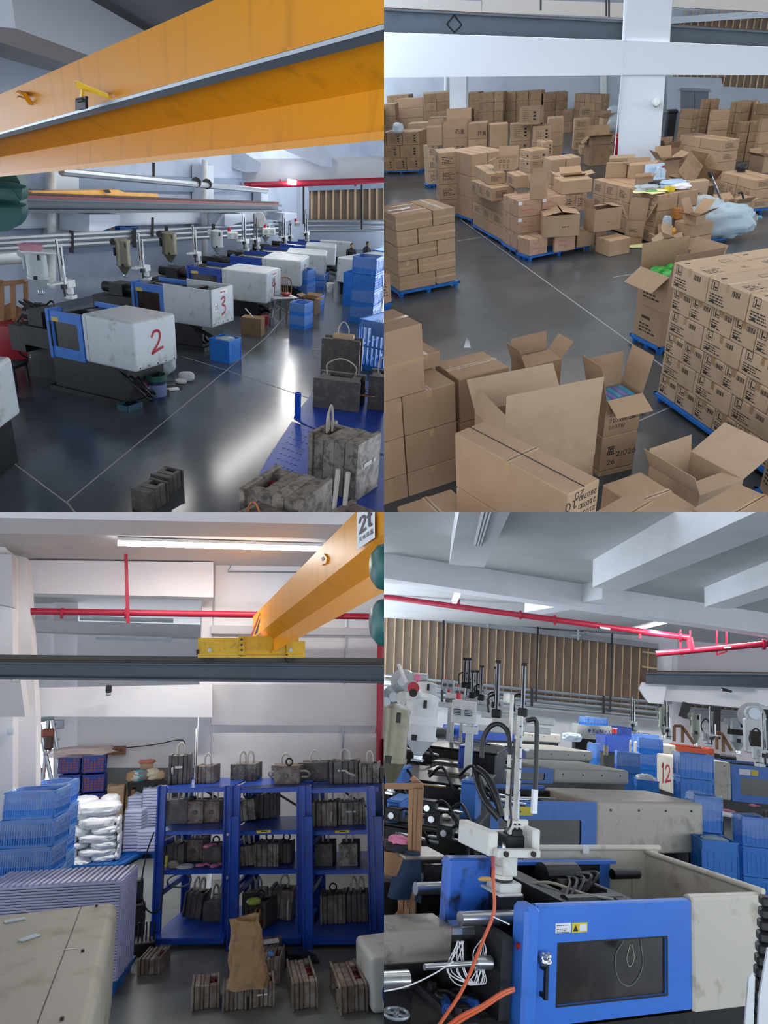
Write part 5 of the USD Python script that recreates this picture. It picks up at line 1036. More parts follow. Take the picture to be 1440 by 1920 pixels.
 q=S.fit(0,(484,631),(457,628),(491,625),ytop=598);q['sy']=.7;t=open_carton(S,q,'brown carton with a white stick beside the hoses',(-120,-120,-120,-120),mat=card_dark,fl=.2);t.part('stick',bar((.1,0,q['h']*.9),(-.5,.1,q['h']+.35),.03),paper)
 t=Thing(S,'paint_can','small red can behind the brown carton','can',g(497,609));t.part('body',cyl(.13,.3,(0,0,.15)),red_pl,smooth=40);t.part('lid',cyl(.14,.03,(0,0,.31)),red_pl)
 q=S.fit(0,(531,600),None,(546,596),la=.8,ytop=562);sx,sy,h=1.0,.8,float(S.up(g(531,600),563));t=Thing(S,'folding_table','white folding table with bowed metal legs','table',g(527,592),.3);t.part('top',cbox(sx,sy,.05,(0,0,h),.01),paper)
 for s_ in(-1,1):t.part('leg',tube(curve([(s_*.4,-.3,h),(s_*.36,-.25,h*.6),(s_*.05,0,h*.45),(-s_*.4,.25,0)],16),.02,6),chrome);t.part('leg',tube(curve([(s_*.4,.3,h),(s_*.3,.1,h*.55),(s_*.5,-.3,0)],12),.02,6),chrome)
 T0=g(527,592);t=Thing(S,'bowl','red bowl on the folding table','bowl',T0+[.16,-.05,h+.025]);t.part('bowl',lathe([(.1,0),(.24,.12),(.22,.12),(.09,.02),(0,.02)],20,False),red_pl,smooth=40)
 solo(S,'film_bag',move(blob(.5,.4,.2,41,.3),T0+[-.24,.1,h+.1]),film_white,'clear film heap on the folding table','bag',smooth=True)
 t=Thing(S,'wooden_chair','wooden chair with slatted curved back behind the table','chair',g(541,588),.5);k=1.25;w=timber
 t.part('seat',cbox(.5*k,.45*k,.04,(0,0,.5*k),.01),w)
 for a in(-1,1):
  for b in(-1,1):t.part('leg',bar((a*.2*k,b*.18*k,0),(a*.2*k,b*.18*k,.5*k),.04),w)
 t.part('back_rail',tube(curve([(-.24*k,.2*k,.5*k),(-.26*k,.26*k,.95*k),(0,.28*k,1.06*k),(.26*k,.26*k,.95*k),(.24*k,.2*k,.5*k)],20),.022,6),w)
 for x in(-.12,-.04,.04,.12):t.part('back_slat',bar((x*k,.2*k,.5*k),(x*k,.27*k,1.03*k),.022),w)
 def cst(near,left,right,ytop,n,desc,film_=True,**k):
  q=S.fit(0,near,left,right,ytop=ytop);lh=q['h']/n
  for i in range(n):crate(S,dict(q,h=lh*.97),f'{["bottom", "second", "third", "fourth"][i] if n > 1 else "single"} blue crate of {desc}' if n>1 else f'blue crate {desc}',z=i*lh,filmed=film_,solid=True,group=None,**k)
 cst((570,619),(543,613),(583,604),571,2,'the filmed pair before the carton, mid aisle')
 q=S.fit(0,(589,591),(563,585),(598,582),ytop=560);open_carton(S,q,'brown carton with torn flaps behind the filmed crates',(100,60,70,80),mat=card_dark,fl=.2);cst((600,580),(592,578),(606,574),556,1,'right of the torn carton')
 cst((575,560),(556,557),(590,552),508,2,'the pair under the grey-topped hood');cst((606,543),(588,541),(616,536),516,2,'the far pair under the sixth hood');pail(g(619,547),.2,.4,paper,'white bucket with red base beside the far pair of crates')
 cst((657,534),(634,532),(664,527),488,3,'the far aisle stack');cst((660,575),(642,572),(672,566),512,3,'the shaded stack behind the tall one',False)
 q=S.fit(0,(697,609),(655,603),(712,596),ytop=485);lh=q['h']/4
 for i in range(4):crate(S,dict(q,h=lh*.96,sx=q['sx']*(1-.03*i)),f'{["lowest", "second", "third", "topmost"][i]} crate of the tall film-wrapped stack in the aisle',z=i*lh,filmed=i in(0,1,3),solid=True)
 cst((718,500),(698,498),(740,494),470,1,'beyond the tall stack at the right edge')
 q=S.fit(0,(740,705),(668,693),(790,690),ytop=612);crate(S,q,'big slotted blue crate with bag film beside the moulds',rows=2,cols=(12,9))
 for k,(x,y,s_)in enumerate(((655,500,1.),(683,496,1.))):
  p=g(x,y+4);t=person_seated(S,p,f'person in dark clothes {"bending at the crates" if k == 0 else "sitting with head lowered"}, far aisle',lean=.5 if k==0 else .2,yaw=.6*k)
def person_seated(S,p,label,lean=.3,yaw=0.):
 import manifold3d as m3
 t=Thing(S,'person',label,'person',p,yaw);h=m3 .Manifold.sphere
 def bone(a,ra,b,rb):return m3 .Manifold.batch_hull([h(ra,16).translate(a),h(rb,16).translate(b)])
 f=lean;hip,ch=(0,0,.5),(0,-f*.5,.98);nk,hd=(0,-f*.62,1.12),(0,-f*.75-.03,1.3);B=[bone(hip,.17,ch,.19),bone((-.19,ch[1],1.02),.08,(.19,ch[1],1.02),.08),bone(nk,.06,hd,.07)]
 for s in(-1,1):
  B+=[bone((s*.1,0,.48),.1,(s*.14,-.45,.5),.075),bone((s*.14,-.45,.5),.07,(s*.14,-.42,.06),.05),bone((s*.14,-.42,.06),.05,(s*.14,-.58,.04),.035),bone((s*.22,ch[1],1.02),.065,(s*.27,ch[1]-.12,.75),.05),bone((s*.27,ch[1]-.12,.75),.048,(s*.12,ch[1]-.36,.72),.036)]
 def solid(parts):return sum(parts[1:],parts[0])
 def mk(m,l=.05):
  m=m.refine_to_length(l).to_mesh();tm=trimesh.Trimesh(m.vert_properties[:,:3],m.tri_verts);trimesh.smoothing.filter_taubin(tm,iterations=6);return A(tm.vertices),A(tm.faces)
 t.part('body',mk(solid(B)),cloth_dark,smooth=True);head=m3 .Manifold.sphere(1.,24).scale((.085,.105,.125)).translate(hd);nose=m3 .Manifold.sphere(.022,10).translate((0,hd[1]-.11,hd[2]-.01))
 t.part('head',mk(head+nose,.02),skin,smooth=True);hair=m3 .Manifold.sphere(1.,24).scale((.094,.112,.12)).translate((0,hd[1]+.022,hd[2]+.03));t.part('hair',mk(hair-m3 .Manifold.cube((.4,.2,.4),True).translate((0,hd[1]-.17,hd[2]-.1)),.02),black_rubber,smooth=True)
 for s in(-1,1):
  t.part('eye',blob(.018,.01,.012,1,0,sub=1)[0:2]and move(blob(.018,.01,.012,1,0,sub=1),(s*.032,hd[1]-.1,hd[2]+.015)),ink);B2=[bone((s*.12,ch[1]-.36,.72),.032,(s*.1,ch[1]-.45,.71),.028)]
  for i in range(4):B2 .append(bone((s*.1+(i-1.5)*.018,ch[1]-.45,.71),.009,(s*.1+(i-1.5)*.019,ch[1]-.53+.01*abs(i-1.5),.69),.008))
  B2 .append(bone((s*.1-s*.03,ch[1]-.4,.71),.01,(s*.1-s*.06,ch[1]-.46,.70),.008));t.part('hand',mk(solid(B2),.012),skin,smooth=True)
 t.part('stool',join(box(.32,.32,.05,(0,.02,.31)),*[box(.04,.04,.29,(a*.13,.02+b*.13,.145))for a in(-1,1)for b in(-1,1)]),black_rubber)
 return t
tl_clutter()
def tl_moulds():
 g=S.at;zz=.55
 # blue mould rack: platform plates and a post
 rk=look('rack_blue',0x1A4EC0,.32,spot=0x1642A4,spot_scale=3.)
 t=Thing(S,'mould_rack','blue steel rack with chequer plate tops carrying the moulds','rack',(0,0,0))
 P=[g(x,y,zz)for x,y in((549,790),(585,735),(780,700),(820,842),(640,800))]
 t.part('deck',loft([g(551,781,zz),g(585,737,zz),g(760,700,zz),g(800,870,zz),g(715,852,zz),g(575,797,zz)],A([0,0,-.06])),rk)
 t.part('deck',loft([g(547,790,zz),g(575,799,zz),g(715,855,zz),g(800,880,zz),g(800,1030,zz),g(430,1000,zz),g(500,862,zz)],A([0,0,-.06])),rk)
 for i in range(9):
  for j in range(5):
   p=g(548+8*j-9*i*.6+6,800+10*i+3*j,zz);t.part('tread',move(box(.06,.015,.006,(0,0,.003),rotz(.8 if(i+j)%2 else-.8)),p),rk)
 p=g(558,779,zz);hgt=float(S.up(p,736));t.part('post',move(join(box(.12,.02,hgt,(0,-.05,hgt/2)),box(.12,.02,hgt,(0,.05,hgt/2)),box(.02,.1,hgt,(-.05,0,hgt/2)),box(.02,.1,hgt,(.05,0,hgt/2))),p,None),rk)
 f=lambda near,left,right,yt,**k:S.fit(zz,near,left,right,ytop=yt,**k)
 cap=lambda q,m:dict(q,sy=min(q['sy'],m),C=q['P']+q['a']*min(q['sy'],m)/2+q['b']*q['sx']/2)
 W_=hose_white
 q=cap(f((601,697),None,(672,705),634,la=.5),.5);mould(S,q,'dark mould with a wooden block and hose loop on top, beside the film crate','y',4,mould_b,False,hoses=((-.12,0,.14,0,.42,W_),),loops=(('L',-.3,.62,.3,.3,.28,W_),),chalk=False)
 wb=q['C']+[0,-.1,q['h']];solo(S,'wood_block',move(cbox(.55,.2,.12,(0,0,.07),.02,rotz(q['yaw'])),wb),look('pale_timber',0xC9AE8A,.75),'split pale wood block on the dark mould','wood block')
 q=cap(f((586,763),None,(672,774),708,la=.75),.75);mould(S,q,'black-fronted mould with a hose arch and red springs','y',4,mould_b,True,hoses=((-.3,.1,.3,.1,.38,W_),),loops=(('L',0.,.4,.3,.25,.12,W_),('X',-.2,.5,.2,.4,.3,copper)))
 q=cap(f((688,768),None,(760,775),705,la=.7),.7);mould(S,q,'dark stained mould at the right edge with copper pipes','y',4,mould_b,True,hoses=((-.3,.1,.2,.1,.4,W_),),loops=(('L',-.1,.5,.2,.35,.1,W_),))
 q=S.fit(zz+1.02,(672,835),(583,792),(700,782),top=True,ybot=915);q['C'][2]=zz;q['h']=1.02;mould(S,q,'big blue-sided mould with chalk marks and a knotted hose','y',6,mould_a,True,hoses=((-.2,.28,.0,.34,.3,W_),(-.1,.3,-.05,.25,.42,W_)),chalk=True)
 q=S.fit(zz+.75,(560,945),(452,898),(607,873),top=True,ybot=1010);q['C'][2]=zz;q['h']=.75;mould(S,q,'big bare mould with two red springs in its slot, front of the rack','y',6,mould_a,True,bolt=False)
 q=S.fit(zz+.6,(505,1000),(428,960),(560,950),top=True,h=.6);mould(S,q,'scuffed mould with a copper hose stub at the lower edge','y',6,mould_a,False,hoses=((-.35,.1,-.3,-.1,.3,copper),))
 q=S.fit(zz+.7,(690,1010),(600,955),(740,950),top=True,h=.7);mould(S,q,'mould with two upright white tubes at the lower right','y',5,mould_c,True,bolt=False)
 for k,(x,y,yt)in enumerate(((626,955,880),(645,958,886))):
  p=g(x,y,zz+.6);c=S.ahead(x+8,yt,p);solo(S,'white_tube',tube([p,c],.035,10),hose_white,f'white plastic tube standing in the mould, {"left" if k == 0 else "right"} of the two','tube',smooth=40)
 q=S.fit(0,(281,965),(250,945),(309,925),ytop=925);mould(S,q,'small dark mould on the floor, nearer the picture edge','x',5,mould_b,True,bolt=False);q=S.fit(0,(318,930),(285,915),(341,905),ytop=897);mould(S,q,'small dark mould on the floor, the farther of two','x',5,mould_b,True,bolt=False)
tl_moulds()
# ================================================================== the mould store seen from the gallery (lower left view)
S=BL
YR=S.at(292,1768);XR=S.at(706,1764);dR=unit(XR-YR);nR=A([-dR[1],dR[0]])
onR=lambda x,y,off=0.:S.ahead(x,y,YR+A([*(nR*off),0]),nR)
def bl_setting():
 Yw=S.at(500,1640)[1];onW=lambda x,y,off=0.:S.ahead(x,y,(0,Yw+off,0))
 struct(S,'floor',b2(-30,.5,-.1,30,Yw+14,0),look('store_concrete',0x6E7472,.3,spot=0x7C817E,spot_scale=.9,spot_at=(.42,.7)))
 lit=look('wall_white_lit_tone',0xE2E1E3,.8,spot=0xD9D8DA,spot_scale=.6);shd=look('wall_white_shaded_tone',0xC9C8CA,.8,spot=0xC0BFC2,spot_scale=.6)  # one wall white in two copies, the darker with shading in its colour
 def fq(pts,t,off,name,mat,**k):return struct(S,name,loft([onW(x,y,off)for x,y in pts],A([0,t,0])),mat,**k)
 ceil_z=onW(250,1058,0)[2]
 struct(S,'ceiling',b2(-30,-1,ceil_z,30,Yw+14,ceil_z+.3),look('store_ceiling',0xC9C5C3,.85,spot=0xC0BCBA,spot_scale=.4))
 fq([(398,980),(790,980),(790,1700),(398,1700)],.3,0,'wall_back',lit)
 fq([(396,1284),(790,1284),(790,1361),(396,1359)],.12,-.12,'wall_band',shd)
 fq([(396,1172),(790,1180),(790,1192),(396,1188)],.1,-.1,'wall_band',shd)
 fq([(46,1050),(400,1054),(400,1120),(52,1112)],.5,-.5,'beam',lit,label='upper white beam across the store opening')
 fq([(52,1290),(398,1283),(398,1345),(58,1343)],.5,-.5,'beam',lit,label='lower white beam across the store opening')
 # rooms behind the opening
 fq([(145,1180),(400,1180),(400,1720),(145,1720)],.3,5.5,'wall_rear',lit);fq([(145,1440),(400,1440),(400,1640),(145,1640)],.05,5.4,'trim_1',look('grey_dado',0x75797A,.7))
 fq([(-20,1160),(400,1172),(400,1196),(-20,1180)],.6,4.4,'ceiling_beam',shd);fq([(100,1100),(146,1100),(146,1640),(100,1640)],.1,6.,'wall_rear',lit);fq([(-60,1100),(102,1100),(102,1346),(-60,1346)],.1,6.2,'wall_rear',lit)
 q=[onW(398,1000,0),onW(398,1720,0),onW(398,1720,5.5),onW(398,1000,5.5)];x0=onW(398,1300)[0]
 struct(S,'wall_side',b2(x0-.25,Yw,0,x0,Yw+5.6,ceil_z),lit);xl=onW(56,1300)[0]
 struct(S,'beam_side',loft([onW(52,1112),onW(100,1120),onW(100,1112,5.2),onW(52,1100,5.2)],A([0,0,.5])),lit)
 t=Thing(S,'door','dark doorway in the side wall behind the shelves','door',(0,0,0));t.part('leaf',b2(x0-.3,Yw+1.2,0,x0-.26,Yw+2.6,onW(380,1380,1.5)[2]),look('door_blue_black',0x2C3440,.5));t.part('frame',b2(x0-.29,Yw+1.0,0,x0-.27,Yw+2.8,onW(380,1366,1.5)[2]),shd)
 a_,b_=onW(66,1318,.9),onW(392,1316,.9);unseen_tube_row(S,a_,b_,3,26.,'added row of tube lamps hidden behind the lower store beam',.2)  # fill lamps added out of view to brighten the sacks and crates
 # pillar with corbel on the left
 fq([(-40,980),(24,1040),(24,1700),(-40,1700)],.5,-1.5,'pillar',lit);fq([(22,1040),(50,1046),(68,1350),(66,1700),(22,1700)],.4,-1.1,'pillar',lit)
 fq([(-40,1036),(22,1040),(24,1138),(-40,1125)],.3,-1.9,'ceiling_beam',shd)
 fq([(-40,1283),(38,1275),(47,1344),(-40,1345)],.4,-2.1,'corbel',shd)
 t=Thing(S,'wall_switch','small pale switch plate on the left pillar','switch',onW(20,1372,-1.54));t.part('plate',cbox(.1,.03,.1,(0,0,0),.01),look('switch_blue',0xC4D3E2,.4));t.part('rocker',box(.05,.012,.06,(0,-.02,0)),white_metal)
 # ceiling: beam and tube lamp
 P,Q=S.at(-60,999,ceil_z-.4),S.at(760,1012,ceil_z-.4);struct(S,'ceiling_beam',move(bar(P,Q,.9,.4),(0,-.45,.2)),lit)
 zc=ceil_z-.1;A0,A1=S.at(221,1018,zc),S.at(603,1029,zc)
 t=Thing(S,'tube_lamp','long lit tube lamp on the ceiling above the crane','lamp',(0,0,0));t.part('tube',tube([A0,A1],.05,10),look('tube_glow',0xF6F8FF,.5,emit=9.),smooth=40);t.part('fitting',bar(A0+[0,0,.06],A1+[0,0,.06],.12,.05),white_metal);lamp(S,t,A0-[0,0,.08],A1-[0,0,.08],.12,70.)
 for k,(x0_,y0_,x1_,y1_)in enumerate(((150,1158,325,1163),(180,1194,322,1198))):
  t=Thing(S,'tube_lamp',f'unlit tube lamp under the rear beam, {"upper" if k == 0 else "lower"} of the two','lamp',(0,0,0));t.part('fitting',bar(onW(x0_,y0_,3.6),onW(x1_,y1_,3.6),.1,.08),white_metal);t.part('tube',bar(onW(x0_,y0_+3,3.55),onW(x1_,y1_+3,3.55),.05),galv)
 red=look('sprinkler_red',0xA3203A,.35)
 t=Thing(S,'sprinkler_pipe','red sprinkler main running below the ceiling','pipe',(0,0,0));t.part('pipe',stretch(onW(-30,1145,-1.),onW(760,1157,-1.),.062,14),red,smooth=40)
 for x in(117,236,640):t.part('flange',cyl(.1,.04,onW(x,1150,-1.),'x',14),red)
 t.part('hanger',bar(onW(236,1037,-1.05),onW(240,1168,-1.05),.06),red)
 t=Thing(S,'red_riser','vertical red pipe at the right edge of the back wall','pipe',(0,0,0));t.part('pipe',stretch(onW(714,1150,-.3),onW(712,1440,-.3),.075,12),red,smooth=40);t.part('elbow',bar(onW(706,1375,-.3),onW(712,1350,-.3),.06),red)
 for k,(a,b,n)in enumerate((((650,1150),(640,1445),'vertical grey conduit on the back wall'),((428,1072),(560,1073),'horizontal grey conduit beside the crane'),((428,1072),(446,1040),'short slanting grey conduit at the ceiling'))):solo(S,'conduit',stretch(onW(*a,-.05),onW(*b,-.05),.018,6),galv,n,'conduit')
 solo(S,'wall_cable',tube(curve([onW(150,1401,5.3),onW(230,1402,5.3),onW(290,1396,5.3),onW(330,1388,5.3),onW(345,1390,5.3),onW(346,1408,5.3)],30),.012,5),dark_metal,'thin cable sagging along the rear wall','cable',smooth=50)
 for k,x in enumerate((198,223)):
  t=Thing(S,'wall_plaque',f'small brown notice on the rear wall, {"left" if k == 0 else "right"} of the pair','sign',onW(x,1407,5.3));t.part('board',box(.34,.03,.22),look('notice_brown',0x8A5A40,.6));t.part('lettering',(lambda m:(m[0]@A([[1,0,0],[0,0,-1],[0,1,0]]).T+[-.11,-.02,-.05],m[1]))(han(['tian','kou'],.1)),ink)
 t=Thing(S,'camera_dome','small black camera hung under the crane rail','camera',onW(204,1292,-.8));t.part('housing',cbox(.1,.1,.14,(0,0,0),.02),black_rubber);t.part('lens',move(blob(.09,.09,.06,1,0),(0,0,-.09)),galv,smooth=True)
 # crane rail beam across the view
 oB=-3.2;onB=lambda x,y,off=0.:S.ahead(x,y,(0,Yw+oB+off,0))
 t=Thing(S,'crane_beam','dark grey-blue crane rail beam across the whole store','beam',(0,0,0));t.part('web',loft([onB(-40,1244),onB(760,1250),onB(760,1280),onB(-40,1271)],A([0,.08,0])),steel_blue)
 for y0,y1 in((1244,1250),(1271,1280)):t.part('flange',bar(onB(-40,y0),onB(760,y1),.34,.03),steel_blue)
 t.part('rail',bar(onB(-40,1233),onB(760,1240),.07,.09),look('grey_rail',0x4A4643,.45,metal=.4));t.part('rail_foot',bar(onB(-40,1240),onB(760,1246),.2,.03),look('grey_rail',0))
 # crane girder coming towards the viewer and its end carriage
 yl=look('crane_girder_yellow',0);d=S.ray(294,1340);r6=S.ray(600,1171);P0=A([0,0,S.H])+r6*(onB(600,1200)[1]*.62/r6[1]);w=unit(np.cross(d,[0,0,1]));w=w if w[0]>0 else-w
 def pt(y,off):
  r=S.ray(600,y);o=P0+w*off-A([0,0,S.H]);return A([0,0,S.H])+r*((w@o)/(w@r))
 t=Thing(S,'crane_girder','yellow two-tonne crane girder reaching out over the store','crane',(0,0,0));far=float(S.along(pt(1096,0),d,x=474))
 def bit(name,ys,mat):t.part(name,move(loft([pt(y,o)for y,o in ys],d*(far+4.)),-d*4.),mat)
 bit('web',[(1031,0),(1096,0),(1096,.02),(1031,.02)],yl);bit('top_plate',[(1031,0),(1028,0),(1028,.5),(1031,.5)],yl);bit('under_plate',[(1096,0),(1141,.16),(1141,.18),(1094,.02)],yl);bit('lower_web',[(1140,.16),(1171,.16),(1171,.18),(1140,.18)],yl);bit('bottom_flange',[(1170,.12),(1175,.12),(1175,.34),(1170,.34)],yl)
 E=[pt(y,o)+d*far for y,o in((1031,0),(1096,0),(1141,.16),(1173,.16),(1173,.3),(1096,.36),(1031,.36))];t.part('end_plate',loft(E,d*.02),yl)
 hit=lambda x,y,off=-.02:(lambda r:A([0,0,S.H])+r*((w@(P0+w*off-A([0,0,S.H])))/(w@r)))(S.ray(x,y))
 t.part('lifting_eye',loft([hit(593,1049),hit(597,1039),hit(607,1038),hit(613,1046),hit(611,1056),hit(602,1060)],w*.02),yl);t.part('eye_hole',loft([hit(602,1046,-.024),hit(606,1044,-.024),hit(608,1049,-.024),hit(604,1052,-.024)],w*.004),dark_metal)
 for x0,y0,x1,y1,m in((468,1195,487,1149,look('mark_red',0xA02C30,.5)),(477,1190,487,1160,ink)):t.part('chevron',loft([hit(x0,y0,-.005),hit(x0+5,y0-3,-.005),hit(x1,y1+4,-.005),hit(x1,y1,-.005)],w*.002),m)
 # load plate, 2t
 a,b,c_,d_=hit(669,975),hit(700,950),hit(708,1012),hit(672,1032);t.part('load_plate',loft([hit(669,962,-.03),hit(702,930,-.03),hit(702,1008,-.03),hit(669,1031,-.03)],w*.004),paper)
 ux=unit(hit(702,1008)-hit(669,1031));uz=A([0,0,1.]);k=float(np.linalg.norm(hit(702,1008)-hit(669,1031)));Rm=np.stack([ux,uz,np.cross(ux,uz)],1)
 hp_=float(np.linalg.norm(hit(669,962)-hit(669,1031)));fitl=lambda m,w_,h_:((m[0]-m[0].min(0))/np.maximum(np.ptp(m[0],axis=0),1e-9)*[w_,h_,.001],m[1]);tm=fitl(text('2t',1.,True),k*.74,hp_*.46);t.part('lettering',(tm[0]@Rm.T+hit(673,1004,-.036),tm[1]),look('grey_letter',0x4A4750,.6));sm=fitl(han(['tian','jing','kou','he'],.1),k*.8,hp_*.13);t.part('small_lettering',(sm[0]@Rm.T+hit(673,1018,-.036),sm[1]),look('grey_letter',0))
 gm=look('motor_green',0x1E5A56,.4)
 for k_,y in enumerate((1063,1167)):t.part('hoist_motor',move(move(lathe([(0,-.1),(.1,-.09),(.15,-.05),(.17,.02),(.17,.3),(0,.3)],28),(0,0,0),roty(math.pi/2)),hit(722,y,-.1)),gm,smooth=40);t.part('motor_grille',move(move(lathe([(.14,-.02),(.0,-.04)],16,False),(0,0,0),roty(math.pi/2)),hit(718,y,-.12)),galv)
 t=Thing(S,'end_carriage','yellow crane end carriage with wheels on the rail','crane',(0,0,0));yc=look('carriage_yellow',0xE2B81E,.4,spot=0xC79C18,spot_scale=9.)
 bx=lambda x0,y0,x1,y1,o,dp:loft([onB(x0,y0,o),onB(x1,y0,o),onB(x1,y1,o),onB(x0,y1,o)],A([0,dp,0]))
 t.part('body',bx(371,1196,448,1230,-.2,.4),yc);t.part('body',bx(448,1193,560,1232,-.15,.4),yc);t.part('body',bx(540,1202,572,1231,-.22,.4),yc);t.part('joint_plate',bx(448,1193,458,1228,-.24,.06),yc)
 for x in(393,545):t.part('wheel',cyl(.09,.1,onB(x,1232,-.1),'y',16),dark_metal);t.part('inspection_plate',bx(x-8,1209,x+18,1226,-.225,.02),yc);t.part('hub',cyl(.03,.03,onB(x,1219,-.24),'y',12),galv)
 for y in(1199,1209,1219):t.part('bolt',cyl(.018,.03,onB(453,y,-.27),'y',8),black_rubber)
 t.part('end_stop',bx(368,1218,373,1226,-.25,.3),black_rubber);t.part('skirt',bx(371,1229,572,1233,-.2,.02),yc)
 return Yw,onW
YW,onW=bl_setting()
def bl_rack():
 rk=look('rack_blue_store',0x1C4DB4,.32,spot=0x183F92,spot_scale=4.);rk2=look('rack_blue_bright',0x1F58C8,.32,spot=0x1A4CB0,spot_scale=4.)
 rows=[(1477,1484),(1557,1563),(1631,1637),(1746,1755)];dep=1.15;bays=[(300,428,'left-hand'),(440,568,'middle'),(588,706,'right-hand')];SH={}
 d2=A([*(nR*dep),0])
 for bi,(x0,x1,nm)in enumerate(bays):
  t=Thing(S,'mould_rack',f'{nm} bay of the blue steel mould rack','rack',(0,0,0));xl,xr={0:(285,430),1:(430,572),2:(570,709)}[bi]
  for si,(ya,yb)in enumerate(rows):
   a,b=onR(x0-4,ya),onR(x1+4,ya);th=a[2]-onR(x0,yb)[2];fo=A([*(-nR*.28),0])if si==3 else 0
   a[2]=b[2]=(a[2]+b[2])/2;SH[bi,si]=a[2]
   t.part('shelf',loft([a+fo,b+fo,b+d2,a+d2],A([0,0,-.02])),rk2 if si==3 else rk);t.part('shelf_beam',bar(a+fo+[0,0,-th/2-.01],b+fo+[0,0,-th/2-.01],.04,th),rk)
   t.part('shelf_beam',bar(a+d2+[0,0,-th/2],b+d2+[0,0,-th/2],.04,th),rk)
  for x,y0 in((xl+8,1473),(xr-6,1473)):
   for back in(0,1):
    p,q=onR(x,1768),onR(x,y0);p[2]=0;o=d2*back;p=p+o;q=A([p[0],p[1],q[2]])
    t.part('post',join(bar(p,q,.025,.11,dR),bar(p+dR*.055-A([*(nR*.03),0]),q+dR*.055-A([*(nR*.03),0]),.06,.02,dR),bar(p-dR*.055-A([*(nR*.03),0]),q-dR*.055-A([*(nR*.03),0]),.06,.02,dR)),rk)
  for x in(xl+8,xr-6):
   for y in(1590,1680):p=onR(x,y);t.part('side_rail',bar(p,p+d2,.05,.08),rk)
  p,q=onR(x0,1480),onR(x1,1560);t.part('brace',bar(p+d2,q+d2,.03),dark_metal)
  fx={0:436,1:578,2:714}[bi];p,q=onR(fx,1763,-.3),onR(fx,1531,-.3);p[2]=0;q[:2]=p[:2];t.part('front_post',join(bar(p,q,.03,.13,dR),bar(p+dR*.06,q+dR*.06,.09,.02,dR),bar(p-dR*.06,q-dR*.06,.09,.02,dR)),rk)
  for y in(1566,1646):t.part('roller',move(cyl(.035,.05,(0,0,0),'x',12),onR(fx-8,y,-.2)),chrome);
  if bi:pa,pb=onR({1:481,2:628}[bi],1557,-.03),onR({1:508,2:655}[bi],1556,-.03);t.part('warning_strip',bar(pa-[0,0,.02],pb-[0,0,.02],.004,.035),look('strip_yellow',0xD8C83A,.5));t.part('strip_print',bar(pa-[0,.003,.02]+(pb-pa)*.3,pb-[0,.003,.02]-(pb-pa)*.2,.004,.008),ink)
 return SH
SH=bl_rack()
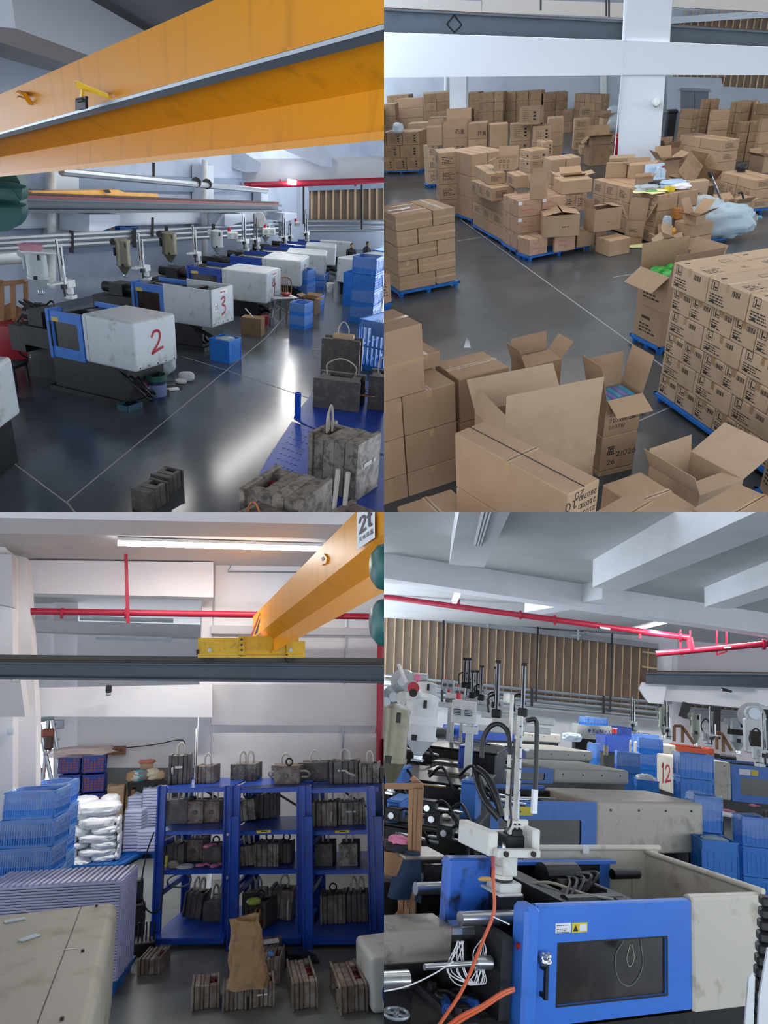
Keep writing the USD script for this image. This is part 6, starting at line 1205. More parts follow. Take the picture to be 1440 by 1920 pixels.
def bl_moulds():
 W_=hose_white;n=0
 sname={0:'on the rack top',1:'on the second shelf',2:'on the third shelf',3:'on the bottom shelf'}
 def m(bi,si,x0,x1,yt,yb,desc,kind='side',mat=None,hs=1,tilt=0.,dp=.4,yaw=0.,lp=None,pl=5,top=.12,chalk=False):
  nonlocal n;n+=1;z=SH[bi,si];q=S.fit(z,(x0,yb),None,(x1,yb-(x1-x0)*.02),la=dp,ytop=yt+(yb-yt)*top,yaw=math.atan2(dR[1],dR[0])+yaw);ax='x' if kind=='side' else 'y'
  hoses={0:(),1:((-.15,0,.15,0,.16,W_),),2:((-.25,0,-.05,.1,.17,W_),(.05,0,.25,.1,.17,W_))}[hs]
  R=rotz(q['yaw'])@roty(tilt)if tilt else None
  if tilt:q['C']=q['C']+[0,0,abs(math.sin(tilt))*q['sx']*.5]
  mould(S,q,f'{desc}, {sname[si]}',ax,pl,mat or[mould_a,mould_b,mould_c][n%3],kind=='side',hoses,hs==0,None,lp or(),'R' if kind=='ring' else None,None,R,seed=n,chalk=chalk)
 m(0,0,314,356,1408,1472,'tall chalk-marked mould with a thin white hose',yaw=.25,lp=(('R',-.3,.55,-.28,.38,.06,W_),),chalk=True);m(0,0,364,400,1431,1470,'short dark mould with a yellow clip',dp=.35,mat=mould_c);m(1,0,431,480,1428,1466,'square ringed mould with two hose loops','ring',mould_a,2);m(1,0,508,556,1431,1462,'rear plate mould behind the ringed one','plain',mould_c,1,dp=.3);m(1,0,513,561,1437,1472,'wide ringed mould with side hoses','ring',mould_c,0,lp=(('X',-.2,.7,.2,.3,.12,W_),('L',-.2,.7,.2,.3,.12,W_)),top=.05)
 m(2,0,560,614,1425,1467,'dark ringed mould with one big hose arch','ring',mould_b,1);m(2,0,617,672,1421,1471,'chalk-marked mould with a long looping hose','side',mould_b,1,chalk=True,lp=(('R',.1,.6,.4,.4,.16,W_),));m(2,0,673,711,1426,1470,'bluish mould beside the red riser','side',mould_a,1);m(2,0,712,740,1436,1468,'half-hidden mould at the right end','plain',mould_b,0)
 m(0,1,302,318,1495,1535,'narrow mould at the dark rear left','side',mould_b,1,dp=.3);m(0,1,316,351,1497,1546,'plain grey-green plate mould','plain',mould_b,2,top=.06);m(0,1,350,380,1500,1545,'ringed mould, left of two twins','ring',mould_c,1,top=.06);m(0,1,380,411,1500,1543,'ringed mould, right of two twins','ring',mould_c,1,top=.06)
 m(1,1,441,480,1497,1543,'mould tipped slightly to one side','side',mould_a,0,tilt=-.12);m(1,1,480,518,1482,1536,'mould standing deep at the back','side',mould_b,0,dp=.3);m(2,1,584,632,1498,1551,'mould with a curled white hose on its side','side',mould_c,2,lp=(('R',.32,.6,.3,.25,.08,W_),));m(2,1,634,686,1498,1549,'blue-grey chalked mould of many plates','side',mould_a,2,yaw=.15,pl=6,chalk=True)
 m(0,2,304,344,1578,1622,'mould behind the yellow tube','side',mould_b,1);m(0,2,344,379,1573,1617,'ringed mould beside the pink glove','ring',mould_c,1,top=.05);m(0,2,379,414,1586,1622,'dark mould with a pink glove on top','plain',mould_b,0,top=.05)
 m(1,2,445,480,1583,1627,'leaning mould with hose pair','side',mould_c,2,tilt=-.1);m(1,2,476,522,1576,1627,'big square mould of wide plates','side',mould_a,0,pl=6);m(1,2,521,546,1575,1620,'slim mould with an oval mark','side',mould_b,0,dp=.3)
 m(2,2,590,624,1580,1625,'ringed mould with hose arch, left of two','ring',mould_b,1,top=.06);m(2,2,635,671,1580,1625,'ringed mould with hose arch, right of two','ring',mould_a,1,top=.06)
 m(0,3,339,375,1672,1726,'leaning mould with two white hoses','side',mould_b,2,tilt=.14);m(0,3,380,418,1676,1729,'dark square mould with double hose arch','plain',mould_b,2,top=.3,dp=.5)
 m(1,3,453,492,1669,1715,'rear mould with two hose arches','plain',mould_c,2);m(1,3,458,498,1684,1741,'mould with copper hoses on its side','side',mould_b,0,yaw=-.2,lp=(('R',.1,.75,.1,.3,.07,copper),('R',.3,.75,.3,.3,.07,copper)));m(1,3,497,545,1664,1728,'big tilted mould with one hose loop','side',mould_c,1,tilt=.12,lp=(('R',.35,.7,.4,.1,.07,W_),))
 m(2,3,600,648,1665,1735,'big square mould with a slot and side bar','side',mould_c,0,pl=6,top=.2,yaw=.1);m(2,3,645,691,1662,1731,'tall mould with two hose loops','side',mould_b,2,pl=6,top=.2)
 z1=SH[1,3];solo(S,'green_bag',move(blob(.18,.14,.08,4,.2),S.at(476,1690,z1+.55)),look('green_film',0x9DB04A,.4),'small green bag on the rear bottom-shelf mould','bag',smooth=True)
 pk=look('pink_glove',0xD87FA0,.7)
 for k,(x,y,z)in enumerate(((374,1626,SH[0,2]),(402,1627,SH[0,2]),(389,1590,SH[0,2]+.27))):
  t=Thing(S,'glove',f'pink work glove {["lying in the middle of the third shelf", "lying at the right of the third shelf", "lying on top of the dark third-shelf mould"][k]}','glove',S.at(x,y,z),.4*k);t.part('palm',move(blob(.12,.09,.05,k,.15),(0,0,.025)),pk,smooth=True)
  for i in range(4):t.part('finger',tube(curve([(.05,-.035+.023*i,.03),(.1,-.04+.026*i,.04),(.14,-.04+.027*i,.02)],8),.012,6),pk,smooth=50)
  t.part('thumb',tube([(0,.04,.03),(.04,.08,.025)],.013,6),pk)
 t=Thing(S,'grease_tube','yellow grease tube standing on the third shelf','tube',S.at(312,1626,SH[0,2]));t.part('tube',cyl(.022,.16,(0,0,.08)),look('strip_yellow',0xD8C83A),smooth=40);t.part('nozzle',cyl(.008,.05,(0,0,.185)),red_pl)
 t=Thing(S,'cable_coil','coil of white cable on the third shelf','cable',S.at(347,1627,SH[0,2]))
 for k in range(3):t.part('loop',tube([((.12-.01*k)*math.cos(a),(.1-.01*k)*math.sin(a),.01+.012*k)for a in np.linspace(0,6.2,30)],.006,5,True),paper)
 solo(S,'wire_bundle',move(blob(.14,.1,.1,8,.4),S.at(325,1628,SH[0,2])+[0,0,.05]),look('tan_wire',0xA39A88,.6),'small bundle of pale wire beside the yellow tube','wire')
 t=Thing(S,'hose_ring','ring of grey hose hanging in the left bay','hose',onR(336,1651,.5));t.part('ring',tube([(.17*math.cos(a),.02*math.sin(2*a),.09*math.sin(a))for a in np.linspace(0,6.2,30)],.014,6,True),look('grey_hose',0x6F777C,.5),smooth=50)
 t=Thing(S,'black_cable','black cable looping down beside the left rack post','cable',(0,0,0));t.part('cable',tube(curve([onR(289,1560,-.1),onR(275,1600,-.12),onR(265,1660,-.12),onR(272,1700,-.12),onR(288,1711,-.12),onR(303,1690,-.12),onR(307,1590,-.12)],40),.012,6),hose_blk,smooth=50)
 # moulds on the floor
 f=lambda near,left,right,yt,**k:S.fit(0,near,left,right,ytop=yt,**k)
 def fm(q,mx,label,ax='x',mat=None,**k):q=dict(q,sy=min(q['sy'],mx));q['C']=q['P']+q['a']*q['sy']/2+q['b']*q['sx']/2;mould(S,q,label,ax,6,mat or mould_c,True,bolt=False,**k);return q
 fm(f((256,1831),None,(299,1829),1800,la=.5),.5,'small rusty mould alone by the tray stack',seed=2)
 t=Thing(S,'spring_rack','black spiked pin block behind the small rusty mould','pins',S.at(268,1788));t.part('block',cbox(.3,.25,.16,(0,0,.08),.01),grease)
 for k in range(6):t.part('pin',cyl(.012,.24,(-.12+.05*k,0,.26)),dark_metal)
 t=Thing(S,'floor_fan','dark fan-like part leaning by the rack foot','fan',S.at(257,1752));t.part('case',cbox(.2,.18,.42,(0,0,.21),.02),grease);t.part('disc',cyl(.11,.05,(.0,-.1,.25),'y',18),dark_metal);t.part('box',cbox(.16,.2,.3,(-.03,.1,.57),.02),black_rubber)
 q1=fm(f((357,1898),(352,1868),(412,1894),1852),.5,'floor mould left of the paper sack, small slot',seed=4);q2=fm(f((416,1900),(411,1872),(463,1896),1858),.5,'floor mould under the left of the paper sack',seed=5);q3=fm(f((467,1894),(464,1868),(516,1889),1848),.5,'floor mould under the right of the paper sack, chalk-marked',seed=6,chalk=True)
 q=f((484,1850),None,(526,1848),1800,la=.5);fm(q,.5,'mould with a blue tag behind the paper sack',seed=7);z=q['h'];solo(S,'blue_tag',move(box(.05,.12,.02,(0,0,.01)),S.at(508,1790,z)),look('tag_blue',0x3F8FD8,.4),'bright blue tag on the mould behind the sack','tag')
 q=f((480,1815),None,(522,1813),1776,la=.45);fm(q,.45,'rear mould with a white perforated strip',seed=8);solo(S,'perforated_strip',move(box(.3,.09,.03,(0,0,.02)),S.at(500,1769,q['h'])),paper,'white perforated strip on the rear mould','strip')
 fm(f((548,1899),(529,1833),(598,1893),1846),.8,'floor mould with long blue-black slot',seed=9,mat=mould_c);fm(f((637,1906),(606,1840),(692,1900),1852),.8,'floor mould with ringed end, rightmost on the floor',seed=11,front='L',mat=mould_c)
 solo(S,'black_wedge',move(prism([(-.28,0),(.3,0),(.1,.12),(-.1,.14)],.3,'y'),S.at(556,1812)),grease,'black wedge-shaped plate behind the slotted floor mould','plate')
 # paper sack on the moulds
 zs=min(q2['h'],q3['h']);p=S.at(468,1846,zs);u=unit(S.at(508,1842,zs)-S.at(430,1850,zs));wid=float(np.linalg.norm(S.at(506,1842,zs)-S.at(430,1850,zs)));H=float(S.up(p,1722));t=Thing(S,'paper_sack','tall open brown paper sack standing on two floor moulds','sack',p,math.atan2(u[1],u[0]));kraft=look('kraft_paper',0xA98A66,.8,spot=0x94744F,spot_scale=5.,bump=.5,bump_scale=11)
 def sk(uu,vv,inset=0.):
  th=uu*2*math.pi;ww=wid/2*(1-.3*vv)-inset;dd=(.16-.05*vv)-inset;q_=meshkit.fbm(np.stack([np.cos(th)*2.2,np.sin(th)*2.2,vv*5],1),4,5)-.5
  e=2/3.2;x=np.sign(np.cos(th))*np.abs(np.cos(th))**e*(ww+q_*.09);y=np.sign(np.sin(th))*np.abs(np.sin(th))**e*(dd+q_*.1)
  return np.stack([x-.09*wid*2*vv,y+.04*vv,vv*H*(1+.03*np.sin(th*2)*vv)],1)
 t.part('sack',grid(61,40,lambda a,b:sk(a,b)),kraft,smooth=True);t.part('lining',grid(61,20,lambda a,b:sk(1-a,.35+.64*b,.006)),look('kraft_inside',0xC0A078,.85),smooth=True);t.part('bottom',grid(2,2,lambda a,b:np.stack([(a-.5)*wid*.9,(b-.5)*.24,.02+0*a],1)),kraft)
 pr=[]
 for k in range(14):pr.append(face(scribble(wid*.34,.04,2,k),'R',wid,.30,H,wid*.52-wid*.13*(k/14),H*.2+H*.05*k,.03))
 r_=look('red_ink',0);t.part('print',move(join(*[face(scribble(.05,.22,7,k),'L',wid*1.02,.2,H,.05,H*.12+.22*k)for k in range(2)]),(.02,0,0)),r_)
 # machine corner at lower right
 q=S.fit(.9,(707,1960),None,(790,1955),la=1.2,top=True,h=.9);q=dict(q);P=S.at(698,1905);hz=float(S.up(P,1797));t=Thing(S,'moulding_machine','rounded white machine corner with blue logo at the right edge','machine',P);t.part('hood',rbox(1.2,.8,hz,(.6,.4,hz/2),.06),hood_m,smooth=50);t.part('base',box(1.1,.7,.02,(.6,.4,.01)),grease)
 lg=look('logo_blue',0x1F3F8F,.5);t.part('logo',join(tube([(.26+.13*math.cos(a),-.004,hz*.34+.13*math.sin(a))for a in np.linspace(.5,5.8,24)],.018,5)),lg);tm=text('H',.08);t.part('logo_lettering',(tm[0]@A([[1,0,0],[0,0,-1],[0,1,0]]).T+[.2,-.004,hz*.58],tm[1]),lg)
bl_moulds()
def bl_store():
# machine hood close on the left
 z=1.5;q=S.fit(z,(172,1925),None,(221,1688),top=True,h=.9,la=2.2);t=Thing(S,'moulding_machine','dusty cream machine hood filling the lower left corner','machine',q['C'],q['yaw']);dusty=look('dusty_cream_hood',0xA39D8E,.5,spot=0x8C8472,spot_scale=2.6,spot_at=(.5,.68));sx,sy,h=q['sx'],q['sy'],q['h']
 t.part('hood',rbox(sx,sy,h,(0,0,h/2),.08),dusty,smooth=50);t.part('hood_seam',box(sx*.96,.008,.002,(0,-sy*.36,h+.0005)),dark_metal);t.part('base',box(sx*.9,sy*.9,q['C'][2],(0,0,-q['C'][2]/2)),grease)
 for u,v in((-.44,-.42),(0,-.42),(.45,-.42)):t.part('bolt',cyl(.012,.02,(sx*u,sy*v,h+.006),n=8),black_rubber)
 for k,(x,y)in enumerate(((28,1727),(55,1760))):solo(S,'clear_lid',move(cbox(.16,.07,.012,(0,0,.008),.004,rotz(.3+.5*k)),S.at(x,y,q['C'][2]+h)),film_white,f'small clear plastic piece on the cream hood, {"left" if k == 0 else "right"} of two','plastic piece')
 solo(S,'star_scrap',move(stroke([(-.04,0),(.04,0)],.012),S.at(133,1780,q['C'][2]+h)+[0,0,.003]),paper,'tiny white star-shaped scrap on the cream hood','scrap')
 # clear nested trays: two close stacks beside the hood, individual trays
 clear=look('clear_tray_plastic',0xC0C2E6,.2,spec=.7)
 q=S.fit(0,(222,1862),(76,1705),(250,1822),ytop=1650);
 P=S.at(215,1868);yaw=math.atan2(*(S.at(250,1815)-P)[1::-1]);a=A([-math.sin(yaw),math.cos(yaw),0]);b=A([math.cos(yaw),math.sin(yaw),0]);b_len=float(S.along(P,b,x=248));a_len=1.6
 hz=float(S.up(P+b*b_len,1622))-.15;pal=dict(C=P+a*a_len/2+b*b_len/2,yaw=yaw,sx=b_len,sy=a_len,h=hz,P=P,a=a,b=b);pallet(S,pal,'blue pallet under the clear nested trays')
 nl,nc=34,1;hp=hz/nl
 def tray(sx,sy,top=False):
  out=[box(sx,sy,hp*.16,(0,0,hp*.12)),box(sx,.012,hp*.96,(0,-sy/2+.006,hp*.48)),box(.012,sy,hp*.8,(sx/2-.006,0,hp*.4)),box(.012,sy,hp*.8,(-sx/2+.006,0,hp*.4))]
  m=9
  for i in range(m):out.append(box(sx/m*.5,.02,hp*.9,(-sx/2+sx*(i+.5)/m,-sy/2-.004,hp*.45)))
  return join(*out)
 NUM=lambda n:ORD[n]if n<13 else(['thir','four','fif','six','seven','eigh','nine'][n-13]+'teenth' if n<20 else{2:'twent',3:'thirt'}[n//10]+('ieth' if n%10==0 else 'y-'+ORD[n%10]))
 for k in range(nl):
  for c in range(nc):
   x=pal['C']+b*b_len*((c+.5)/nc-.5);t=Thing(S,'nested_tray',f'clear lavender tray, {NUM(nl-k)} from the top of the nested stack beside the cream hood','tray',[x[0],x[1],.15+k*hp],yaw,'clear trays nested beside the cream hood')
   t.part('tray',tray(b_len/nc*.97,a_len),clear)
   if k==nl-1:
    for i in range(22):t.part('cup_ridge',box(b_len/nc*.96,a_len/22*.5,.02,(0,-a_len/2+a_len*(i+.5)/22,hp+.004)),clear)
    # lower stack in front of the crates
    # farther wrapped trays on a pallet
 q=S.fit(0,(228,1612),None,(292,1609),la=.9,ytop=1600);pallet(S,q,'blue pallet under the wrapped clear trays near the rack')
 for k,(x0,x1,yt,yb,n_)in enumerate(((230,262,1520,1598,'front left'),(256,290,1557,1598,'front right, lower'),(260,292,1485,1590,'rear, tallest'),(232,258,1498,1590,'rear left'))):
  q=S.fit(.15,(x0,yb),None,(x1,yb-1),la=.4,ytop=yt);q['C']=q['C']+A([0,.45*(k>1),0]);t=Thing(S,'tray_block',f'wrapped block of clear trays near the rack, {n_}','tray block',q['C'],q['yaw']);m=max(6,int(q['h']/.06))
  for i in range(m):t.part('tray',cbox(q['sx'],q['sy'],q['h']/m*.8,(0,0,q['h']*(i+.5)/m),.01),clear)
  t.part('film_wrap',wrap_film(q['sx'],q['sy'],q['h'],k,.02,.2),film)
  # white sacks
 sackm=look('white_woven_sack',0xEEF1F6,.5,vary=.04);L=[(520,455,745,525),(745,445,905,532),(595,490,905,587),(520,530,600,610),(575,540,705,622),(600,590,880,680),(520,610,602,672),(520,675,700,748),(693,665,900,722),(520,745,600,787),(598,725,878,787),(525,785,682,832),(688,775,882,835),(520,825,600,900),(598,830,882,885),(540,880,692,932),(693,870,882,927),(540,915,700,965),(690,922,860,966),(876,600,916,665),(880,660,914,720),(878,720,916,790),(880,790,912,860),(860,850,908,915)]
 c=S.at(180,1628);nm=lambda k:f'white sack of the pile behind the clear trays, {["top layer", "upper middle", "middle", "lower middle", "bottom"][min(4, k*5//len(L))]}, {ORD[k % 5 + 1]} in its layer' if k<19 else f'white sack seen end-on at the right of the pile, {ORD[k-18]} down'
 pl_=S.fit(0,(126,1632),None,(226,1630),la=1.0,h=.12);pallet(S,pl_,'blue pallet hidden under the white sacks',h=.1)
 for k,(x0,y0,x1,y1)in enumerate(L):
  off=.35 if k<2 or k in(3,6)else(.12 if k in(4,7,9,11,13,15)else 0);x0,x1,y0,y1=x0/4,x1/4,1380+y0/4,1380+y1/4;p=S.ahead((x0+x1)/2,(y0+y1)/2,c+A([0,.3+off,0]));w=S.ahead(x1,y1,c+A([0,.3+off,0]))[0]-S.ahead(x0,y1,c)[0];hh=S.ahead(x0,y0,c)[2]-S.ahead(x0,y1,c)[2]
  solo(S,'sack',move(blob(w*1.1,.62,hh*1.22,50+k,.17,5.),p),sackm,nm(k),'sack','white sacks on the pile',smooth=True)
  # blue crates with red goods
 redg=look('red_goods',0xA65A52,.5,spot=0x6A4A78,spot_scale=14.);dk=look('dark_blue_crate',0x1A3C96,.4)
 for k,(x0,x1,y0,y1,n_)in enumerate(((106,150,1417,1452,'left, upper'),(151,196,1416,1451,'right, upper'),(106,150,1453,1487,'left, middle'),(151,196,1452,1487,'right, middle'),(106,150,1488,1522,'left, lower'),(151,196,1488,1522,'right, lower'))):
  c2=S.at(150,1592);a_,b_=S.ahead(x0,y1,c2),S.ahead(x1,y0,c2);q=dict(C=A([(a_[0]+b_[0])/2,c2[1]+.4,a_[2]]),yaw=0.,sx=b_[0]-a_[0]-.02,sy=.6,h=(b_[2]-a_[2])*.97);crate(S,q,f'dark blue crate of red goods before the bright doorway, {n_}',mat=dk,filmed=False,rows=5,cols=(6,5),contents=lambda t,sx,sy,h:(t.part('goods',box(sx*.9,sy*.9,h*.85,(0,0,h*.45)),redg),t.part('label_sheet',box(sx*.22,.01,h*.16,(0,-sy/2-.01,h*.8)),dk)))
 solo(S,'film_sheet',move(blob(1.5,.8,.26,61,.3),S.ahead(150,1410,S.at(150,1592)+[0,.4,0])),look('peach_film',0xD9C6C0,.35,alpha=.7),'crumpled clear film over the crates of red goods','film',smooth=True)
 # blue crates with film at the left
 def cs(near,right,left,ytop,n_,desc,**k):
  q=S.fit(0,near,left,right,ytop=ytop,**k);lh=q['h']/n_
  for i in range(n_):crate(S,dict(q,h=lh*.95,sx=q['sx']*(.94+.06*(i%2))),f'{["lowest", "second", "third", "fourth", "fifth", "topmost"][i]} blue slotted crate of the {desc}',z=i*lh,rows=3,cols=(22,12),group=None)
 cs((-20,1760),(86,1752),None,1486,5,'front film-wrapped stack by the left pillar',la=.75);cs((40,1705),(110,1700),None,1470,5,'rear film-wrapped stack by the left pillar',la=.7)
 solo(S,'blue_box',box(.3,.5,1.4,(0,0,.7)),look('navy_plastic',0x16245E,.4),'navy crate side at the left picture edge','crate',loc=S.at(-12,1725))
 # cartons and cluttered bench under the rear wall
 for k,(x0,x1,y0,y1,o,n_)in enumerate(((200,233,1470,1497,0,'brown taped carton left of the clear trays'),(197,204,1471,1500,.3,'narrow brown carton behind the sacks'),(233,252,1478,1505,.2,'brown carton under the cluttered bench'))):
  c2=S.at(220,1590);a_,b_=S.ahead(x0,y1,c2),S.ahead(x1,y0,c2);q=dict(C=A([(a_[0]+b_[0])/2,c2[1]+.3+o,0]),yaw=0.,sx=b_[0]-a_[0],sy=.5,h=b_[2]*.97);carton(S,q,n_,'clear')
 c2=S.at(265,1585);a_,b_=S.ahead(239,1468,c2),S.ahead(292,1466,c2);t=Thing(S,'work_bench','black bench covered in clutter under the rear wall','bench',(0,0,0));t.part('top',b2(a_[0],c2[1],a_[2]-.08,b_[0]+.5,c2[1]+.7,a_[2]),grease)
 for x in(a_[0]+.05,b_[0]):t.part('leg',box(.06,.06,a_[2]-.08,(x,c2[1]+.05,(a_[2]-.08)/2)),grease)
 t.part('drawer_front',b2(a_[0]+.2,c2[1]-.01,a_[2]*.5,b_[0],c2[1]+.02,a_[2]-.1),black_rubber)
 rr=random.Random(5);names=['tan','white','teal','grey','rust','cream','dark','sand'];cols=[0xA98A62,0xC8CACA,0x4FA3A8,0x77797A,0xA05A40,0xD0C6A8,0x3A3A3C,0xB29A78]
 for k in range(8):s_=rr.uniform(.16,.3);solo(S,'clutter_piece',move(blob(s_*1.3,s_,s_,k+90,.25),(a_[0]+.1+(b_[0]-a_[0])*k/7.5,c2[1]+.3,a_[2]+s_*.42)),look(f'clutter_{names[k]}',cols[k],.6),f'{names[k]}-coloured lump on the cluttered bench','clutter',smooth=True)
 q=dict(C=A([b_[0]-.25,c2[1]+.55,a_[2]+.12]),yaw=.1,sx=.3,sy=.25,h=.26);carton(S,q,'small brown carton on the cluttered bench',mat=card);solo(S,'red_cloth',move(blob(.4,.3,.1,99,.2),q['C']+[0,0,.3]),look('coral_cloth',0xC07A68,.8),'coral cloth on the small bench carton','cloth',smooth=True)
 # A-frame hoist by the bright doorway
 c3=S.at(92,1600);V=lambda x,y,o=0.:S.ahead(x,y,c3+A([0,.5+o,0]));t=Thing(S,'gantry_hoist','steel A-frame hoist with chain block by the bright doorway','hoist',(0,0,0))
 for(x0,y0,x1,y1,r_)in((72,1352,98,1470,.05),(98,1350,118,1470,.045),(90,1350,80,1470,.04),(68,1395,78,1470,.04),(70,1388,110,1386,.03),(100,1388,112,1386,.03),(66,1352,102,1346,.05)):t.part('strut',stretch(V(x0,y0),V(x1,y1),r_,8),galv,smooth=40)
 t.part('chain_block',cbox(.28,.2,.2,V(91,1374),.03),look('hoist_orange',0x8A4A30,.5));t.part('chain_block',cbox(.2,.18,.36,V(92,1391),.04),look('hoist_brown',0x4E362E,.5));t.part('chain',stretch(V(92,1345),V(92,1372),.02,6),dark_metal);t.part('hook',tube(curve([V(92,1400),V(94,1408),V(91,1412)],10),.025,6),dark_metal)
 t.part('red_tag',box(.1,.03,.3,V(81,1452)),look('tag_red',0xB04A3C,.5))
 t=Thing(S,'wall_phone','small grey box with red mark on the white wall beside the hoist','box',V(110,1358,.9));t.part('case',cbox(.28,.1,.22,(0,0,0),.02),galv);t.part('mark',box(.05,.01,.06,(-.08,-.055,0)),red_pl)
bl_store()
# ================================================================== the machine rows seen from the gallery (lower right view)
S=BR
class Frame:
 """upright frame: origin P on the floor, x along yaw, y deeper; pixel look-ups in its own coordinates"""
 def __init__(s,P,yaw):s.P=A([P[0],P[1],0.]);s.yaw=yaw;s.R=rotz(yaw);s.n=s.R[:,1]
 def loc(s,p):return(np.asarray(p)-s.P)@s.R
 def up(s,x,y,off=0.):return s.loc(S.ahead(x,y,s.P+s.n*off,s.n))
 def flat(s,x,y,z):return s.loc(S.at(x,y,z))
def br_setting():
 D=S.at(1080,1412)[1];yw=math.atan2(*(S.ahead(1230,1212,(0,D,0))-S.ahead(720,1144,(0,D,0)))[1::-1])
 a=S.ray(720,1275);onF=lambda x,y,off=0.:S.ahead(x,y,(0,D-off,0))
 def fq(pts,t,off,name,mat,**k):return struct(S,name,loft([onF(x,y,off)for x,y in pts],A([0,t,0])),mat,**k)
 struct(S,'floor',b2(-30,1,-.1,45,D+10,0),look('dark_concrete',0));w1=look('machine_hall_white',0xEEF0F3,.8,spot=0xE4E7EB,spot_scale=.4);w2=look('machine_hall_shade',0xAEB0B2,.85);gc=look('machine_hall_ceiling',0xC8CACA,.85,spot=0xBEC0C0,spot_scale=.3)
 fq([(640,1100),(1260,1170),(1260,1500),(640,1500)],.3,0,'wall_back',w1);fq([(1220,1150),(1560,1190),(1560,1500),(1220,1500)],.3,-1.5,'wall_right',look('pinkish_wall',0xDCD6D8,.8))
 zc=8.4;zb=7.4
 struct(S,'ceiling',b2(-40,2,zc,50,D+4,zc+.2),gc)
 def beam(p,q,wd,z0,name='ceiling_beam',mat=w1):
  P,Q=S.at(*p,z0),S.at(*q,z0);struct(S,name,move(bar(P,Q+(Q-P)*1.2,wd,zc-z0),(0,0,(zc-z0)/2)),mat)
 beam((875,1061),(908,960),1.15,zb);beam((1141,1104),(1440,978),1.15,zb)
 P,Q=S.at(640,1073,zb),S.at(1500,1198,zb);struct(S,'ceiling_beam',move(bar(P,Q,1.2,zc-zb),(0,.6,(zc-zb)/2)),w1)
 P,Q=S.at(640,1130,zb-.0),S.at(1290,1205,zb-.0)
 for x0,y0,x1,y1,n in((1345,1140,1440,1110,1),(1000,1150,1060,1140,2)):beam((x0,y0),(x1,y1),1.0,zb+.2)
 # board wall, steel box beam above it
 t=Thing(S,'wall_board','brown board wall with pale battens behind the machine rows',None,(0,0,0),kind='structure');t.part('board',loft([onF(640,1138,.3),onF(1232,1213,.3),onF(1232,1345,.3),onF(640,1262,.3)],A([0,.1,0])),fibre_board)
 x=726
 for k in range(32):
  u=(x-720)/510;t.part('batten',bar(onF(x,1150+66*u,.45),onF(x-4+0*u,1272+64*u,.45),.08,.14),batten_wood);x+=15.8
 for y in(1224,1252,1290):t.part('batten',bar(onF(1204,y-2,.5),onF(1232,y+2,.5),.12,.12),batten_wood)
 t=Thing(S,'steel_box_beam','grey steel box beam along the top of the board wall','beam',(0,0,0));t.part('beam',loft([onF(640,1131,1.),onF(1234,1207,1.),onF(1234,1217,1.),onF(640,1142,1.)],A([0,.6,0])),look('box_beam_grey',0x8B8F93,.5))
 for x,y in((914,1162),(1084,1186)):t.part('clamp',join(bar(onF(x,y-8,1.3),onF(x,y+14,1.3),.14),bar(onF(x-12,y+6,1.3),onF(x+6,y+6,1.3),.12)),galv)
 for x,y,n in((1076,1177,'left'),(1099,1182,'right')):t=Thing(S,'fuse_box',f'small white box above the steel beam, {n} of two','box',onF(x,y,.4));t.part('case',cbox(.35,.2,.4,(0,0,0),.03),white_metal)
 fq([(1226,1160),(1270,1165),(1270,1290),(1226,1285)],.5,-.4,'pillar',w1)
 # crane rail on the right, corbels, beam below
 t=Thing(S,'crane_beam','dark grey-blue crane rail beam over the right machine row','beam',(0,0,0));t.part('web',loft([onF(1211,1264,2.),onF(1520,1268,2.),onF(1520,1290,2.),onF(1211,1280,2.)],A([0,.1,0])),steel_blue);t.part('flange',bar(onF(1211,1263,2.),onF(1520,1267,2.),.5,.08),steel_blue);t.part('flange',bar(onF(1211,1281,2.),onF(1520,1291,2.),.5,.08),steel_blue);t.part('rail',bar(onF(1211,1259,2.),onF(1520,1263,2.),.1,.1),rail_brown)
 for x0,x1,y0,y1,n in((1198,1250,1279,1318,'left'),(1420,1500,1290,1328,'right')):struct(S,'corbel',loft([onF(x0,y0+12,1.6),onF(x0+6,y0,1.6),onF(x1,y0+6,1.6),onF(x1-6,y1+2,1.6),onF(x0+18,y1,1.6)]if n=='left' else[onF(x0,y0,1.6),onF(x1,y0,1.6),onF(x1,y1,1.6),onF(x0+14,y1-4,1.6),onF(x0,y1-10,1.6)],A([0,.8,0])),w1,label=f'white concrete corbel under the crane rail, {n}')
 fq([(1246,1284),(1500,1292),(1500,1338),(1246,1314)],.6,1.0,'beam',w1)
 struct(S,'camera_mount',bar(onF(1352,1291,2.3),onF(1372,1297,2.3),.15),dark_metal);t=Thing(S,'camera_dome','small dark camera under the crane rail beam','camera',onF(1358,1294,2.5));t.part('housing',cbox(.5,.2,.16,(0,0,0),.04),black_rubber);t.part('lens',cyl(.08,.05,(-.2,-.1,0),'y',12),galv)
 # right wall: battens and pipes seen under the beam
 for k in range(4):struct(S,'wall_pipe',stretch(onF(1280,1318+k*9,.2),onF(1520,1335+k*9.5,.2),.09,8),galv,smooth=40)
 t=Thing(S,'wall_board','low brown board wall under the right crane beam',None,(0,0,0),kind='structure');t.part('board',loft([onF(1284,1312,-.6),onF(1520,1328,-.6),onF(1520,1346,-.6),onF(1284,1330,-.6)],A([0,.1,0])),fibre_board)
 for k in range(12):t.part('batten',bar(onF(1290+k*14,1313+k,-.5),onF(1289+k*14,1331+k,-.5),.12,.12),batten_wood)
 for x,y0,y1,n in((1280,1318,1345,'a'),(1342,1325,1385,'b'),(1433,1330,1420,'c')):struct(S,'steel_post',bar(onF(x+(8 if n=='a' else 0),y0,1.),onF(x,y1,1.),.5),dark_metal)
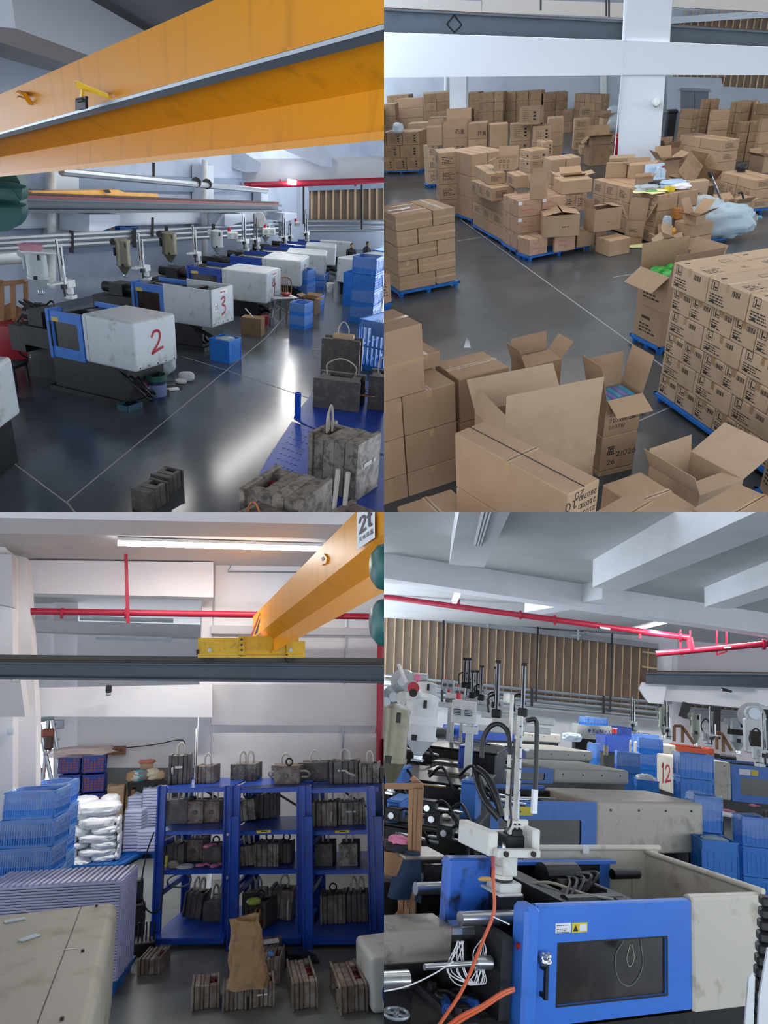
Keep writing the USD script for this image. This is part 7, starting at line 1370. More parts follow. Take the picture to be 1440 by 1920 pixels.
 # water pipes along the back wall
 for k in range(4):struct(S,'wall_pipe',stretch(onF(640,1258+k*10.5,1.2),onF(1240,1318+k*9.5,1.2),[.1,.1,.13,.1][k],8),galv,smooth=40,label=f'galvanised pipe on the back wall, {ORD[k+1]} from the top')
 struct(S,'cable_tray',loft([onF(640,1300,1.),onF(1240,1353,1.),onF(1240,1361,1.),onF(640,1310,1.)],A([0,.4,0])),look('box_beam_grey',0))
 for x,y0,y1 in((833,1120,1312),(1009,1167,1315),(1148,1188,1334)):struct(S,'hanging_rod',bar(onF(x,y0,1.6),onF(x-4,y1,1.6),.12),dark_metal)
 for x,y in((829,1290),(997,1298),(1132,1312),(1238,1322)):struct(S,'pipe_bracket',bar(onF(x,y-8,1.5),onF(x,y+26,1.5),.16),dark_metal)
 red=look('sprinkler_red',0xA3203A,.35);Dp=D-14.;onP=lambda x,y:S.ahead(x,y,(0,Dp,0))
 t=Thing(S,'sprinkler_pipe','long red sprinkler main slanting below the ceiling beam','pipe',(0,0,0));t.part('pipe',stretch(onP(640,1108),onP(1292,1196),.155,14),red,smooth=40);t.part('elbow',stretch(onP(1292,1196),onP(1297,1220),.17,12),red,smooth=40)
 for x,y in((976,1153),(1040,1162),(1275,1194)):t.part('flange',cyl(.24,.12,onP(x,y),'x',14),red)
 for x,y in((860,1130),(1041,1160),(1200,1185)):t.part('hanger',bar(onP(x,y-6),onP(x,y+12),.12),red)
 for x,y in((1135,1178),):t.part('stencil',bar(onP(x-11,y-1)-[0,.16,0],onP(x+9,y+2)-[0,.16,0],.01,.09),paper)
 t=Thing(S,'sprinkler_branch','lower red pipe branch on the right with U-shaped hangers','pipe',(0,0,0));t.part('pipe',stretch(onP(1230,1226),onP(1520,1200),.15,14),red,smooth=40)
 for x in(1276,1344):t.part('hanger',join(bar(onP(x,1180),onP(x,1228),.08),bar(onP(x+18,1182),onP(x+18,1222),.08),bar(onP(x,1228),onP(x+18,1222),.08)),red)
 t.part('flange',cyl(.26,.14,onP(1432,1208),'x',14),red);t.part('stencil',bar(onP(1356,1215)-[0,.16,0],onP(1370,1214)-[0,.16,0],.01,.09),paper)
 glow=look('tube_glow',0xF6F8FF,.5,emit=9.)
 for p,q,n in(((852,1130),(862,1105),'lit tube lamp seen end-on over the red main'),((1190,1181),(1254,1165),'lit tube lamp near the red elbow')):
  zt=zb+.25;P,Q=S.at(*p,zt),S.at(*q,zt);t=Thing(S,'tube_lamp',n,'lamp',(0,0,0));t.part('tube',bar(P,Q,.16,.1),glow);t.part('fitting',bar(P+[0,0,.1],Q+[0,0,.1],.3,.08),white_metal);lamp(S,t,P-[0,0,.15],Q-[0,0,.15],.25,90.)
 t=Thing(S,'tube_lamp','unlit triple tube lamp on the upper ceiling beam','lamp',(0,0,0))
 for k in range(3):P,Q=S.at(892+k*5,1020,zb-.05),S.at(908+k*7,955,zb-.05);t.part('tube',tube([P,Q],.06,8),look('grey_tube',0x8B9197,.4))
 return D
DBR=br_setting()
unseen_tube_row(BR,BR.at(735,1068,8.2),BR.at(1440,1172,8.2),6,60.,'unseen row of tube lamps behind the long ceiling beam')  # lamps out of view behind the beam, placed to light the machine rows
def row_machine(z,e0,e1,back,yb,gx,label,number=None,side=-1,gh=.02,hood=None,blue=None,win=True,tail=1.4,logo=None,open_=False,dep=None):
 """machine seen square on: e0-e1 front top edge of the hood, back a rear top corner, gx column where the blue guard ends (side -1: to the left)"""
 P,Q=S.at(*e0,z),S.at(*e1,z);yaw=math.atan2(*(Q-P)[1::-1]);F_=Frame(P,yaw);L=float(np.linalg.norm(Q-P));Dp=dep or max(.5,F_.flat(*back,z)[1]);h=-float(S.up(Q,yb));hood=hood or look('row_hood_grey',0xB2B1A8,.45,spot=0x8B887C,spot_scale=2.8,spot_at=(.55,.74));blue=blue or guard_m
 t=Thing(S,'moulding_machine',label,'machine',F_.P,yaw);zb=z-h
 H_=t.part('hood',rbox(L,Dp,h,(L/2,Dp/2,z-h/2),.07),hood,smooth=50)
 g=abs(float(S.along(P if side<0 else Q,F_.R[:,0]*side,x=gx)));x0,x1=(-g,0)if side<0 else(L,L+g);g1=z-gh
 from shapely.geometry import box as sb
 if win:
  pg=sb(x0,zb,x1,g1).difference(sb(x0+g*.14,zb+(g1-zb)*.2,x1-g*.14,g1-(g1-zb)*.34).buffer(-.04).buffer(.04));gp=t.part('guard',prism(pg,.05,'y',(0,0,0)),blue);t.part('window',b2(x0+g*.14,.02,zb+(g1-zb)*.2,x1-g*.14,.03,g1-(g1-zb)*.34),window_dark,parent=gp);t.part('plate_label',b2(x0+g*.12,-.004,g1-(g1-zb)*.26,x0+g*.3,0,g1-(g1-zb)*.1),paper);t.part('plate_label',b2(x0+g*.31,-.004,g1-(g1-zb)*.26,x0+g*.42,0,g1-(g1-zb)*.1),look('strip_yellow',0xD8C83A))
 else:t.part('guard',b2(x0,0,zb,x1,.05,g1),blue)
 t.part('guard',b2(x0,Dp-.05,zb,x1,Dp,g1+.05),blue);t.part('mould_bay',join(b2(x0,.06,zb,x1,Dp-.06,zb+h*.4),b2(x0,.07,g1-.3,x1,.16,g1-.06),b2(x0,Dp-.2,zb,x1,Dp-.06,g1-.02),b2(x0+g*.2,.1,zb,x0+g*.4,Dp-.1,g1-.12),b2(x0+g*.75,.1,zb,x0+g*.95,Dp-.1,g1-.1)),grease)
 t.part('tie_bar',join(*[cyl(.05,g,((x0+x1)/2,Dp*k,g1-.14),'x',10)for k in(.3,.7)]),chrome,smooth=40)
 if side<0:xa,xb=x0-tail,x0
 else:xa,xb=x1,x1+tail
 t.part('platen_cover',b2(x0-.25 if side<0 else x1,.08,zb-.2,x0 if side<0 else x1+.25,Dp*.8,g1+.04),blue)
 t.part('base',b2(min(xa,0),.15,.02,max(xb,L),Dp-.1,zb),grease);t.part('injection_unit',join(cyl(.14,tail,((xa+xb)/2,Dp*.5,zb+h*.55),'x',12),b2(xa,Dp*.25,zb,xa+tail*.5,Dp*.75,zb+h*.35),b2(xa+tail*.1,Dp*.2,zb+h*.3,xa+tail*.4,Dp*.8,zb+h*.75)),dark_metal)
 for k in range(4):t.part('bolt',cyl(.02,.015,(L*(.12+.25*k),-.006,z-.14),'y',8),dark_metal,parent=H_)
 if number:
  hh=h*.5;tm=spray(number,hh*1.1)
  if side<0:t.part('number',move(face(tm,'R',L,Dp,h,L*.3,0,.004),(L/2,Dp/2,z-h*.8)),red_paint)
  else:t.part('number',move(face(tm,'L',L,Dp,h,Dp*.2,0,.004),(L/2,Dp/2,z-h*.8)),red_paint)
 if logo:t.part('logo',move(face(logo(h),'R',L,Dp,h,L*.3,0,.004),(L/2,Dp/2,z-h*.55)),look('logo_blue',0x1F3F8F,.5))
 t.F=F_;t.dim=(L,Dp,z,zb,x0,x1);return t
def br_front():
 zt=1.72;P,Q=S.at(1008,1700,zt),S.at(1432,1683,zt);yaw=math.atan2(*(Q-P)[1::-1]);F_=Frame(P,yaw);up=F_.up
 blue=look('front_guard_blue',0x3E7AD8,.34,spot=0x3468BC,spot_scale=5.,spot_at=(.6,.8));cream=look('front_hood_cream',0xCFCABB,.42,spot=0xA09880,spot_scale=3.4,spot_at=(.58,.76))
 t=Thing(S,'moulding_machine','large blue and cream moulding machine in front, its door window smoked','machine',F_.P,yaw)
 from shapely.geometry import box as sb,Polygon
 x0,x1=0.,up(1295,1697)[0];zb=up(1150,1910)[2];xr=up(1432,1683)[0];zh=up(1350,1896)[2]
 wx0,wx1,wz0,wz1=up(1046,1820)[0],up(1250,1810)[0],up(1140,1876)[2],up(1150,1764)[2]
 door=sb(x0,zb,x1,zt).buffer(-.02).buffer(.02).difference(sb(wx0,wz0,wx1,wz1).buffer(-.025).buffer(.025))
 dr_=t.part('door',prism(door,.05,'y'),blue);t.part('door_top',move(cyl(.05,x1-x0,((x0+x1)/2,.05,zt-.04),'x',16)),blue,smooth=40);win=t.part('window',b2(wx0-.02,.022,wz0-.02,wx1+.02,.03,wz1+.02),look('smoked_window_scratched',0x24221F,.12,spot=0x3A3530,spot_scale=2.5,spec=.7),parent=dr_)
 t.part('window_seal',prism(sb(wx0-.008,wz0-.008,wx1+.008,wz1+.008).buffer(.004).difference(sb(wx0,wz0,wx1,wz1).buffer(-.02).buffer(.02)),.004,'y',(0,-.003,0)),black_rubber,parent=dr_)
 t.part('reflected_cable',tube(curve([(wx0+(wx1-wx0)*u,.018,wz0+(wz1-wz0)*v)for u,v in((.6,.98),(.52,.7),(.56,.3),(.68,.2),(.78,.5),(.76,.98))],30),.004,5),look('grey_hose',0x6F777C,.5));t.part('reflected_cable',tube(curve([(wx0+(wx1-wx0)*u,.018,wz0+(wz1-wz0)*v)for u,v in((.66,.9),(.63,.65),(.66,.52),(.7,.65),(.68,.9))],30),.003,5),look('pale_cord',0xB8B09A,.5))  # reflections in the window glass modelled as thin solid tubes
 hx,hz0,hz1=up(1015,1830)[0],up(1014,1868)[2],up(1014,1806)[2];t.part('handle',join(bar((hx,-.06,hz0),(hx,-.06,hz1),.028),bar((hx,-.06,hz0+.02),(hx,0,hz0+.02),.03),bar((hx,-.06,hz1-.02),(hx,0,hz1-.02),.03)),black_rubber,parent=dr_);t.part('wrapped_knob',move(blob(.1,.09,.09,6,.35),up(1014,1794)+[0,-.05,0]),chrome,parent=dr_,label='knob wrapped in crumpled silver tape',smooth=30)
 a,b=up(1041,1750),up(1070,1730);t.part('plate_label',b2(a[0],-.004,a[2],b[0],0,b[2]),paper,parent=dr_);t.part('label_print',move(join(face(scribble(b[0]-a[0]-.02,(b[2]-a[2])*.5,3,2),'R',0,0,0,0,0,.006),face(scribble(b[0]-a[0]-.02,.012,1,3),'R',0,0,0,0,b[2]-a[2]-.02,.006)),(a[0]+.01,0,a[2])),look('grey_letter',0x4A4750),parent=dr_);a,b=up(1072,1749),up(1101,1729);t.part('plate_label',b2(a[0],-.004,a[2],b[0],0,b[2]),look('strip_yellow',0xD8C83A),parent=dr_);t.part('warning_triangle',prism([(a[0]+.01,a[2]+.01),(a[0]+.06,a[2]+.01),(a[0]+.035,a[2]+.055)],.002,'y',(0,-.006,0)),ink,parent=dr_);t.part('plate_label',b2(a[0]+.075,-.006,a[2]+.012,b[0]-.008,-.004,b[2]-.012),paper)
 # guard post on the left, black strip filling the gap
 pa,pb=up(992,1690,-.1)[0],up(968,1690,-.1)[0];t.part('guard_post',move(cbox(.14,.2,zt-.02-zb+.4,(-.12,-.02,(zt+zb-.4)/2+.04),.03)),blue);t.part('gap_seal',b2(-.05,.02,zb-.3,0,.06,zt),black_rubber);t.part('stop_button',cyl(.022,.04,(-.19,-.04,up(962,1770)[2]),'x',12),red_pl)
 # cream hood, open on top
 zf=zt+.02;bx=F_.flat(1183,1598,zf)[1];bx=min(bx,1.5)
 t.part('hood',join(move(cbox(xr-x1-.02,.05,zf-zh,((x1+xr)/2+.01,.02,(zf+zh)/2),.02)),cyl(.045,xr-x1-.02,((x1+xr)/2+.01,.06,zf-.03),'x',14)),cream,smooth=30)
 t.part('hood',move(cbox(xr-x1+.9,.04,.62,((x1+xr)/2-.25,bx,zf-.31+.06),.012)),cream);t.part('hood',move(cbox(.04,bx,.6,(xr+.02,bx/2+.05,zf-.3),.012)),cream);t.part('hood_rim',join(cyl(.03,xr-x1+.9,((x1+xr)/2-.25,bx-.02,zf+.07),'x',12),cyl(.03,bx,(xr,bx/2,zf+.03),'y',12)),cream,smooth=40)
 t.part('hood_rib',join(b2(x1+.1,bx-.04,zf-.16,xr-.15,bx-.02,zf-.13),b2(xr-.2,bx-.04,zf-.55,xr-.17,bx-.02,zf-.13)),cream);t.part('tape_tab',b2(x1+.02,bx-.05,zf+.02,x1+.1,bx-.03,zf+.1),paper)
 # rear guard and dark interior
 xl=up(920,1640,bx)[0];t.part('rear_guard',b2(-.3,bx-.14,zt-.5,x1+.3,bx-.1,zt-.03),grease);t.part('rear_guard_rail',join(b2(-.1,bx-.2,zt-.03,x1+.34,bx-.1,zt),b2(x1+.16,bx-.15,zt-.28,x1+.3,bx-.11,zt-.03)),blue)
 t.part('platen',b2(.42,.12,zb,.62,bx-.25,zt-.04),dark_metal);t.part('platen',b2(1.0,.16,zb,1.16,bx-.2,zt-.03),dark_metal)
 for k,yy in enumerate((.3,bx-.4)):t.part('tie_bar',cyl(.055,1.0,(-.02,yy,zt-.16),'x',16),chrome,smooth=40)
 t.part('toggle',join(*[move(cbox(.34,.16,.14,(.82+.1*k,.35+.28*k,zt-.12),.04))for k in range(3)],cyl(.12,.4,(1.02,bx-.45,zt-.06),'x',14),cyl(.09,.6,(.8,.3,zt-.1),'x',12)),grease);t.part('interior_floor',b2(-.3,.08,zb,x1+.8,bx-.1,zb+.3),grease);t.part('cylinder',cyl(.05,.35,(xr-.55,bx-.3,zt-.1),'x',14),black_rubber,smooth=40)
 for k in range(5):t.part('hydraulic_hose',tube(curve([(.5+.1*k,.3+.05*k,zt-.05),(.72+.08*k,.5,zt+.02+.02*k),(.9+.05*k,.7+.04*k,zt-.0),(1.05,.4+.1*k,zt-.02)],20),.014,6),dark_metal,smooth=50)
 t.part('hydraulic_hose',tube(curve([(.5,.75,zt-.04),(.6,.6,zt),(.75,.32,zt-.02),(.95,.2,zt-.03)],20),.012,6),look('pale_cord',0xB8B09A),smooth=50)
 # fixed platen cover, nozzle, barrel guard, base on the left
 cb=look('oily_blue_cover',0x2F66C2,.35,spot=0x14181F,spot_scale=4.5,spot_at=(.5,.68));e=F_.flat(845,1606,zt+.05);o=.55;s0,s1=up(842,1640,o)[0],up(922,1640,o)[0];sz0,sz1=up(880,1748,o)[2],up(880,1610,o)[2]
 t.part('platen_cover',move(cbox(s1-s0,.14,sz1-sz0,((s0+s1)/2,o+.07,(sz0+sz1)/2),.02)),cb,label='blue steel cover stained with black oil')
 t.part('platen_block',join(b2(s1-.02,.35,sz0-.3,s1+.2,1.,sz1-.25),b2(s1+.02,.2,sz0-.2,s1+.16,.4,sz1-.5)),dark_metal)
 g0,g1=up(700,1740,.3)[0],up(850,1740,.3)[0];gz0,gz1=up(800,1806,.3)[2],up(800,1740,.3)[2];steel=look('stained_sheet_steel',0x8A857C,.4,metal=.4,spot=0x55504A,spot_scale=5.,spot_at=(.48,.68))
 t.part('barrel_guard',move(cbox(g1-g0,.34,gz1-gz0,((g0+g1)/2,.47,(gz0+gz1)/2),.015)),steel,label='stained sheet-steel barrel guard');g2=up(800,1600,1.1);t.part('barrel_guard',move(cbox(.45,.4,.03,(up(800,1610,1.2)[0],1.4,up(800,1610,1.2)[2]),.01)),steel)
 t.part('nozzle',join(cyl(.06,.3,(g1+.14,.45,(gz0+gz1)/2+.04),'x',14),cyl(.085,.1,(g1+.08,.45,(gz0+gz1)/2+.04),'x',8)),chrome);r_=up(770,1810,.1)
 t.part('piston_rod',join(cyl(.022,up(890,1808,.1)[0]-up(796,1808,.1)[0],((up(890,1808,.1)[0]+up(796,1808,.1)[0])/2,.1,up(840,1810,.1)[2]),'x',12),cyl(.05,.14,(up(905,1805,.1)[0],.1,up(905,1805,.1)[2]),'x',12)),chrome,smooth=40);t.part('piston_rod',cyl(.06,.5,(up(730,1835,.1)[0]-.1,.1,up(730,1838,.1)[2]),'x',14),chrome,smooth=40)
 bz=up(900,1905,.0)[2];t.part('base',join(b2(g0-.6,.75,.05,-.2,1.6,gz0-.05),b2(-.4,.0,.0,xr,bx,zb-.02),b2(g0-.6,1.5,.05,-.1,2.2,gz1)),grease);pz=.95  # base boxes widened to the left as dark fill
 c=[F_.flat(*p,pz)for p in((776,1815),(925,1812),(955,1925),(768,1950))];t.part('tread_plate',loft(c,A([0,0,-.03])),look('tread_plate',0x5B5A56,.35,metal=.5,spot=0x3A3A38,spot_scale=6.));ca,cb_=F_.flat(790,1830,pz),F_.flat(930,1915,pz)
 for i in range(12):
  for j in range(9):
   q=A([ca[0]+(cb_[0]-ca[0])*(i+.5)/12,min(ca[1],cb_[1])+abs(cb_[1]-ca[1])*(j+.5)/9,pz+.004]);t.part('tread',box(.045,.012,.006,q,rotz(.8 if(i+j)%2 else-.8)),look('tread_plate',0))
 t.part('bracket',join(b2(c[0][0]-.2,c[3][1],pz-.1,c[0][0]-.06,c[0][1],pz+.06),cyl(.04,.05,(c[0][0]-.13,(c[0][1]+c[3][1])/2,pz+.08),'z',6),cyl(.03,.05,(c[0][0]-.13,c[3][1]+.15,pz+.08),'z',6)),dark_metal);t.part('side_frame',join(b2(-.32,.0,.3,-.22,.4,up(940,1760)[2]),b2(-.5,.5,.3,-.32,.9,pz+.45)),dark_metal)
 mk=F_.R;W=lambda p:p@F_.R.T+F_.P
 # white wires at the nozzle, hoses, things lying on the tread plate
 tt=Thing(S,'wire_tangle','tangle of white heater wires at the nozzle','wires',F_.P,yaw);rr=random.Random(3);n0=up(862,1778,.2)
 for k in range(9):tt.part('wire',tube(curve([n0+[rr.uniform(-.05,.05),0,.05],n0+[rr.uniform(-.16,.02),-.1,-.12],n0+[rr.uniform(-.02,.16),-.14,-.2],n0+[rr.uniform(.05,.2),-.08,-.02],n0+[.2,0,.06]],26),.004,5),paper)
 tt.part('wire',tube(curve([up(700,1862,-.1),up(760,1850,-.1),up(810,1828,-.05),up(850,1803,0.)],20),.005,5),paper)
 orn=orange
 t2=Thing(S,'orange_hose','long orange air hose hanging from the robot across the platen','hose',F_.P,yaw);t2 .part('hose',tube(curve([up(925,1620,-.05),up(925,1655,-.1),up(926,1710,-.15),up(905,1765,-.15),up(870,1850,-.2),up(835,1905,-.2),up(800,1955,-.2)],40),.013,8),orn,smooth=50)
 t2 .part('hose_top',tube([up(924,1605,-.05),up(925,1640,-.07)],.014,8),red_pl);t2 .part('cable_tie',bar(up(925,1719,-.17),up(955,1733,-.17),.008),paper)
 for k in range(2):t3=Thing(S,'orange_hose',f'orange hose curving out of the blue guard post, {"upper" if k == 0 else "lower"} of two','hose',F_.P,yaw);t3 .part('hose',tube(curve([up(963,1853+4*k,-.1),up(940,1862+5*k,-.14),up(905,1885+5*k,-.18),up(865,1905+8*k,-.2),up(838,1925+10*k,-.2)],30),.014,8),orn,smooth=50)
 def lie(x,y,z=pz):return W(F_.flat(x,y,z))
 tt=Thing(S,'newspaper','printed paper sheet lying on the tread plate','paper',lie(880,1843),yaw+.25);tt.part('sheet',move(box(.24,.26,.004),(0,0,.02)),look('newsprint',0xC9C8C2,.8));tt.part('print',move(scribble(.2,.2,8,4),(-.1,-.1,.023)),look('grey_letter',0))
 solo(S,'dark_glove',move(blob(.2,.24,.07,14,.3),lie(918,1845)+[0,0,.05]),look('purple_black_cloth',0x2A2228,.8),'dark purple glove beside the printed sheet','glove',smooth=True)
 for k,(x,y,n)in enumerate(((835,1900,'with black handle, left'),(875,1895,'right, standing on edge'))):
  tt=Thing(S,'clamp_tool',f'blue clamp tool on the tread plate, {n}','tool',lie(x,y),.3+k);tt.part('body',cbox(.07,.2,.09,(0,0,.05),.02),look('tool_blue',0x1F4C9A,.4));tt.part('jaw',tube([(.07*math.cos(a),.06+.07*math.sin(a),.1)for a in np.linspace(0,4.4,14)],.014,6),dark_metal);tt.part('handle',move(blob(.16,.1,.06,k+20,.25),(.1,.0,.05)),black_rubber,smooth=True)
 solo(S,'pink_cloth',move(blob(.12,.12,.12,3,.2),lie(803,1822)+[0,0,.06]),look('pink_glove',0xD87FA0),'pink cloth scrap at the rear of the tread plate','cloth',smooth=True);tt=Thing(S,'toolbox','small black box on the tread plate under the rod','box',lie(832,1828),yaw);tt.part('case',cbox(.22,.14,.14,(0,0,.07),.02),black_rubber);tt.part('lid',cbox(.23,.15,.02,(0,0,.15),.008),grease)
 tt=Thing(S,'hand_wheel','grey handwheel at the lower left corner','wheel',lie(742,1915));tt.part('rim',tube([(.09*math.cos(a),.09*math.sin(a),.05)for a in np.linspace(0,6.28,24)],.012,6,True),galv);tt.part('spoke',join(bar((-.09,0,.05),(.09,0,.05),.015),bar((0,-.09,.05),(0,.09,.05),.015),cyl(.02,.06,(0,0,.04))),galv)
 solo(S,'screwdriver_handle',move(blob(.12,.035,.035,2,.05),W(up(909,1648,.2)),F_.R),look('amber_handle',0xB8904A,.3),'amber screwdriver handle sticking out by the oily cover','tool',smooth=True)
 # take-out robot of the front machine
 t=Thing(S,'take_out_robot','big white take-out robot with tall rail and black hoses, front machine','robot',F_.P,yaw);w=look('robot_white',0xD6D6CE,.38,spot=0xB8B09C,spot_scale=6.,spot_at=(.55,.75));oz=.3;U=lambda x,y,off=oz:up(x,y,off)
 def bx(x0,y0,x1,y1,off,dp,r=.01):a,b=U(x0,y1,off),U(x1,y0,off);return move(cbox(abs(b[0]-a[0]),dp,abs(b[2]-a[2]),((a[0]+b[0])/2,off+dp/2,(a[2]+b[2])/2),r))
 t.part('pedestal',join(bx(938,1657,979,1678,oz,.22),bx(936,1676,982,1683,oz-.04,.3)),w);c0=U(954,1645);t.part('swivel',join(cyl(.09,.03,(c0[0],oz+.1,U(954,1648)[2])),cyl(.075,.09,(c0[0],oz+.1,U(954,1640)[2]))),w,smooth=40);t.part('swivel_ring',cyl(.092,.012,(c0[0],oz+.1,U(954,1653)[2])),black_rubber)
 t.part('column',bx(943,1606,972,1645,oz+.02,.14),w);t.part('fork',join(bx(915,1560,935,1606,oz-.02,.5),bx(998,1556,1014,1606,oz-.02,.4),bx(933,1594,1015,1610,oz-.1,.08),bx(922,1560,1008,1572,oz+.36,.1)),w)
 for x in(948,999):t.part('fork_hole',cyl(.022,.02,(U(x,1601,oz-.1)[0],oz-.11,U(x,1601,oz-.1)[2]),'y',12),ink)
 t.part('guide_rod',join(*[bar(U(x,1597,oz-.02),U(x,1560,oz+.4),.03)for x in(945,994)]),chrome);t.part('carriage',join(bx(950,1568,990,1592,oz+.1,.2),bx(962,1556,982,1570,oz+.1,.15)),dark_metal);t.part('carriage_plate',bx(955,1538,992,1566,oz+.12,.05),w)
 for sx_ in(0,1):
  for sy_ in(0,1):t.part('screw',cyl(.008,.02,U(966+8*sx_,1546+8*sy_,oz+.11),'y',8),ink)
 t.part('vertical_arm',join(bx(969,1343,983,1540,oz+.1,.08)),w);t.part('arm_rail',bx(973,1346,979,1536,oz+.085,.02,.004),galv)
 for k in range(9):t.part('rail_bolt',cyl(.006,.012,U(976,1362+20*k,oz+.08),'y',6),ink)
 t.part('air_cylinder',join(bx(954,1302,962,1540,oz+.12,.05),bx(950,1300,958,1318,oz+.1,.07)),w);t.part('cylinder_clip',join(*[bx(953,y,963,y+2,oz+.115,.06,.002)for y in(1400,1440,1490)]),dark_metal);t.part('cover_strip',join(*[bar(U(1003,1480,oz+.1),U(1001,1525,oz+.1),.05,.03)]),paper);t.part('hook_plate',bx(984,1402,993,1408,oz+.1,.02,.004),w)
 hs=lambda pts,r:t.part('hose',tube(curve([U(x,y,o_)for x,y,o_ in pts],36),r,8),hose_blk,smooth=50)
 hs(((903,1420,.6),(906,1385,.6),(920,1362,.55),(938,1358,.5),(953,1375,.45),(957,1415,.42)),.022);hs(((988,1350,.42),(1005,1352,.42),(1006,1400,.42),(1004,1480,.42)),.022);hs(((890,1445,.6),(900,1480,.5),(915,1510,.4),(936,1535,.35)),.03);hs(((893,1440,.6),(912,1455,.5),(930,1490,.4),(940,1530,.35)),.03);hs(((965,1385,.38),(962,1440,.38),(957,1500,.38),(958,1545,.36),(945,1560,.3)),.01)
 return F_,zt
FA,ZA=br_front()
def br_rows():
 gy=look('row_hood_grey',0xB2B1A8,.45,spot=0x8B887C,spot_scale=2.8,spot_at=(.55,.74));cr=look('row_hood_cream',0xBFB9AB,.45,spot=0x8E8676,spot_scale=2.6,spot_at=(.55,.74))
 M={}
 M['B']=row_machine(1.75,(1119,1502),(1320,1506),(1250,1464),1600,905,'cream-hooded machine directly behind the front machine',hood=cr,dep=1.4,tail=1.6)
 M['C']=row_machine(1.75,(1038,1440),(1180,1445),(1148,1418),1472,920,'grey machine third back, a cup standing on its hood',hood=gy,dep=1.8,tail=2.)
 M['D']=row_machine(1.75,(985,1404),(1112,1409),(1080,1390),1428,888,'grey machine fourth back in the left row',hood=gy,dep=1.8,blue=deep_blue,tail=2.)
 M['E']=row_machine(1.75,(965,1372),(1052,1377),(1030,1362),1394,885,'pale grey machine fifth back in the left row',hood=gy,dep=2.,blue=deep_blue,win=False,tail=2.)
 def logo(h):
  a=text('KaiMinX',h*.26,True);d=prism([(0,h*.12),(h*.14,h*.26),(h*.28,h*.12),(h*.14,-.02*h)],.002);return join(move(a,(h*.36,0,0)),d,move(scribble(h*.9,h*.07,1,2),(h*.4,-h*.14,0)))
 M['K']=row_machine(2.16,(1082,1356),(1148,1362),(1140,1354),1390,1186,'pale machine with a blue maker mark, farthest in the middle',hood=hood_m,side=1,blue=deep_blue,win=False,dep=.7,logo=logo)
 M['bl']=row_machine(1.8,(1136,1378),(1186,1382),(1180,1374),1415,1230,'deep blue hooded machine between the rows',hood=deep_blue,side=1,blue=deep_blue,win=False,dep=.9)
 M['11']=row_machine(1.8,(1190,1390),(1268,1398),(1240,1386),1430,1330,'cream machine with faint red marks ahead of the blue one',hood=cr,side=1,win=False,dep=1.3,number='11',blue=look('orange_bed',0xB84A28,.4))
 M['12']=row_machine(1.8,(1267,1420),(1371,1430),(1350,1412),1502,1490,'machine marked 12 in red on its end',hood=cr,side=1,dep=1.7,number='12',gh=.05)
 def top(m,u,v,dz=0.):
  t=M[m];L,Dp,z,zb,x0,x1=t.dim;p=A([x0+(x1-x0)*u,Dp*v,z+dz])@t.F.R.T+t.F.P;return p
 t=Thing(S,'cup','small beige cup on the third machine hood','cup',S.at(1136,1416,1.75));t.part('cup',lathe([(.07,0),(.08,.3),(.06,.3),(.05,.02),(0,.02)],16,False),look('beige_cup',0xBDB394,.5),smooth=40)
 solo(S,'film_bag',move(blob(.8,.5,.36,17,.3),S.at(1072,1389,1.75)+[0,0,.15]),film_white,'white film bag on the fourth machine hood','bag',smooth=True)
 q=S.fit(2.16,(1103,1360),None,(1139,1362),la=.6,ytop=1345);crate(S,q,'light blue filmed crate on the machine with the maker mark',solid=True);t=Thing(S,'beacon','red warning lamp on the far blue machine','lamp',S.at(1152,1375,1.8));t.part('lens',cyl(.16,.28,(0,0,.14)),look('beacon_red',0xC02028,.3));t.part('cap',cyl(.17,.05,(0,0,.3)),paper)
 # control boxes with fans and beacons, tall robot posts in the left rows
 def cbx(x0,x1,y0,y1,dist,label,stand=True):
  p=A([0,dist,0]);a,b=S.ahead(x0,y1,p),S.ahead(x1,y0,p);w_,h_=b[0]-a[0],b[2]-a[2];t=Thing(S,'control_box',label,'control box',(a+b)/2);cs_=t.part('case',cbox(w_,w_*.6,h_,(0,0,0),.03*w_),white_metal)
  for k in(-1,1):
   t.part('fan_grille',cyl(h_*.2,.02,(k*w_*.24,-w_*.3,-.02*h_),'y',18),galv,parent=cs_)
   for j in range(4):t.part('grille_bar',box(h_*.34,.02,.012,(k*w_*.24,-w_*.3-.015,h_*(-.12+.07*j))),dark_metal,parent=cs_)
  t.part('beacon',cyl(h_*.13,h_*.3,(-w_*.26,0,h_*.66)),look('beacon_red',0));t.part('beacon_foot',cyl(h_*.14,h_*.08,(-w_*.26,0,h_*.5)),paper)
  if stand:t.part('stand',join(box(w_*.3,w_*.3,max(.3,(a+b)[2]/2-1.2),(w_*.3,0,-h_/2-max(.3,(a+b)[2]/2-1.2)/2)),box(w_*.6,w_*.4,h_*.3,(w_*.35,-.05,-h_*.75))),white_metal)
 d1=FA.P[1]
 cbx(847,893,1316,1354,d1*1.95,'large white control box with two round fan grilles');cbx(835,856,1301,1325,d1*2.5,'smaller white fan box behind the large one');cbx(829,852,1276,1293,d1*3.2,'far white fan box with a red beacon');cbx(853,873,1290,1306,d1*3.,'white box with a red beacon among the posts')
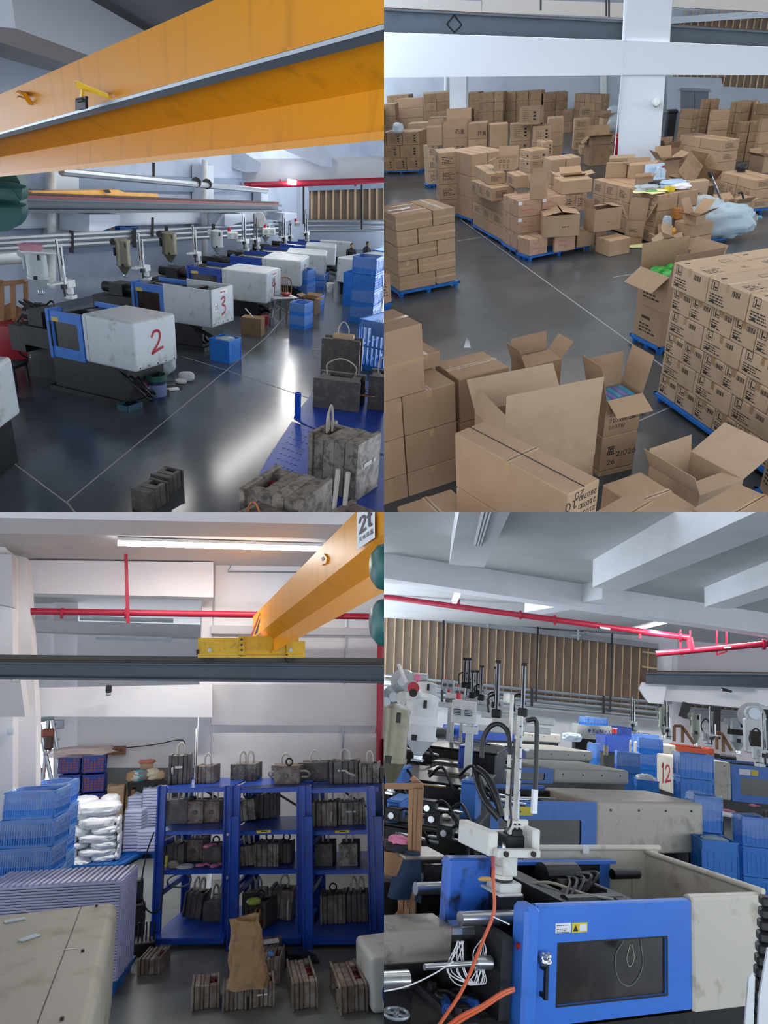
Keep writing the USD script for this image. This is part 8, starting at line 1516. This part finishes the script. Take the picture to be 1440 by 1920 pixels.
 def post(x,y0,y1,dist,label,w_=8,dark=True):
  p=A([0,dist,0]);a,b=S.ahead(x,y1,p),S.ahead(x+(y1-y0)*.035,y0,p);t=Thing(S,'robot_arm',label,'robot',(0,0,0));k=w_/1300*dist;t.part('post',bar(a,b,k,k*.8),galv);t.part('rail',bar(a-[0,k*.5,0],b-[0,k*.5,0],k*.4,.02),dark_metal);t.part('end_cap',box(k*1.4,k*1.2,k*.8,b),black_rubber);t.part('carriage',cbox(k*2.4,k*2,k*2.2,a,k*.3),dark_metal);t.part('beam',cbox(k*9,k*1.5,k*1.8,a+[k*3.5,0,-k*1.6],k*.3),white_metal)
  t.part('hose',tube(curve([a+[-k*2,0,0],a+[-k*2.4,0,k*3.4],a+[-k*.6,0,k*4.4],a+[k*.6,0,k*2]],16),k*.28,6),hose_blk,smooth=50);t.part('cross_beam',cbox(k*12,k*1.2,k*1.6,a+[k*1.,.2,-k*4],k*.2),white_metal)
 for x,y0,y1,dd,n in((931,1241,1338,2.2,'tallest robot arm with dark carriage, in the middle'),(980,1246,1336,2.0,'tall robot arm right of the tallest'),(928,1252,1322,2.5,'slim robot arm just behind the tallest'),(902,1250,1308,2.9,'robot arm left of the tallest'),(894,1259,1300,3.2,'short far robot arm, left of two close ones'),(885,1259,1304,3.1,'short far robot arm at the left end'),(871,1236,1285,3.4,'far robot arm of the twin posts, left'),(879,1236,1286,3.4,'far robot arm of the twin posts, right')):post(x,y0,y1,d1*dd,n,7 if dd<2.4 else 5)
 # hoppers
 def hop(x,y0,y1,y2,half,dist,label,mat=None,blower=1,band=None):
  p=A([0,dist,0]);f=S.ahead(x,y2,p);rr=(S.ahead(x+half,y1,p)[0]-S.ahead(x-half,y1,p)[0])/2;tot=S.ahead(x,y1,p)[2]-f[2];return hopper(S,f,rr,S.ahead(x,y0,p)[2]-S.ahead(x,y1,p)[2],tot*.72,label,mat,neck=tot*.28,blower=blower,band=band)
 hop(783,1308,1384,1428,30,d1*1.75,'big pale hopper dryer with white bands, left row',white_metal,band=paper);hop(789,1284,1310,1420,20,d1*2.3,'smaller pale hopper dryer behind the big one',white_metal);hop(731,1330,1425,1490,24,d1*1.4,'olive steel hopper dryer cut by the left edge',olive,2)
 t=Thing(S,'loader_pipe','round loader mouth with pink ball on the big hopper','loader',(0,0,0));p=A([0,d1*1.75,0]);t.part('mouth',cyl(.09,.2,S.ahead(787,1300,p)+[0,-.35,0],'y',16),white_metal,smooth=40);t.part('opening',cyl(.06,.02,S.ahead(787,1300,p)+[0,-.46,0],'y',16),ink);t.part('red_mark',move(cyl(.09,.02,(0,0,0),'y',14),S.ahead(787,1291,p)+[0,-.45,0]),red_paint);t.part('ball',move(blob(.11,.11,.11,1,0),S.ahead(783,1271,p)),look('pink_glove',0xD87FA0),smooth=True);t.part('pipe',stretch(S.ahead(747,1245,p),S.ahead(762,1280,p),.03,8),paper)
 for k,(x,y,n)in enumerate(((757,1278,'upper'),(741,1307,'middle'),(727,1316,'lower'))):t=Thing(S,'blower',f'round grey blower wheel beside the hoppers, {n} of three','blower',S.ahead(x,y,A([0,d1*1.85,0])));t.part('casing',cyl(.2,.2,(0,0,0),'y',22),grey_hop,smooth=40);t.part('hub',cyl(.08,.24,(0,0,0),'y',16),galv);t.part('outlet',cyl(.06,.4,(.2,0,.1),'x',10),grey_hop)
 hop(1244,1330,1362,1385,9,d1*4.,'pale green hopper at the far right row start',look('pale_green_hopper',0xA8AE9A,.4));hop(1305,1340,1375,1400,9,d1*3.4,'slim pale hopper in the right row',look('pale_green_hopper',0));hop(1384,1353,1390,1414,15,d1*2.9,'white hopper with a dark brand patch, right row');
 p=A([0,d1*2.86,0]);t=Thing(S,'round_lid','round white lid raised beside the right hopper','lid',S.ahead(1409,1342,p));t.part('disc',move(cyl(.29,.03,(0,0,0),'y',26),(0,0,0),roty(.4)@rotz(-.4)),white_metal);solo(S,'brand_patch',box(.42,.02,.12),ink,'black lettered patch on the white right-row hopper','sign',loc=S.ahead(1383,1373,A([0,d1*2.9-.42,0])))
 def rob(x,yb,yt,dist,label,yw_=-.4,**k):p=A([0,dist,0]);f=S.ahead(x,yb,p);return robot(S,f,(S.ahead(x,yt,p)[2]-f[2])/1.38,label,yw_,**k)
 rob(1190,1375,1307,d1*3.2,'white take-out robot standing alone at the far wall');rob(1255,1386,1315,d1*3.3,'white take-out robot at the start of the right row');rob(1328,1400,1325,d1*3.,'white take-out robot in the middle of the right row',.4);rob(1425,1438,1335,d1*2.4,'white take-out robot over machine twelve',.4)
 t=Thing(S,'control_box','white control cabinet with a black screen, right row','control box',S.ahead(1413,1380,A([0,d1*2.7,0])));t.part('case',cbox(.36,.3,.7,(0,0,0),.03),white_metal);t.part('screen',box(.2,.02,.3,(.0,-.16,-.05)),ink);t.part('fan',cyl(.12,.03,(0,-.16,.46),'y',16),galv);t.part('fan_housing',cyl(.16,.2,(0,-.04,.46),'y',18),white_metal)
 # timber rails in the right row
 t=Thing(S,'timber_rail','brown timber handrail along the right row','rail',(0,0,0));p=A([0,d1*3.1,0])
 for x0,y0,x1,y1 in((1264,1361,1278,1361),(1278,1361,1302,1395),(1264,1361,1264,1390),(1280,1363,1280,1392),(1344,1374,1352,1374),(1352,1374,1372,1408),(1344,1374,1344,1405),(1356,1380,1356,1410)):t.part('timber_bar',bar(S.ahead(x0,y0,p),S.ahead(x1,y1,p),.07),timber)
 # crate stacks
 def cst(near,left,right,yt,n,desc,la=None,filmed=None,z0=0.):
  q=S.fit(z0,near,left,right,ytop=yt,la=la);q['sy']=min(q['sy'],1.2);q['C']=q['P']+q['a']*q['sy']/2+q['b']*q['sx']/2;lh=q['h']/n
  for i in range(n):crate(S,dict(q,h=lh*.96),f'{["lowest", "second", "third", "fourth", "fifth"][i] if i < n-1 or n == 1 else "topmost"} blue crate of the {desc}' if n>1 else f'blue crate {desc}',z=z0+i*lh,filmed=(i in filmed)if filmed else i==n-1,solid=True)
 cst((1278,1608),None,(1342,1614),1410,4,'stack in front of machine twelve',.4);cst((1305,1700),None,(1358,1706),1490,3,'stack right of the cream hood',.4,(2,));cst((1198,1472),None,(1243,1477),1382,3,'tall rear stack in the aisle',.4,(2,1));cst((1156,1488),None,(1200,1493),1408,2,'lower stack in the aisle',.4,(1,));cst((1188,1462),None,(1236,1467),1374,3,'stack farthest back in the aisle',.4);cst((1100,1470),None,(1118,1473),1392,2,'small stack behind the fourth hood',.35)
 cst((1396,1700),None,(1448,1706),1530,3,'stack with pink goods at the right edge',.4);q=S.fit(0,(1318,1720),None,(1388,1728),ytop=1575,la=.5);crate(S,q,'wide open blue crate behind the cream rear panel',filmed=False,solid=True,contents=lambda t,sx,sy,h:t.part('film_bag',move(blob(sx*.7,sy*.7,.2,9,.3),(0,0,h*.96)),film_white,smooth=True));q=S.fit(0,(1195,1560),None,(1236,1565),ytop=1462,la=.5);crate(S,q,'blue crate of white film before machine twelve',filmed=False,solid=True,contents=lambda t,sx,sy,h:t.part('film_bag',move(blob(sx*.9,sy*.9,.3,10,.3),(0,0,h)),paper,smooth=True))
 # table with pink gloves, and a person cut by the edge
 z=.78;a,b=S.at(1354,1530,z),S.at(1425,1534,z);t=Thing(S,'packing_table','white-covered packing table at the right','table',(a+b)/2);L=b[0]-a[0];t.part('top',cbox(L,.8,.05,(0,.2,0),.01),paper)
 for s_ in(-1,1):t.part('leg',box(.05,.05,z,(s_*(L/2-.06),0,-z/2)),dark_metal)
 pk=look('pink_glove',0xD87FA0)
 for k,(x,y,n)in enumerate(((1365,1522,'dark and pink, at the table end'),(1412,1512,'bright pink, in the worker\'s hand'))):
  t=Thing(S,'glove',f'work glove, {n}','glove',S.at(x,y,z+.03+.1*k),.5*k);t.part('palm',move(blob(.22,.12,.07,k,.2),(0,0,.03)),pk,smooth=True)
  for i in range(4):t.part('finger',tube([(.09,-.04+.027*i,.04),(.2,-.05+.032*i,.02)],.014,6),pk)
 person_standing(S.at(1450,1640),'person in patterned clothes working at the packing table',1.62,2.2)
 # timber frame and rags at the left edge
 t=Thing(S,'timber_railing','rough timber handrail frame at the left edge','frame',(0,0,0));p=A([0,d1*1.12,0]);V=lambda x,y,o=0.:S.ahead(x,y,p+A([0,o,0]))
 for x0,y0,x1,y1,o in((722,1474,793,1474,0),(772,1458,790,1474,.1),(772,1478,768,1700,0),(780,1476,774,1740,0),(789,1476,782,1622,0),(752,1640,752,1740,0),(766,1650,762,1745,0),(720,1745,755,1705,0)):t.part('timber_bar',bar(V(x0,y0,o),V(x1,y1,o),.05),timber)
 solo(S,'blue_cloth',move(grid(14,20,lambda u,v:np.stack([(u-.5)*.22*(1+.5*v),.04*np.sin(7*u+3*v),-v*.42],1)),V(765,1595,-.06)),look('blue_work_cloth',0x1E3450,.85),'dark blue work cloth hung over the timber frame','cloth',smooth=True);solo(S,'board_box',box(.3,.3,.2),timber,'plain wooden box end behind the hanging cloth','box',loc=V(736,1613,.1));solo(S,'black_rag',move(blob(.4,.3,.12,8,.3),V(748,1588,.1)),cloth_dark,'black rag on the wooden box','rag',smooth=True);solo(S,'pink_glove',move(blob(.2,.12,.1,9,.3),V(747,1577,.05)),pk,'pink glove lying on the black rag','glove',smooth=True)
 # injection units of the left row: stained steel guards, blue blocks, added dark blocks
 steel=look('stained_sheet_steel',0x8A857C,.4,metal=.4);pB=lambda k:A([0,d1*k,0])
 def blk(x0,y0,x1,y1,k,dp,mat,name,label,cat='machine part'):
  a,b=S.ahead(x0,y1,pB(k)),S.ahead(x1,y0,pB(k));t=Thing(S,name,label,cat,A([(a[0]+b[0])/2,pB(k)[1]+dp/2,a[2]]));t.part('body',cbox(b[0]-a[0],dp,b[2]-a[2],(0,0,(b[2]-a[2])/2),.02),mat);t.part('top_plate',cbox((b[0]-a[0])*1.02,dp*1.02,.03,(0,0,b[2]-a[2]+.01),.008),mat);return t
 blk(742,1538,845,1570,1.45,.7,steel,'barrel_guard','stained steel barrel guard of the second machine');blk(800,1455,875,1480,1.9,.8,steel,'barrel_guard','dark stained steel guard under the big hopper');blk(808,1435,862,1456,2.1,.7,look('stained_dark_steel',0x77756F,.4,metal=.4),'barrel_guard','bright-edged steel box behind the big hopper');blk(858,1470,896,1570,1.6,.5,guard_m,'platen_cover','blue platen cover of the second machine');blk(857,1402,880,1452,2.05,.6,deep_blue,'platen_cover','deep blue platen cover of the third machine');blk(720,1445,754,1470,1.6,.6,guard_m,'electric_cabinet','blue cabinet behind the olive hopper','cabinet');blk(722,1506,750,1540,1.4,.6,guard_m,'electric_cabinet','blue cabinet under the timber rail','cabinet')
 blk(690,1570,880,1800,1.42,2.2,grease,'machine_bed','added dark block standing for the gloom behind the timber frame');blk(690,1480,900,1700,1.75,2.,grease,'machine_bed','added dark block standing for the gloom below the big hopper');blk(690,1415,930,1520,2.25,2.,grease,'machine_bed','added dark block standing for the gloom farther up the left row')  # black blocks added to stand in for the darkness between the machines
 rr=random.Random(11)
 for k in range(26):
  x,y,dd=rr.uniform(726,900),rr.uniform(1400,1600),0;dd={0:2.2,1:1.7,2:1.4}[0 if y<1450 else(1 if y<1510 else 2)];q=S.ahead(x,y,pB(dd)-A([0,.1,0]));s_=.09*dd/1.4
  if k%3==0:t=Thing(S,'valve_block',f'oily valve block among the left machines, {["lower", "middle", "upper"][int(dd == 1.7) + 2*int(dd == 2.2)]} dark block, {ORD[k//3 + 1]} in the heap','valve');t.part('body',move(cbox(s_*2,s_*2,s_*1.6,(0,0,0),.01),q),dark_metal);t.part('knob',move(cyl(s_*.4,s_,(0,-s_*1.2,0),'y',10),q),chrome);t.part('hose',tube(curve([q,q+[s_*2,-s_,s_],q+[s_*4,-s_,-s_],q+[s_*5,0,-s_*3]],14),s_*.18,6),hose_blk,smooth=50)
  elif k%3==1:solo(S,'machine_hose',tube(curve([q,q+[s_*2,-s_*2,s_*1.5],q+[s_*4,-s_*2,-s_*1.5],q+[s_*6,-s_,-s_*3]],18),s_*.2,6),hose_blk,f'black hose draped over the {["lower", "middle", "upper"][int(dd == 1.7) + 2*int(dd == 2.2)]} dark bed, {ORD[k//3 + 1]} counted along','hose',smooth=50)
  else:solo(S,'metal_rod',stretch(q,q+[s_*rr.uniform(3,7),0,rr.uniform(-.1,.1)*s_*4],s_*.22,8),chrome,f'bright rod on the {["lower", "middle", "upper"][int(dd == 1.7) + 2*int(dd == 2.2)]} dark bed, {ORD[k//3 + 1]} counted along','rod',smooth=40)
  # dark flexible duct and panel edge at the lower right
 t=Thing(S,'cable_chain','black cable chain hanging at the right edge','chain',(0,0,0));p=A([0,FA.P[1]+.35,0])
 for k in range(11):c_=S.ahead(1438-k*1.6,1690+k*22,p);t.part('link',cbox(.1,.12,.075,c_,.015),black_rubber)
 t=Thing(S,'panel_edge','rounded white panel edge at the lower right corner','panel',(0,0,0));p=A([0,FA.P[1]-.5,0]);t.part('panel',loft([S.ahead(1404,1835,p),S.ahead(1411,1824,p),S.ahead(1416,1832,p),S.ahead(1412,1960,p),S.ahead(1394,1960,p)],A([0,.04,0])),white_metal);t.part('panel',loft([S.ahead(1424,1870,p),S.ahead(1440,1780,p),S.ahead(1460,1780,p),S.ahead(1460,1960,p),S.ahead(1420,1960,p)],A([0,.04,0])),white_metal)
 return M
def person_standing(p,label,height,yaw):
 import manifold3d as m3
 t=Thing(S,'person',label,'person',p,yaw);s=height/1.7;sp=lambda r,c:m3 .Manifold.sphere(r,16).translate(tuple(A(c)*s))
 bone=lambda a,ra,b,rb:m3 .Manifold.batch_hull([sp(ra*s,a),sp(rb*s,b)])
 B=[bone((0,0,.95),.15,(0,-.05,1.3),.17),bone((-.17,-.05,1.36),.07,(.17,-.05,1.36),.07),bone((0,-.06,1.4),.055,(0,-.1,1.55),.06)]
 for k in(-1,1):B+=[bone((k*.09,0,.92),.1,(k*.1,-.02,.5),.07),bone((k*.1,-.02,.5),.065,(k*.1,.02,.08),.045),bone((k*.1,.02,.05),.045,(k*.11,-.14,.03),.03),bone((k*.21,-.05,1.36),.06,(k*.25,-.1,1.08),.045),bone((k*.25,-.1,1.08),.043,(k*.14,-.36,1.0),.034)]
 def mk(m,l=.05):
  m=m.refine_to_length(l).to_mesh();tm=trimesh.Trimesh(m.vert_properties[:,:3],m.tri_verts);trimesh.smoothing.filter_taubin(tm,iterations=6);return A(tm.vertices),A(tm.faces)
 t.part('body',mk(sum(B[1:],B[0])),look('patterned_cloth',0x7A6A70,.8,spot=0x2E2A30,spot_scale=9.),smooth=True);hd=A([0,-.13,1.6])*s
 t.part('head',mk(m3 .Manifold.sphere(1.,24).scale((.08*s,.1*s,.12*s)).translate(tuple(hd))+m3 .Manifold.sphere(.02,10).translate((0,hd[1]-.1*s,hd[2]-.01)),.02),skin,smooth=True);t.part('hair',mk(m3 .Manifold.sphere(1.,24).scale((.092*s,.11*s,.12*s)).translate((0,hd[1]+.022,hd[2]+.03))-m3 .Manifold.cube((.4,.2,.4),True).translate((0,hd[1]-.17,hd[2]-.1)),.02),black_rubber,smooth=True)
 for k in(-1,1):
  t.part('eye',move(blob(.018,.01,.012,1,0,sub=1),(k*.03,hd[1]-.095*s,hd[2]+.015)),ink);H_=[bone((k*.14,-.36,1.0),.032,(k*.11,-.44,.99),.028)]
  for i in range(4):H_.append(bone((k*.11+(i-1.5)*.018,-.44,.99),.009,(k*.11+(i-1.5)*.02,-.52+.01*abs(i-1.5),.97),.008))
  H_.append(bone((k*.08,-.4,.99),.01,(k*.05,-.46,.98),.008));t.part('hand',mk(sum(H_[1:],H_[0]),.012),skin,smooth=True)
M_BR=br_rows()
